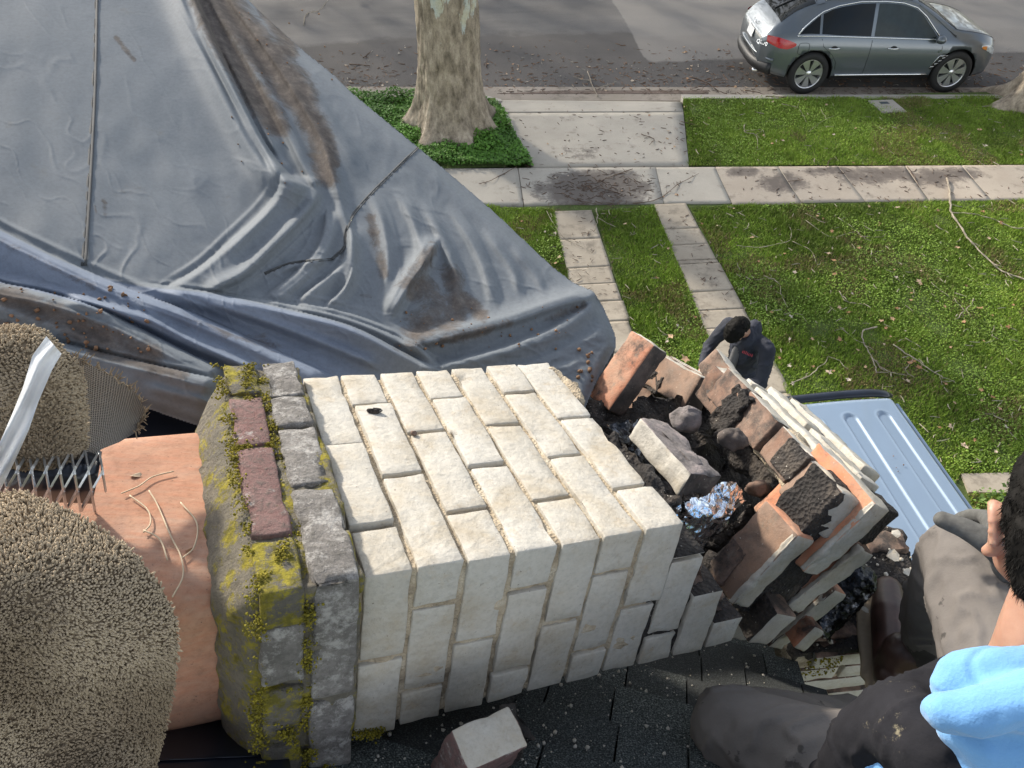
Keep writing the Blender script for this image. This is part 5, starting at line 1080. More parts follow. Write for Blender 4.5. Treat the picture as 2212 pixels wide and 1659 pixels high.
cs = wb/2.885; mid = (wr_+wf_)/2+CY*.86*cs; mid[2] = RZ
car = thing('parked_car', mid, 'dark grey five door car parked at the kerb, silver wheels', 'car')
def cw(p): p = np.asarray(p, float); return mid+cs*(CX*p[..., 0:1]-CY*p[..., 1:2]+np.array([0, 0, 1.05])*p[..., 2:3])     # car y positive = near side
class CB_(MB):
    def addc(s, V, F, m=0): s.add(cw(np.array(V)), F, m)
xs = np.concatenate([np.linspace(-2.43, -2.2, 14), np.linspace(-2.15, 2.1, 86), np.linspace(2.13, 2.42, 14)])
S = [sect(x) for x in xs]; n = len(S[0]); V = []
for x, P in zip(xs, S):
    V += [(x, y, z) for y, z in P]+[(x, -y, z) for y, z in P[-2:0:-1]]
k = 2*n-2; I = np.arange(len(xs)*k).reshape(len(xs), k); J = np.roll(I, -1, 1)
F = [tuple(q) for q in np.stack([I[:-1], J[:-1], J[1:], I[1:]], -1).reshape(-1, 4)]+[tuple(I[0][::-1]), tuple(I[-1])]
me = bpy.data.meshes.new('body'); me.from_pydata([tuple(p) for p in cw(np.array(V))-mid], [], F); me.materials.append(M['car_grey']); me.materials.append(M['black_trim'])
bm = bmesh.new(); bm.from_mesh(me); bmesh.ops.recalc_face_normals(bm, faces=bm.faces); bm.to_mesh(me); bm.free()
body = link('body', me, car)
WX = (-1.4425, 1.4425); WRr = .392
# wheel housings cut out of the body
cut = MB()
for x in WX:
    pts = [cw(np.array([x+.445*math.cos(a), s_, WRr+.445*math.sin(a)])) for s_ in (.62, 1.1) for a in np.linspace(0, 2*math.pi, 40, endpoint=False)]
    pts2 = [cw(np.array([x+.445*math.cos(a), s_, WRr+.445*math.sin(a)])) for s_ in (-1.1, -.62) for a in np.linspace(0, 2*math.pi, 40, endpoint=False)]
    for pp in (pts, pts2): cut.add(pp, [(i, (i+1) % 40, 40+(i+1) % 40, 40+i) for i in range(40)]+[tuple(range(40))[::-1], tuple(range(40, 80))])
co = cut.build('cutter', M['black_trim'], car, fix=True)
md = body.modifiers.new('arches', 'BOOLEAN'); md.object = co; md.operation = 'DIFFERENCE'; md.solver = 'EXACT'
dg = bpy.context.evaluated_depsgraph_get(); dg.update(); nm_ = bpy.data.meshes.new_from_object(body.evaluated_get(dg)); body.modifiers.clear(); old = body.data; body.data = nm_; bpy.data.objects.remove(co)
cen = np.zeros(len(nm_.polygons)*3, np.float32); nm_.polygons.foreach_get('center', cen); nor = np.zeros_like(cen); nm_.polygons.foreach_get('normal', nor); cen = cen.reshape(-1, 3); nor = nor.reshape(-1, 3)
if len(nm_.materials) < 2:
    while len(nm_.materials) < 2: nm_.materials.append(M['black_trim'])
lx, lz = (cen@CX)/cs, cen[:, 2]/cs/1.05; inw = np.zeros(len(cen), bool)
for x in WX: inw |= (np.hypot(lx-x, lz-WRr) < .452)
low = (lz < .33)
mi = np.where(inw | low, 1, 0); nm_.polygons.foreach_set('material_index', mi.astype(np.int32)); nm_.polygons.foreach_set('use_smooth', [not b for b in inw])
mw_ = nm_.attributes.get('sharp_edge')
def skin_patch(name, outline, mat, off=.005, res=None, mirror=False, side=1):
    """a panel lying on the side of the glasshouse; outline in (x, f)"""
    top, bot = outline; m_ = CB_(); q = np.linspace(0, 1, 26); ys = np.linspace(0, 1, 7)
    def ev(P, t): P = np.array(P); return np.array([np.interp(t, np.linspace(0, 1, len(P)), P[:, 0]), np.interp(t, np.linspace(0, 1, len(P)), P[:, 1])])
    V = []
    for t in q:
        a, b = ev(bot, t), ev(top, t)
        for s_ in ys:
            x, f = a+(b-a)*s_; p = csurf(x, min(max(f, 0), 1)); p[1] = (p[1]+off)*side; p[2] += off*.4; V.append(p)
    I = np.arange(len(q)*len(ys)).reshape(len(q), len(ys)); m_.addc(V, [tuple(r) for r in np.stack([I[:-1, :-1], I[1:, :-1], I[1:, 1:], I[:-1, 1:]], -1).reshape(-1, 4)]); return m_.build(name, mat, car, smooth=True, fix=True)
for sd in (1, -1):
    skin_patch('side_window', ([(-.33, .95), (-.2, .955), (.1, .95), (.4, .90), (.6, .78), (.82, .42), (.93, .12)], [(-.33, .05), (.3, .05), (.6, .05), (.85, .05), (.93, .06)]), M['glass_clear'], side=sd)
    skin_patch('side_window', ([(-1.37, .72), (-1.2, .83), (-1.0, .89), (-.7, .94), (-.40, .955)], [(-1.37, .08), (-1.0, .05), (-.40, .05)]), M['glass_dark'], side=sd)
    skin_patch('quarter_window', ([(-1.78, .12), (-1.7, .30), (-1.55, .52), (-1.42, .69)], [(-1.78, .10), (-1.6, .10), (-1.42, .08)]), M['glass_dark'], side=sd)
    # bright trim all round the windows
    top = [(-1.82, .08), (-1.72, .34), (-1.56, .58), (-1.38, .79), (-1.1, .92), (-.7, .995), (-.2, 1.0), (.15, .99), (.43, .94), (.64, .80), (.86, .44), (1.0, .05)]; t_ = CB_()
    def tr(P): return [cw(np.array([x, (csurf(x, min(f, 1))[1]+.008)*sd, csurf(x, min(f, 1))[2]+.003])) for x, f in P]
    t_.tube(tr(top), .011*cs, 6); t_.tube(tr([(x, .015) for x in np.linspace(-1.84, 1.0, 24)]), .011*cs, 6); t_.build('window_trim', M['chrome'], car, smooth=True)
# pillar between the doors
def side_pt(x, z, off=.004, sd=1):
    P = sect(x); zz = P[2:9, 1]; return np.array([x, (float(np.interp(z, zz, P[2:9, 0]))+off)*sd, z])
def sline(P, r, mat, name, sd=1, off=.001): m_ = CB_(); m_.tube([cw(side_pt(x, z, off, sd)) for x, z in P], r*cs, 5); return m_.build(name, mat, car, smooth=True)
for sd in (1, -1):
    sline([(-.36, z) for z in np.linspace(.40, .99, 12)], .005, M['black_trim'], 'door_gap', sd); sline([(1.02, .97), (1.06, .85), (1.05, .65), (.98, .45)], .005, M['black_trim'], 'door_gap', sd)
    sline([(-1.36, 1.03), (-1.30, .9), (-1.10, .76), (-.98, .62), (-.95, .48)], .005, M['black_trim'], 'door_gap', sd)
    for x in (-1.08, .10):
        z = .865 if x < 0 else .85; h = CB_(); P = [cw(side_pt(x+d, z+.004*math.cos(d*12), .035*math.cos(d/.115*1.5), sd)) for d in np.linspace(-.115, .115, 9)]; h.tube(P, .016*cs, 8, flat=.8); h.build('door_handle', M['chrome'], car, smooth=True)
        m_ = CB_(); c = side_pt(x+.0, z, .002, sd); m_.addc([c]+[c+np.array([.065*math.cos(a), .0, .045*math.sin(a)]) for a in np.linspace(0, 2*math.pi, 17)[:-1]], [(0, 1+i, 1+(i+1) % 16) for i in range(16)]); m_.build('handle_recess', M['black_trim'], car)
    sline([(x, .375) for x in np.linspace(-.92, .92, 14)], .018, M['chrome'], 'sill_strip', sd, .012)
    m_ = CB_(); c = np.array([.93, 1.0*sd, 1.03]); U, Fm = grid(14, 9, lambda u, v: c+np.array([.10*math.sin(math.pi*v)*math.cos(2*math.pi*u), .10*math.sin(math.pi*v)*math.sin(2*math.pi*u), .075*math.cos(math.pi*v)])); m_.addc(U, [tuple(q) for q in Fm]); m_.build('wing_mirror', M['car_grey'], car, smooth=True)
# fuel flap outline and fender vent
m_ = CB_(); c = (-1.68, .86); m_.tube([cw(side_pt(c[0]+.105*np.sign(math.cos(a))*abs(math.cos(a))**.5, c[1]+.10*np.sign(math.sin(a))*abs(math.sin(a))**.5, .002)) for a in np.linspace(0, 2*math.pi, 40)], .0045*cs, 5, cap=False); m_.build('fuel_flap', M['black_trim'], car)
m_ = CB_(); P = [(1.20, .72), (1.06, .72), (.93, .50), (.93, .47), (1.0, .47), (1.16, .70)]; m_.addc([side_pt(x, z, .004) for x, z in P], [tuple(range(6))]); v_ = m_.build('fender_vent', M['black_trim'], car, fix=True)
for kk in range(4): sline([(.95+.055*kk, .515+.055*kk), (1.02+.05*kk, .53+.055*kk)], .008, M['chrome'], 'vent_blade', 1, .012)
sline([(.93, .475), (1.05, .72), (1.21, .725)], .007, M['chrome'], 'vent_trim', 1, .008)
# roof rails
for sd in (1, -1):
    m_ = CB_(); P = []
    for x in np.linspace(-1.35, .35, 16): q = sect(x); P.append(cw(np.array([x, q[12][0]*.90*sd, q[13][1]+.016+.045*math.sin(math.pi*min(1, max(0, (x+1.35)/1.7)))**.35])))
    m_.tube(P, [.012]+[.021]*14+[.012], 8, flat=.7); m_.build('roof_rail', M['alloy'], car, smooth=True)
# screens
def top_patch(name, x0, x1, w0, w1, mat, off=.006, nx=14, ny=16):
    V = []
    for x in np.linspace(x0, x1, nx):
        P = sect(x)[8:]; yy = P[::-1, 0]; zz = P[::-1, 1]; w = w0+(w1-w0)*(x-x0)/(x1-x0); ym = P[4][0]*w
        for y in np.linspace(-ym, ym, ny): V.append((x, y, float(np.interp(abs(y), yy, zz))+off))
    I = np.arange(nx*ny).reshape(nx, ny); m_ = CB_(); m_.addc(V, [tuple(r) for r in np.stack([I[:-1, :-1], I[1:, :-1], I[1:, 1:], I[:-1, 1:]], -1).reshape(-1, 4)]); return m_.build(name, mat, car, smooth=True, fix=True)
top_patch('windscreen', .47, 1.17, 1.0, 1.08, M['glass_clear']); top_patch('rear_window', -2.13, -1.52, .98, .95, M['glass_dark'], .010); top_patch('cowl', 1.17, 1.30, 1.08, 1.12, M['black_trim'], .008)
top_patch('spoiler', -1.50, -1.36, 1.02, 1.0, M['car_grey'], .030)
def top_pt(x, y, off=.0):
    P = sect(x)[4:]; return np.array([x, y, float(np.interp(abs(y), P[::-1, 0], P[::-1, 1]))+off])
m_ = CB_(); m_.tube([cw(top_pt(x, .05+.3*(x+2.1), .022)) for x in np.linspace(-2.1, -1.75, 8)], .012*cs, 6); m_.build('rear_wiper', M['black_trim'], car)
for y0 in (.1, -.45): m_ = CB_(); m_.tube([cw(top_pt(1.17-.07*t, y0+.5*t, .02)) for t in np.linspace(0, 1, 8)], .011*cs, 6); m_.build('wiper', M['black_trim'], car)
# bonnet edges
for sd in (1, -1):
    m_ = CB_(); m_.tube([cw(top_pt(x, float(ip(x, YM))*.80*sd, .002)) for x in np.linspace(1.25, 2.2, 14)], .005*cs, 5); m_.build('bonnet_gap', M['black_trim'], car)
# tail: lamp, plate, badge, bumper strip
def wrap(P, mat, name, r_off=.012):
    m_ = CB_(); V = []
    for x, z0, z1 in P:
        for z in np.linspace(z0, z1, 5): V.append(side_pt(x, z, r_off))
    I = np.arange(len(V)).reshape(-1, 5); m_.addc(V, [tuple(q) for q in np.stack([I[:-1, :-1], I[1:, :-1], I[1:, 1:], I[:-1, 1:]], -1).reshape(-1, 4)]); return m_.build(name, mat, car, smooth=True, fix=True)
def mirror_of(o): 
    c = o.copy(); c.data = o.data.copy(); COL.objects.link(c)
    co_ = np.zeros(len(c.data.vertices)*3, np.float32); c.data.vertices.foreach_get('co', co_); co_ = co_.reshape(-1, 3); co_ = co_-2*(co_@CY)[:, None]*CY; c.data.vertices.foreach_set('co', co_.ravel().astype(np.float32)); c.data.flip_normals(); return c
tl_ = wrap([(-2.36, .93, 1.03), (-2.28, .90, 1.04), (-2.15, .86, 1.03), (-2.0, .85, 1.0), (-1.9, .88, .975), (-1.84, .915, .95)], M['red_lens'], 'tail_lamp'); mirror_of(tl_)
hl = wrap([(1.86, .85, .875), (1.98, .79, .87), (2.1, .73, .84), (2.2, .68, .79), (2.28, .65, .72)], M['clear_lens'], 'headlight'); mirror_of(hl)
wrap([(1.88, .83, .862), (1.95, .80, .862), (2.0, .785, .85)], M['amber'], 'indicator', .018)
for (z, r_, nm2, mt_) in ((.62, .03, 'bumper_strip', M['car_grey']),):
    P = [];
    for y in np.linspace(-.9, .9, 40): 
        x = -2.43+.03+.23*abs(y/.9)**3.2; P.append(cw(np.array([x-.045, y, z+.02])))
    m_ = CB_(); m_.tube(P, r_*cs, 8, flat=.8); m_.build(nm2, mt_, car, smooth=True)
P = [cw(np.array([-2.455+.25*abs(y/.9)**3.2, y, .47])) for y in np.linspace(-.88, .88, 36)]; m_ = CB_(); m_.tube(P, .085*cs, 10, flat=1.3); m_.build('rear_bumper', M['black_trim'], car, smooth=True)
m_ = CB_(); m_.addc([(-2.478, -.17, .80), (-2.478, .17, .80), (-2.445, .17, .955), (-2.445, -.17, .955)], [(0, 1, 2, 3)]); pl = m_.build('number_plate', M['plate'], car, fix=True)
m_ = CB_()
for kk in range(7): y = -.135+.045*kk; m_.addc([(-2.474, y-.012, .84), (-2.474, y+.012, .84), (-2.459, y+.012, .915), (-2.459, y-.012, .915)], [(0, 1, 2, 3)])
def text_on(body_, name, O, ex, ey, size, mat, parent, ext=.002):
    cu = bpy.data.curves.new(name, 'FONT'); cu.body = body_; cu.size = size; cu.extrude = ext; cu.align_x = 'CENTER'; cu.align_y = 'CENTER'; to = bpy.data.objects.new(name, cu); COL.objects.link(to)
    bpy.context.view_layer.update(); dg = bpy.context.evaluated_depsgraph_get(); me = bpy.data.meshes.new_from_object(to.evaluated_get(dg)); bpy.data.objects.remove(to)
    co_ = np.zeros(len(me.vertices)*3, np.float32); me.vertices.foreach_get('co', co_); co_ = co_.reshape(-1, 3).astype(float); ez = np.cross(ex, ey); Wd = O+co_[:, :1]*ex+co_[:, 1:2]*ey+co_[:, 2:]*ez-np.array(parent.location)
    me.vertices.foreach_set('co', Wd.astype(np.float32).ravel()); me.materials.clear(); me.materials.append(mat); me.update(); return link(name, me, parent)
bo_ = cw(np.array([-2.36, .62, .86])); bn = cw(np.array([-3.2, 1.25, 1.1]))-bo_; bn /= np.linalg.norm(bn); bex = np.cross(np.array([0, 0, 1.0]), bn); bex /= np.linalg.norm(bex); bey = np.cross(bn, bex)
text_on('QX70', 'badge_lettering', bo_+bn*.075, bex, bey, .10*cs, M['chrome'], car)
so = cw(side_pt(1.02, .80, .012)); text_on('3.7', 'badge_lettering', so, CX, np.array([0, 0, 1.0]), .055*cs, M['chrome'], car)
bm_ = CB_(); c = np.array([-2.36, 0, 1.06]); bm_.tube([cw(c+np.array([-.045, .055*math.cos(a), .035*math.sin(a)])) for a in np.linspace(0, 2*math.pi, 20)], .007*cs, 5, cap=False); bm_.build('tail_badge', M['chrome'], car, smooth=True)
m_ = CB_(); m_.tube([cw(np.array([-2.45-.0, .55, .33])), cw(np.array([-2.30, .55, .33]))], .04*cs, 10); m_.build('exhaust', M['chrome'], car, smooth=True)
# wheels: tyre, rim with seven paired spokes
def wheel(x, sd):
    w = thing('wheel', cw(np.array([x, .84*sd, WRr])), None, None); w.parent = car; w.location = tuple(np.array(w.location)-mid)
    O = np.array([x, .84*sd, WRr])
    def lathe(prof, mat, name, n=48):
        V = []; 
        for yy, rr2 in prof:
            for a in np.linspace(0, 2*math.pi, n, endpoint=False): V.append(O+np.array([rr2*math.cos(a), yy*sd, rr2*math.sin(a)]))
        I = np.arange(len(prof)*n).reshape(len(prof), n); J = np.roll(I, -1, 1); m_ = CB_(); m_.addc(V, [tuple(q) for q in np.stack([I[:-1], J[:-1], J[1:], I[1:]], -1).reshape(-1, 4)]); return m_.build(name, mat, w, smooth=True, fix=True)
    lathe([(-.12, .25), (-.125, .34), (-.10, .385), (-.05, .392), (.05, .392), (.09, .387), (.118, .35), (.122, .31), (.112, .275), (.10, .265)], M['rubber'], 'tyre')
    lathe([(.104, .272), (.108, .262), (.09, .250), (.02, .24), (-.05, .235), (-.10, .24)], M['alloy'], 'rim')
    lathe([(.03, .236), (.03, .02), (.03, .0)], M['black_trim'], 'gap_shade_disc')  # black disc paints the shade seen between the spokes
    m_ = CB_()
    for q in range(7):
        for e in (-.135, .135):
            a = 2*math.pi*q/7+.2; a2 = a+e; wv = .040; d = np.array([math.cos(a2), 0, math.sin(a2)]); d0 = np.array([math.cos(a+e*.4), 0, math.sin(a+e*.4)]); t = np.array([-math.sin(a2), 0, math.cos(a2)])
            A = O+d0*.045; B = O+d*.255; y0, y1 = np.array([0, .095*sd, 0]), np.array([0, .088*sd, 0]); yb = np.array([0, .05*sd, 0])
            m_.addc([A-t*.018+y1, A+t*.018+y1, B+t*wv+y0, B-t*wv+y0, A-t*.018+yb, A+t*.018+yb, B+t*wv+yb, B-t*wv+yb], [(0, 1, 2, 3), (7, 6, 5, 4), (0, 4, 5, 1), (1, 5, 6, 2), (2, 6, 7, 3), (3, 7, 4, 0)])
    m_.build('spokes', M['alloy'], w, fix=True)
    lathe([(.092, .058), (.10, .045), (.104, .0)], M['alloy'], 'hub_cap', 24)
for x in WX:
    for sd in (1, -1): wheel(x, sd)
# ================================================================ van beside the house
van = thing('light_blue_van', (2.86, 1.9, 0), 'pale blue van with ribbed roof parked beside the house, seen from above', 'van')
M['van_blue'] = car_paint('van_blue', (.235, .315, .415), .42, .2)
VZ = 2.2
r0, r1 = gp(1935, 851, VZ), gp(2120, 1110, VZ); l0 = gp(1712, 850, VZ)
vy = (r0-r1); vy[2] = 0; vy /= np.linalg.norm(vy); vx = np.array([vy[1], -vy[0], 0]); VW = 1.66
def vp(x, y, z=0.0): return r0+vx*(x-VW)+vy*y+np.array([0, 0, z])       # x 0..VW across, y 0 at the far end, negative towards the viewer
RL = 1.62; ribs = [VW-.235-.29*k for k in range(6)]
def rib_h(X, Y):
    h = np.zeros_like(X)
    for rx in ribs:
        yc = np.clip(Y, -RL+.06, -.24); d = np.hypot(X-rx, (Y-yc)); h += -.014*smooth01((.062-d)/.022)+.004*np.exp(-((d-.062)/.010)**2)
    return h
nx, ny = 240, 150; X, Y = np.meshgrid(np.linspace(0, VW, nx), np.linspace(0.0, -RL-.14, ny))
Z = .05*(1-((X-VW/2)/(VW/2))**2)+rib_h(X, Y)-.10*np.clip((np.abs(X-VW/2)-(VW/2-.09))/.09, 0, 1)**2-.05*np.clip((Y+.07)/.07, 0, 1)**2-.05*0
Wp_ = r0+vx*(X-VW)[..., None]+vy*Y[..., None]+np.array([0, 0, 1.0])*Z[..., None]; I = np.arange(nx*ny).reshape(ny, nx); F = np.stack([I[:-1, :-1], I[1:, :-1], I[1:, 1:], I[:-1, 1:]], -1).reshape(-1, 4)
np_mesh('roof', Wp_.reshape(-1, 3), F, M['van_blue'], parent=van, off=van.location)
def vgrid(name, f, n, m, mat): V, F = grid(n, m, f); o = np_mesh(name, V, F, mat, parent=van, off=van.location); return o
# front part of the roof behind the seam, then windscreen, bonnet
vgrid('roof_front', lambda u, v: vp(.04+(VW-.08)*u, -RL-.155-.75*v, .05*(1-(2*u-1)**2)-.02*v-.10*max(0, (abs(2*u-1)-.9)/.1)**2), 30, 12, M['van_blue'])
vgrid('windscreen', lambda u, v: vp(.08+(VW-.16)*u, -RL-.93-.62*v, -.02+.04*(1-(2*u-1)**2)-.62*v), 20, 8, M['glass_dark'])
vgrid('bonnet', lambda u, v: vp(.03+(VW-.06)*u, -RL-1.56-.85*v, -.66+.05*(1-(2*u-1)**2)-.22*v), 20, 8, M['van_blue'])
def vbox(name, x0, x1, y0, y1, z0, z1, mat): m_ = MB(); m_.box(vp(x0, y0, z0), vx*(x1-x0), vy*(y1-y0), (0, 0, z1-z0)); return m_.build(name, mat, van, fix=True)
vbox('body', -.05, VW+.05, -RL-.9, -.02, -1.85, -.10, M['van_blue']); vbox('body_front', -.03, VW+.03, -RL-2.42, -RL-.905, -1.80, -.72, M['van_blue'])
vbox('rear_window', .16, VW-.16, -.018, -.006, -.75, -.20, M['glass_dark']); vbox('rear_bumper', -.02, VW+.02, -.018, .09, -1.80, -1.55, M['black_trim'])
for x0, x1 in ((-.058, -.046), (VW+.046, VW+.058)): vbox('side_window', x0, x1, -RL-.7, -.25, -.72, -.22, M['glass_dark'])
# dark moulded strip at the far end of the roof
U = np.linspace(0, 1, 30); m_ = MB(); m_.tube([vp(-.02+(VW+.02)*u, .055-.02*abs(2*u-1)**6, -.02+.03*(1-(2*u-1)**2)-.035*abs(2*u-1)**8) for u in U], [.022]+[.042]*28+[.024], 10, flat=.55); m_.build('roof_strip', M['navy'], van, smooth=True)
m_ = MB(); m_.tube([vp(VW-.004, -y, -.085) for y in np.linspace(.0, RL+.9, 20)], .014, 6); m_.build('drip_rail', M['navy'], van)
for y in (-.75, -RL-1.65):
    for x in (.08, VW-.08):
        m_ = MB(); O = vp(x, y, 0); O[2] = .33; m_.tube([O-vx*.1, O+vx*.1], .33, 24); m_.build('wheel', M['rubber'], van, smooth=True)
vb = []
for (px, py) in ((1952, 1004), (1936, 1010), (1940, 1018), (2053, 937), (1985, 948), (2100, 1012), (1930, 985)): q = gp(px, py, VZ+.045); vb.append((q, random.choice((.004, .006))))
pebbles('roof_crumbs', vb, M['leaf_bits'])
# ================================================================ people: one continuous body each, clothes as closed shells over it
t = NT('skin'); M['skin'] = t.done(t.ramp(t.noise(14, 5), [(.3, (.32, .17, .115)), (.7, (.42, .25, .18))]), .5, t.noise(160, 3), .15, .002, Subsurface_Weight=.15)
t = NT('work_trousers'); w = t.noise(240, 2); n = t.noise(7, 5, .7); c = t.ramp(n, [(.3, (.115, .104, .096)), (.7, (.155, .142, .132))])
c = t.mix(t.ramp(t.noise(6, 6, .6, loc=(1.3, .4, 2)), [(.63, 0), (.642, .8)]), c, (.048, .045, .042)); c = t.mix(t.ramp(t.noise(18, 6, .75, loc=(4, 4, 4)), [(.62, 0), (.75, .4)]), c, (.22, .20, .18)); M['trousers'] = t.done(c, .92, w, .35, .0015, spec=.15)
t = NT('black_vest'); c = t.ramp(t.noise(9, 6, .7), [(.3, (.012, .012, .014)), (.7, (.024, .024, .028))]); c = t.mix(t.ramp(t.noise(15, 8, .8, loc=(2, 9, 1)), [(.60, 0), (.70, .75)]), c, (.34, .30, .20)); M['vest'] = t.done(c, .95, t.noise(200, 3), .3, .002, spec=.06)
t = NT('blue_fleece'); c = t.ramp(t.noise(8, 5), [(.3, (.11, .27, .53)), (.7, (.155, .36, .66))]); c = t.mix(t.ramp(t.noise(22, 6, .8), [(.64, 0), (.76, .35)]), c, (.35, .38, .42)); M['fleece'] = t.done(c, .95, t.noise(220, 3), .6, .002, Sheen_Weight=.3)
M['glove'] = plain('grey_glove', (.085, .085, .080), .85, sc=60, nz=.3, bump=(200, .4, .0015)); M['cuff'] = plain('ribbed_cuff', (.15, .15, .14), .9, sc=30, nz=.2)
M['boot'] = plain('brown_boot', (.050, .024, .018), .45, sc=14, nz=.5, bump=(30, .3, .003)); M['sole'] = plain('tan_sole', (.30, .24, .17), .8, sc=25)
M['hair'] = plain('black_hair', (.006, .0055, .005), .7, sc=60, nz=.5, spec=.12); M['navy_jacket'] = plain('navy_jacket', (.022, .026, .040), .85, sc=10, nz=.25, bump=(60, .4, .004)); M['grey_shirt'] = plain('grey_shirt', (.10, .10, .105), .9); M['red_print'] = plain('red_print', (.30, .03, .045), .8)
_b = bmesh.new(); bmesh.ops.create_icosphere(_b, subdivisions=2, radius=1); _bv = np.array([v.co for v in _b.verts]); _bf = np.array([[v.index for v in f.verts] for f in _b.faces]); _b.free()
def ball(bm, c, r, sc=None, seg=16): bm.append((np.array(c, float), float(r)))
def caps(bm, p, r0, q, r1, n=None):
    p, q = np.array(p, float), np.array(q, float); L = np.linalg.norm(q-p); k = n or max(3, int(L/(.22*min(r0, r1)))+1)
    for t_ in np.linspace(0, 1, k): ball(bm, p+(q-p)*t_, r0+(r1-r0)*t_)
def chain(bm, P):
    for a, b in zip(P[:-1], P[1:]): caps(bm, a[0], a[1], b[0], b[1])
def blob(name, fn, voxel, mat, parent, smooth=6, wr=None, label=None):
    """union of tapered limbs made one skin (voxel remesh), smoothed, optionally wrinkled"""
    L = []; fn(L); n = len(L); C_ = np.array([q[0] for q in L]); R_ = np.array([q[1] for q in L]); V = (C_[:, None]+_bv[None]*R_[:, None, None]).reshape(-1, 3); F = (np.arange(n)[:, None, None]*len(_bv)+_bf[None]).reshape(-1, 3)
    o = np_mesh(name, V, F, mat, smooth=False); me = o.data
    md = o.modifiers.new('r', 'REMESH'); md.mode = 'VOXEL'; md.voxel_size = voxel
    if smooth: ms = o.modifiers.new('s', 'SMOOTH'); ms.factor = .5; ms.iterations = smooth
    dg = bpy.context.evaluated_depsgraph_get(); dg.update(); m2 = bpy.data.meshes.new_from_object(o.evaluated_get(dg)); bpy.data.objects.remove(o); bpy.data.meshes.remove(me)
    n = len(m2.vertices); co = np.zeros(n*3, np.float32); m2.vertices.foreach_get('co', co); co = co.reshape(-1, 3).astype(float)
    if wr:
        no = np.zeros(n*3, np.float32); m2.vertices.foreach_get('normal', no); no = no.reshape(-1, 3); co = co+no*wr(co)[:, None]
    off = np.array(parent.location); m2.vertices.foreach_set('co', (co-off).astype(np.float32).ravel()); m2.materials.clear(); m2.materials.append(mat); m2.polygons.foreach_set('use_smooth', [True]*len(m2.polygons)); m2.name = name; m2.update()
    ob = link(name, m2, parent)
    if label: ob['label'] = label
    return ob
def folds(p, q, amp, wl, tw=.7, lo=0.0):
    """cloth creases slanting round a limb p -> q"""
    p, q = np.array(p, float), np.array(q, float); d = (q-p)/np.linalg.norm(q-p); a = np.cross(d, [0.3, .2, 1]); a /= np.linalg.norm(a); b = np.cross(d, a)
    def f(co):
        r = co-p; s = r@d; u = r@a; v = r@b; P = np.stack([u/wl+s*tw/wl, v/wl-s*tw*.6/wl, s*.25/wl], -1); n = fbm(P, 3); rdg = (1-np.clip(np.abs(n)*3.2, 0, 1))**1.5*1.3-.3
        return 1.1*amp*np.clip(rdg, -.4, 1)+amp*.6*fbm(co*9, 2)
    return f
# ---------------------------------------------------------------- man on the roof (joints read off the photo, at their distance)
J = dict(hipL=at(2040, 1740, 1.22), hipR=at(2265, 1640, 1.17), kneeL=at(1555, 1575, 1.42), kneeR=at(2075, 1195, 1.46), ankR=at(2015, 1385, 1.76), ankL=at(1885, 1572, 1.58), pel=at(2160, 1790, 1.24), chest=at(2230, 1735, 1.05), neck=at(2265, 1395, .97), head=at(2316, 1165, .98),
         shL=at(1990, 1668, .99), shR=at(2450, 1560, 1.05), elR=at(2400, 1250, 1.25), wrR=at(2192, 1222, 1.31), elL=at(1960, 1790, 1.05), wrL=at(1900, 1900, 1.2))
man = thing('person', J['pel'], 'person squatting on the roof in dark work trousers, black vest and blue hooded top, gloved hand on knee', 'person')
man['label'] = 'crouching person in dark work trousers, black vest and bright blue hood, gloved hand on knee'
face_dir = at(2262, 890, 1.55)-J['head']; face_dir /= np.linalg.norm(face_dir)
hup = J['head']-J['neck']; hup -= (hup@face_dir)*face_dir*.6; hup /= np.linalg.norm(hup); hsd = np.cross(face_dir, hup); hsd /= np.linalg.norm(hsd); hup = np.cross(hsd, face_dir)
HC = J['head']
def hp(f, s, u): return HC+face_dir*f+hsd*s+hup*u
def head(bm):
    for (f, s, u, r) in ((-.025, 0, .045, .082), (.035, 0, .045, .074), (-.05, 0, .015, .074), (.05, 0, .0, .066), (.058, 0, -.045, .052), (.07, 0, -.075, .036), (.03, .035, -.05, .045), (.03, -.035, -.05, .045), (.0, .045, .0, .042), (.0, -.045, .0, .042)): ball(bm, hp(f, s, u), r)
    ball(bm, hp(.115, 0, -.015), .014); ball(bm, hp(.105, 0, .005), .012); ball(bm, hp(.098, .012, -.022), .009); ball(bm, hp(.098, -.012, -.022), .009); caps(bm, hp(.09, -.03, .022), .012, hp(.09, .03, .022), .012); caps(bm, hp(.095, -.018, -.052), .010, hp(.095, .018, -.052), .010)
    for sg in (1, -1):
        prev = None
        for a in np.linspace(-1.2, 3.4, 12):
            p = hp(-.012-.020*math.cos(a)*-1-.004, sg*(.084+.008*math.sin(a)), -.008+.034*math.sin(a)); ball(bm, p, .0085)
        caps(bm, hp(-.01, sg*.076, -.03), .012, hp(-.004, sg*.080, .012), .013); ball(bm, hp(-.002, sg*.084, -.044), .010); caps(bm, hp(-.015, sg*.078, -.02), .012, hp(-.02, sg*.080, .02), .012)
    chain(bm, [(hp(-.03, 0, -.02), .058), ((HC+J['neck'])/2-face_dir*.02, .056), (J['neck'], .062)])
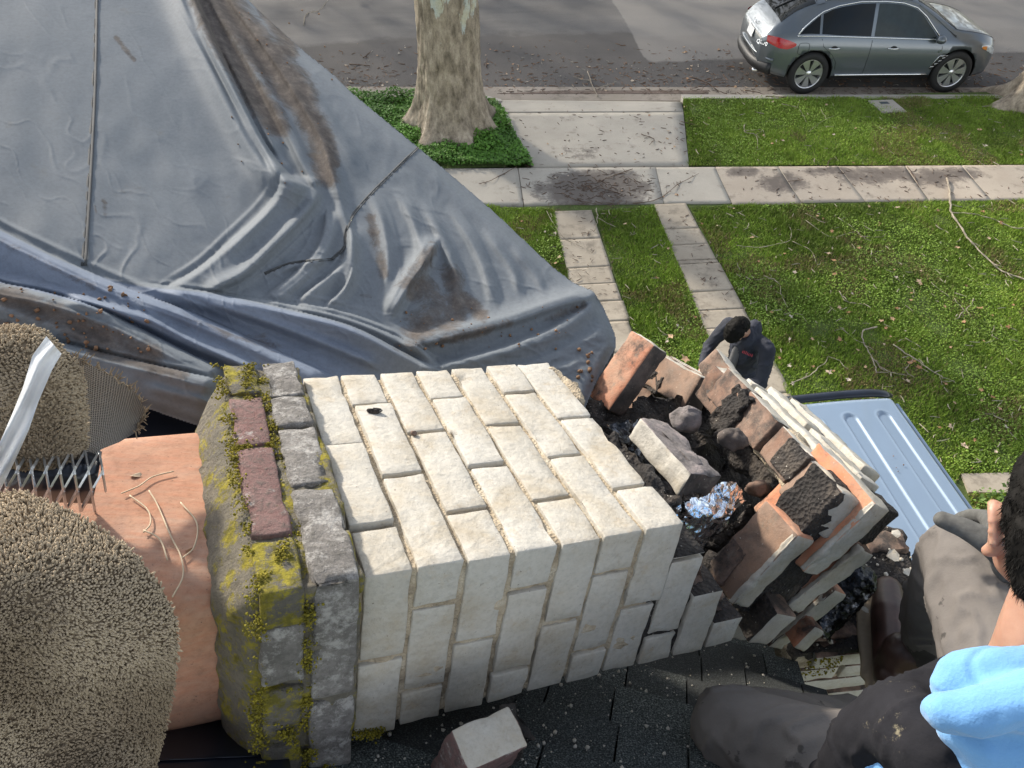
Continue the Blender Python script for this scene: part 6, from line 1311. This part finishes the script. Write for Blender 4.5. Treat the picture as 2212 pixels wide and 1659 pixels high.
def hand_R(bm, k=1.0):
    w = J['wrR']; kn = J['kneeR']; d = at(2165, 1135, 1.42)-w; d /= np.linalg.norm(d); up = CF*-1.0; sd_ = np.cross(d, up); sd_ /= np.linalg.norm(sd_); up = np.cross(sd_, d)
    caps(bm, w, .034, w+d*.03, .036)
    for s in (-.03, -.01, .01, .03): caps(bm, w+d*.02+sd_*s*.8, .022, w+d*.085+sd_*s*1.1, .019)
    for i, (s, L) in enumerate(((-.034, .062), (-.012, .078), (.011, .075), (.033, .060))):
        a = w+d*.088+sd_*s*1.12; b = a+d*L*.5*.9-up*L*.12; c = b+d*L*.42-up*L*.35; e = c+d*L*.22-up*L*.40; chain(bm, [(a, .0135), (b, .012), (c, .011), (e, .0095)])
    # thumb lies along the near edge and points down the knee to the left
    tb = w+d*.02-sd_*.0; T0 = at(2128, 1166, 1.30); T1 = at(2085, 1142, 1.315); T2 = at(2035, 1122, 1.33); chain(bm, [(w+d*.015, .026), (T0, .020), (T1, .0165), (T2, .0125)])
def body_fn(bm):
    head(bm); caps(bm, J['neck'], .06, J['chest'], .12); caps(bm, J['chest'], .13, J['pel'], .13); caps(bm, J['shL'], .06, J['shR'], .06)
    chain(bm, [(J['shR'], .055), (J['elR'], .042), (J['wrR'], .028)]); chain(bm, [(J['shL'], .055), (J['elL'], .042), (J['wrL'], .03)])
    chain(bm, [(J['hipL'], .08), (J['kneeL'], .052), (J['ankL'], .038)]); chain(bm, [(J['hipR'], .08), (J['kneeR'], .052), (J['ankR'], .038)]); hand_R(bm)
    caps(bm, J['ankR'], .035, at(1925, 1440, 1.86), .03); caps(bm, J['ankL'], .035, at(1985, 1690, 1.6), .03); ball(bm, J['wrL'], .04)
blob('body', body_fn, .0045, M['skin'], man, 5)
def tr_(bm):
    chain(bm, [(J['hipR'], .115), (J['hipR']*.5+J['kneeR']*.5, .098), (J['kneeR'], .076), (J['kneeR']*.62+J['ankR']*.38+CF*.01, .080), (J['kneeR']*.3+J['ankR']*.7, .078), (J['ankR'], .074)])
    caps(bm, J['hipL'], .115, J['hipR'], .115); ball(bm, J['pel'], .15)
    chain(bm, [(J['hipL'], .118), (J['hipL']*.5+J['kneeL']*.5, .098), (J['kneeL']+CR*.02, .078)]); chain(bm, [(J['kneeL']+CR*.02, .072), (J['kneeL']*.5+J['ankL']*.5, .066), (J['ankL'], .058)])
fR, fL = folds(J['kneeR'], J['ankR'], .006, .085, .5), folds(J['kneeL'], J['hipL'], .006, .09, .6)
fT = folds(J['kneeR'], J['hipR'], .006, .09, .6)
def trw(co):
    dR = np.linalg.norm(co-J['kneeL'], axis=1) < np.linalg.norm(co-J['kneeR'], axis=1); sh = ((co-J['kneeR'])@(J['ankR']-J['kneeR'])) > 0
    return np.where(dR, fL(co), np.where(sh, fR(co), fT(co)))
blob('trousers', tr_, .0065, M['trousers'], man, 5, trw)
# vest, hooded top, hood
def top_(bm):
    caps(bm, J['neck']*.6+J['chest']*.4, .09, J['chest'], .135); caps(bm, J['chest'], .150, J['pel'], .160); caps(bm, J['shL'], .078, J['shR'], .078); chain(bm, [(J['shL'], .075), (J['elL'], .06), (J['wrL'], .05)]); chain(bm, [(J['shR'], .075), (J['elR'], .058), (J['wrR']*.75+J['elR']*.25, .048)])
blob('hooded_top', top_, .008, M['fleece'], man, 5, folds(J['shL'], J['elL'], .004, .05))
vsh = at(1960, 1600, .965)
def vest_(bm):
    chain(bm, [(at(1880, 1590, 1.02), .050), (at(1960, 1560, .98), .058), (at(2010, 1625, .93), .055), (at(2090, 1720, .92), .06)]); chain(bm, [(at(1880, 1590, 1.02), .048), (at(1845, 1690, 1.10), .055)]); chain(bm, [(at(1985, 1540, 1.0), .05), (at(2090, 1500, 1.03), .06)]); chain(bm, [(at(1905, 1650, 1.08), .05), (at(1830, 1720, 1.15), .06)])
blob('vest', vest_, .0055, M['vest'], man, 6, folds(at(1880, 1590, 1.02), at(2090, 1700, .95), .0045, .075))
def hood_(bm):
    chain(bm, [(at(2045, 1490, .905), .022), (at(2085, 1470, .90), .034), (at(2150, 1468, .895), .040), (at(2230, 1470, .89), .044), (at(2330, 1470, .89), .05)])
    chain(bm, [(at(2014, 1538, .865), .015), (at(2040, 1540, .855), .024), (at(2095, 1540, .845), .028), (at(2160, 1528, .838), .030), (at(2260, 1508, .83), .034)])
    chain(bm, [(at(2075, 1575, .885), .026), (at(2150, 1600, .875), .045), (at(2250, 1600, .87), .06)]); chain(bm, [(at(2110, 1650, .90), .042), (at(2180, 1735, .90), .07), (at(2280, 1760, .9), .08)])
    caps(bm, at(2260, 1480, .94), .05, at(2350, 1470, .94), .06)
blob('hood', hood_, .0042, M['fleece'], man, 3, lambda co: .003*fbm(co*18, 3)-.0035*np.clip(1-np.abs(fbm(co*np.array([9, 9, 22]), 2))*5, 0, 1))
# hair cap: short strands over a scalp
def hair_(bm):
    for (f, s, u, r) in ((-.03, 0, .05, .087), (.025, 0, .062, .075), (-.055, 0, .015, .079), (-.055, 0, -.02, .068), (-.035, .024, .03, .062), (-.035, -.024, .03, .062), (.03, .022, .06, .060), (.03, -.022, .06, .060)): ball(bm, hp(f, s, u), r)
hr = blob('hair', hair_, .004, M['hair'], man, 4, lambda co: .0025*fbm(co*60, 3))
hv = np.zeros(len(hr.data.vertices)*3, np.float32); hr.data.vertices.foreach_get('co', hv); hn = np.zeros_like(hv); hr.data.vertices.foreach_get('normal', hn); hv = hv.reshape(-1, 3)+np.array(man.location); hn = hn.reshape(-1, 3)
pk = RNG.choice(len(hv), 14000); P = hv[pk]-hn[pk]*.002; dd = hn[pk]*.35-hup*.8-face_dir*.35+.2*RNG.normal(size=(len(pk), 3)); dd /= np.linalg.norm(dd, axis=1, keepdims=True); a = np.cross(dd, RNG.normal(size=dd.shape)); a /= np.linalg.norm(a, axis=1, keepdims=True); L = .0095*(.6+.8*RNG.random((len(pk), 1)))
V = np.stack([P-a*.0007, P+a*.0007, P+dd*L], 1).reshape(-1, 3); o = np_mesh('hair_strands', V, np.arange(len(V)).reshape(-1, 3), M['hair'], parent=man, smooth=False, off=man.location); o['kind'] = 'stuff'
# right glove and ribbed cuff, boots
blob('glove', lambda bm: (hand_R(bm), None)[1], .0034, M['glove'], man, 3, lambda co: .0022+.0008*fbm(co*50, 2))
cf = MB(); w0, w1 = J['wrR'], J['wrR']*.72+J['elR']*.28
cf.tube([w0+(w1-w0)*t_ for t_ in np.linspace(-.2, 1, 22)], [.0385+.012*t_+(.0022 if k_ % 2 else 0) for k_, t_ in enumerate(np.linspace(0, 1, 22))], 28); cf.build('cuff', M['cuff'], man, smooth=True)
heel, toe = at(1898, 1492, 1.86), at(1952, 1265, 1.87); toe[2] = heel[2] = SF[2]+.07
def boot_pts(h_, t_): d = t_-h_; return d/np.linalg.norm(d), np.linalg.norm(d)
def boot_(bm):
    d, L = boot_pts(heel, toe); u = np.array([0, 0, 1.0])
    chain(bm, [(heel+u*.005, .042), (heel+d*.08, .043), (heel+d*.17-u*.008, .046), (heel+d*.25-u*.018, .036)]); chain(bm, [(heel+d*.02, .042), (heel+d*.03+u*.07, .044), (J['ankR']*.5+heel*.5+u*.02, .046)])
blob('boot', boot_, .005, M['boot'], man, 4)
def sole_(bm):
    d, L = boot_pts(heel, toe); u = np.array([0, 0, 1.0]); s = np.cross(d, u)
    for t_ in np.linspace(-.03, .275, 22): w = .041+.012*math.sin(max(0, (t_-.05))/.22*3.1); [ball(bm, heel+d*t_-u*.052+s*k_, .013) for k_ in np.linspace(-w, w, 7)*(1 if .0 < t_ < .25 else .7)]
blob('boot_sole', sole_, .005, M['sole'], man, 3)
hL, tL = J['ankL']+CR*.03, J['ankL']+CR*.24-CF*.02
blob('boot', lambda bm: chain(bm, [(hL, .043), (hL*.5+tL*.5, .043), (tL, .036)]), .006, M['boot'], man, 4)
# ---------------------------------------------------------------- man on the driveway, seen from above
ms = 1.14; hd_ = gp(1600, 686, 1.93); gx_, gy_ = hd_[0], hd_[1]
m2 = thing('person', (gx_, gy_, 0), 'dark haired person in a navy jacket standing on the driveway strip, head bowed', 'person')
fx = -CF.copy(); fx[2] = 0; fx += -1.0*np.array([1.0, 0, 0]); fx /= np.linalg.norm(fx); sxx = np.cross(fx, [0, 0, 1.0]); zz = np.array([0, 0, 1.0])     # facing the house, a little left
O2 = np.array([gx_, gy_, 0])-fx*.26
def q2_(f, s, u): return O2+(fx*f+sxx*s+zz*u)*ms
h2 = q2_(.22, 0, 1.555); hf_ = fx*.42-zz*.907; hu_ = zz*.42+fx*.907
def head2(bm):
    for (f, s, u, r) in ((0, 0, .035, .096), (.045, 0, .0, .078), (.07, 0, -.05, .058), (-.03, 0, .02, .088), (.085, 0, -.08, .04)): ball(bm, h2+hf_*f+sxx*s+hu_*u, r)
    ball(bm, h2+hf_*.135-hu_*.03, .016); ball(bm, h2+hf_*.115+sxx*.03-hu_*.012, .012); ball(bm, h2+hf_*.115-sxx*.03-hu_*.012, .012); caps(bm, h2+hf_*.118-sxx*.02-hu_*.066, .01, h2+hf_*.118+sxx*.02-hu_*.066, .01)
    for sg in (1, -1): caps(bm, h2+sxx*sg*.092-hu_*.03-hf_*.01, .012, h2+sxx*sg*.095+hu_*.01-hf_*.01, .013)
    caps(bm, h2-hu_*.05-hf_*.03, .06, q2_(.06, 0, 1.40), .065)
def hand2(bm, w, d):
    d = d/np.linalg.norm(d); s = np.cross(d, zz); s /= np.linalg.norm(s); caps(bm, w, .03, w+d*.07, .036)
    for k_, L in ((-.03, .06), (-.01, .075), (.011, .07), (.031, .055)): a = w+d*.09+s*k_; chain(bm, [(a, .012), (a+d*L*.55-zz*.01, .011), (a+d*L*.85-zz*.035, .009)])
    chain(bm, [(w+d*.03, .018), (w+d*.06-s*.05, .014), (w+d*.10-s*.06-zz*.01, .011)])
AR = {1: (q2_(.02, .22, 1.36), q2_(.10, .30, 1.08), q2_(.32, .18, 1.02)), -1: (q2_(.02, -.22, 1.36), q2_(.10, -.30, 1.08), q2_(.34, -.12, 1.04))}
def body2(bm):
    head2(bm); caps(bm, q2_(0, 0, 1.36), .11, q2_(-.04, 0, .95), .12); caps(bm, q2_(.01, -.18, 1.37), .06, q2_(.01, .18, 1.37), .06)
    for sg in (1, -1):
        s_, e_, w_ = AR[sg]; chain(bm, [(s_, .055), (e_, .043), (w_, .03)]); hand2(bm, w_, w_-e_); chain(bm, [(q2_(-.04, .09*sg, .93), .085), (q2_(.02, .11*sg, .49), .058), (q2_(-.03, .12*sg, .09), .04)]); caps(bm, q2_(-.04, .12*sg, .055), .04, q2_(.14, .13*sg, .045), .035)
blob('body', body2, .009, M['skin'], m2, 4)
def jack(bm):
    caps(bm, q2_(.06, 0, 1.38), .135, q2_(.0, 0, 1.15), .155); caps(bm, q2_(-.02, 0, 1.15), .155, q2_(-.03, 0, .86), .165); caps(bm, q2_(.01, -.19, 1.365), .085, q2_(.01, .19, 1.365), .085); caps(bm, q2_(-.04, 0, 1.44), .085, q2_(-.03, 0, 1.40), .09)
    for sg in (1, -1): s_, e_, w_ = AR[sg]; chain(bm, [(s_, .082), (e_, .066), (w_*.85+e_*.15, .052)])
blob('jacket', jack, .012, M['navy_jacket'], m2, 4, folds(q2_(0, 0, 1.4), q2_(0, 0, .9), .008, .09))
blob('shirt', lambda bm: (caps(bm, q2_(.125, 0, 1.37), .045, q2_(.15, 0, 1.10), .05), ball(bm, q2_(.10, .05, 1.42), .035), ball(bm, q2_(.10, -.05, 1.42), .035)), .008, M['grey_shirt'], m2, 4)
blob('hair', lambda bm: [ball(bm, h2+hf_*f+hu_*u, r) for f, u, r in ((0, .045, .104), (.055, .05, .088), (-.045, .015, .098), (-.055, -.03, .085))], .007, M['hair'], m2, 4, lambda co: .005*fbm(co*45, 3))
blob('jeans', lambda bm: [chain(bm, [(q2_(-.04, .08*sg, .93), .11), (q2_(.02, .11*sg, .49), .078), (q2_(-.03, .12*sg, .10), .065)]) for sg in (1, -1)], .012, M['navy_jacket'], m2, 4)
for sg in (1, -1): blob('shoe', lambda bm: chain(bm, [(q2_(-.05, .12*sg, .05), .05), (q2_(.08, .13*sg, .045), .047), (q2_(.18, .135*sg, .04), .038)]), .008, M['rubber'], m2, 3)
# red stitched name on the chest and a red collar tab
P = q2_(.150, -.115, 1.325); mb = MB(); ns = fx*.8+zz*.5-sxx*.25; ns /= np.linalg.norm(ns); e1_ = np.cross(zz, ns); e1_ /= np.linalg.norm(e1_); e2_ = np.cross(ns, e1_)
for k_ in range(7): c = P+e1_*(k_-3)*.014*ms+ns*.018; mb.box(c-e2_*.014-ns*.01, e1_*.007, e2_*random.uniform(.018, .03), ns*.012)
mb.build('chest_print', M['red_print'], m2); mb = MB(); c = q2_(.085, .11, 1.445); mb.tube([c, c+fx*.05-zz*.04+sxx*.01], .014, 8); mb.build('collar_tab', M['red_print'], m2)
# ================================================================ fallen branches, twigs and leaves
def branch(name, pts, r0, r1, mat, label, group=None, sub=(), z=None, cat='branch'):
    """lies on the ground (or on a surface at z): pts in the measured photo"""
    m = MB()
    def lay(pp, a, b):
        C = []; P = [np.array(pp[0])*2-np.array(pp[1])]+[np.array(p, float) for p in pp]+[np.array(pp[-1])*2-np.array(pp[-2])]
        for i in range(1, len(P)-2):
            for u in np.linspace(0, 1, 5, endpoint=False): A, B, D, E_ = P[i-1], P[i], P[i+1], P[i+2]; C.append(.5*(2*B+(D-A)*u+(2*A-5*B+4*D-E_)*u*u+(3*B-A-3*D+E_)*u**3))
        C.append(P[-2]); n = len(C); W = []
        for i, (x, y) in enumerate(C): w = gp(x, y, (z if z is not None else .02)+a+.018*math.sin(i*1.7)); k = .016 if i % 3 == 0 else .006; w = w+np.array([random.uniform(-k, k), random.uniform(-k, k), 0]); W.append(w)
        m.tube(W, [.78*(a+(b-a)*i/(n-1))*random.uniform(.75, 1.3) for i in range(n)], 6)
        for i in range(3, n-1, 4):
            if random.random() < .6: d = W[i]-W[i-1]; d /= np.linalg.norm(d)+1e-9; s_ = np.array([-d[1], d[0], .1])*random.choice([-1, 1]); l_ = random.uniform(.04, .16); p2 = W[i]+(d*.6+s_*.6)*l_*.5; m.tube([W[i], p2, p2+(d*.7+s_*.4)*l_*.6], [b*.7, b*.5, b*.25], 5)
    lay(pts, r0, r1)
    for s in sub: lay(s, r0*.55, r1*.8)
    o = m.build(name, mat, None, smooth=True); c = np.array([v.co for v in o.data.vertices]).mean(0)
    for v in o.data.vertices: v.co = Vector(np.array(v.co)-c)
    o.location = tuple(c); return tag(o, label, cat, group)
tw, td = M['twig'], M['twig_dark']
branch('fallen_branch', [(2047, 386), (2053, 430), (2056, 460), (2078, 494), (2100, 525), (2135, 560), (2165, 585), (2230, 610)], .022, .012, tw, 'long forked grey branch on the lawn, reaching in from the right edge', sub=[[(2056, 460), (2100, 462), (2150, 475), (2190, 492), (2240, 490)]])
branch('fallen_branch', [(1607, 270), (1610, 285), (1632, 292), (1638, 320)], .013, .006, tw, 'curly pale twig cluster on the verge near the driveway mouth', sub=[[(1610, 282), (1630, 281), (1645, 280), (1652, 290)], [(1632, 292), (1645, 283)]])
branch('fallen_branch', [(1690, 225), (1722, 232), (1733, 245), (1740, 262)], .008, .005, tw, 'thin twisted twigs on the verge left of the utility lid', sub=[[(1722, 232), (1728, 216)], [(1745, 285), (1775, 262), (1800, 250)], [(1772, 235), (1785, 258)]])
branch('fallen_branch', [(1640, 535), (1700, 522), (1709, 500), (1702, 485)], .009, .005, tw, 'hooked twig across the lawn beside the right driveway strip', sub=[[(1709, 520), (1750, 540), (1765, 570)], [(1640, 535), (1590, 530)]])
branch('fallen_branch', [(1810, 470), (1840, 490), (1862, 510), (1880, 520)], .009, .005, tw, 'bent thin branch in the middle of the lawn', sub=[[(1840, 490), (1850, 480), (1880, 485)], [(1862, 510), (1900, 512), (1915, 505)]])
branch('fallen_branch', [(1740, 475), (1790, 510), (1830, 505), (1860, 492)], .008, .004, tw, 'thin curved twig left of the bent branch on the lawn', sub=[[(1740, 460), (1775, 480)]])
branch('fallen_branch', [(1895, 705), (1865, 715), (1865, 740), (1885, 775), (1893, 805)], .012, .007, tw, 'forked branch on the lawn just above the van roof', sub=[[(1820, 710), (1850, 735), (1870, 742)], [(1885, 775), (1915, 800), (1960, 812)]])
branch('fallen_branch', [(1930, 745), (1975, 775), (2020, 805), (2065, 826)], .011, .006, tw, 'long thin branch on the lawn right of the van roof', sub=[[(1975, 775), (1955, 800), (1975, 815)], [(2035, 812), (2035, 830), (2050, 850)], [(1955, 730), (1990, 750)]])
branch('fallen_branch', [(2105, 645), (2090, 665), (2062, 690)], .010, .006, tw, 'short forked twig by a grey leaf on the lawn', sub=[[(2060, 645), (2085, 672)], [(2010, 610), (2050, 640)]])
branch('fallen_branch', [(1705, 830), (1740, 815), (1775, 790), (1790, 772)], .010, .006, tw, 'twig on the lawn beside the navy jacketed person', sub=[[(1740, 815), (1745, 805)]])
branch('fallen_branch', [(1650, 595), (1680, 610), (1690, 640), (1702, 665)], .008, .004, tw, 'curved pale twig on the grass right of the driveway strip', sub=[[(1680, 610), (1665, 600), (1630, 605)]])
branch('fallen_branch', [(1815, 630), (1825, 650), (1850, 655), (1875, 660)], .008, .004, tw, 'thin twig on the middle of the lawn below the bent branch')
branch('fallen_branch', [(1288, 450), (1290, 475), (1283, 500)], .011, .007, tw, 'straight pale stick standing out at the top of the left driveway strip', sub=[[(1290, 470), (1330, 490)]])
branch('fallen_branch', [(1180, 455), (1215, 510), (1260, 535)], .007, .004, tw, 'long thin twig on the grass left of the driveway strip')
branch('fallen_branch', [(1365, 440), (1420, 430), (1470, 395), (1510, 375)], .009, .005, td, 'long dark twig lying across the wet patch of the sidewalk')
branch('fallen_branch', [(1365, 365), (1310, 385), (1290, 395)], .008, .005, td, 'dark twig at the top edge of the sidewalk under the driveway mouth', sub=[[(1310, 375), (1290, 365)]])
branch('fallen_branch', [(1115, 360), (1060, 390), (1035, 396)], .008, .005, td, 'dark forked twig on the sidewalk below the big tree', sub=[[(1085, 372), (1100, 345), (1130, 330)]])
for (pts, lab) in (([(1215, 417), (1245, 432), (1290, 440)], 'dark stick in the wet patch, left of the pair'), ([(1295, 405), (1330, 415), (1345, 420)], 'dark stick in the wet patch, right of the pair'), ([(1470, 262), (1505, 270)], 'short brown stick on the apron slab'), ([(1385, 290), (1412, 300), (1402, 312)], 'forked brown twig on the driveway mouth slab'), ([(1700, 392), (1735, 388)], 'short stick on the new sidewalk slab'), ([(1960, 360), (1978, 385), (1985, 405)], 'bent twig on the damp sidewalk at right'), ([(1785, 360), (1795, 343), (1805, 345)], 'upright looking twig at the far edge of the sidewalk')):
    branch('stick', pts, .009, .005, td, lab, cat='stick')
branch('fallen_branch', [(1270, 155), (1280, 185), (1292, 210)], .014, .008, tw, 'pale branch end lying over the gutter at the driveway mouth', z=-.10, sub=[[(1240, 165), (1260, 172), (1285, 172)], [(1290, 190), (1330, 178)]])
branch('fallen_branch', [(1490, 165), (1530, 180), (1550, 195), (1570, 203)], .016, .008, td, 'brown forked branch in the gutter behind the car', z=-.08, sub=[[(1520, 178), (1560, 168)], [(1530, 180), (1515, 195)]])
branch('fallen_branch', [(1610, 195), (1640, 200), (1662, 210)], .013, .006, td, 'short brown branch on the kerb by the rear wheel', z=-.05)
branch('fallen_branch', [(2000, 190), (2030, 200), (2068, 205)], .010, .005, td, 'thin branch against the front wheel of the car', z=-.09, sub=[[(2010, 192), (1990, 198)]])
branch('fallen_branch', [(655, 55), (663, 30), (690, 22), (708, 0)], .012, .006, tw, 'thin pale twig alone on the road beside the tarp', z=RZ)
for (a, b, lab) in (((1447, 0), (735, 135), ''),): pass
for (pts, lab) in (([(755, 138), (800, 142)], 'reddish bark strip lying along the road by the tarp edge'), ([(785, 125), (800, 112)], 'small dark stick on the road left of the big tree'), ([(1050, 145), (1052, 125)], 'tan curled stick on the road right of the big tree'), ([(1700, 210), (1655, 208)], 'brown bark piece on the verge edge by the kerb')):
    branch('stick', pts, .014, .010, td, lab, z=RZ if pts[0][1] < 190 else None, cat='stick')
# leaves: curled, lobed, each its own piece
def leaf_mesh(k):
    r = random.Random(k); n = 10; V = [(0, 0, .012)]; 
    for i in range(n):
        a = 2*math.pi*i/n; q = (1.0 if i % 2 == 0 else .55)*r.uniform(.75, 1.15); V.append((q*math.cos(a), q*math.sin(a)*.8, .28*abs(math.cos(a))**2*r.uniform(.1, 1.2)+.05*r.random()))
    me = bpy.data.meshes.new('leaf'); me.from_pydata(V, [], [(0, 1+i, 1+(i+1) % n) for i in range(n)]); me.materials.append(M['leaf']); return me
LM = [leaf_mesh(k) for k in range(7)]
def leaf(x, y, z, s, label, group):
    p = gp(x, y, z+.012); o = link('fallen_leaf', random.choice(LM)); o.location = tuple(p); o.scale = (s, s, s); o.rotation_euler = (random.uniform(-.35, .35), random.uniform(-.35, .35), random.random()*6.28); return tag(o, label, 'leaf', group)
def visible_lawn(n, polys):
    P = []
    while len(P) < n:
        x, y = random.uniform(1080, 2212), random.uniform(205, 1010)
        w = np.array([gp(x, y)[:2]])
        if any(inpoly(w, p)[0] for p in polys): P.append((x, y))
    return P
for x, y in visible_lawn(95, [LAWN[0]]): leaf(x, y, .03, random.uniform(.022, .05), 'dry tan leaf lying on the front lawn among twigs', 'dry leaves on the lawn')
for x, y in visible_lawn(22, [LAWN[1], LAWN[2]]): leaf(x, y, .03, random.uniform(.022, .045), 'dry tan leaf on the grass beside the driveway strips', 'dry leaves by the driveway strips')
for x, y in visible_lawn(26, [LAWN[3]]): leaf(x, y, .03, random.uniform(.022, .045), 'dry leaf on the verge grass between sidewalk and car', 'dry leaves on the verge')
for _ in range(70): leaf(*((random.uniform(740, 900) if random.random() < .2 else random.uniform(1045, 1620)), random.uniform(100, 196)), RZ, random.uniform(.02, .055), 'dry leaf lying on the road along the gutter', 'dry leaves on the road')
for _ in range(26): leaf(random.uniform(1100, 1480), random.uniform(225, 430), .006, random.uniform(.015, .04), 'small dry leaf on the driveway mouth or sidewalk slabs', 'dry leaves on the driveway slabs')
for x, y, lab in ((1450, 727, 'curled orange leaf on the grass beyond the broken corner piece'), (1480, 775, 'pink brown leaf on the grass left of the person below'), (1790, 805, 'big curled orange leaf on the lawn above the van'), (1985, 608, 'large grey brown leaf near the middle of the lawn'), (2115, 665, 'large grey leaf at the end of a twig on the lawn')): leaf(x, y, .04, .07, lab, None)
# fine litter: bits of bark and twig nobody could count
def bits(name, n, fx_, z, L=(.03, .11), mat=None):
    m = MB()
    for _ in range(n):
        x, y = fx_(); p = gp(x, y, z+.008); a = random.random()*6.28; l = random.uniform(*L); d = np.array([math.cos(a), math.sin(a), random.uniform(-.05, .12)])*l; r = random.uniform(.0025, .007); k = np.array([random.uniform(-.2, .2)*l, random.uniform(-.2, .2)*l, 0]); m.tube([p-d/2, p+k*.5, p+d/2], [r, r*1.1, r*.6], 4)
    return tag(m.build(name, mat or td), kind='stuff')
def road_xy():
    while True:
        x = random.uniform(690, 2212); y = 190-abs(random.gauss(0, 42))
        if 85 < y and not (905 < x < 1040): return x, y
bits('bark_litter', 900, road_xy, RZ, (.03, .14), M['leaf_bits']); bits('bark_litter', 240, road_xy, RZ, (.02, .1), M['concrete'])
bits('bark_litter', 260, lambda: (random.uniform(1060, 2212), random.uniform(192, 203)), RZ, (.03, .16)); bits('twig_litter', 170, lambda: (random.uniform(1080, 1500), random.uniform(235, 440)), .006, (.02, .10)); bits('twig_litter', 230, lambda: (random.gauss(1285, 62), random.gauss(408, 20)), .006, (.03, .14))
bits('twig_litter', 120, lambda: (random.uniform(1590, 2212), random.uniform(366, 436)), .006, (.02, .1)); bits('twig_litter', 150, lambda: random.choice([(random.uniform(1215, 1330), random.uniform(465, 640)), (random.uniform(1440, 1600), random.uniform(455, 700))]), .012, (.02, .1))
bits('twig_litter', 420, lambda: random.choice(visible_lawn(1, LAWN[:4])), .03, (.03, .16), tw)
mb = MB(); mb.prism([tuple(gp(1080, 203.2, RZ)[:2]), tuple(gp(1530, 203, RZ)[:2]), tuple(gp(1530, 196, RZ)[:2]), tuple(gp(1200, 196.5, RZ)[:2])], RZ, RZ+.010); mb.build('gutter_silt', M['wetdirt'])['kind'] = 'structure'
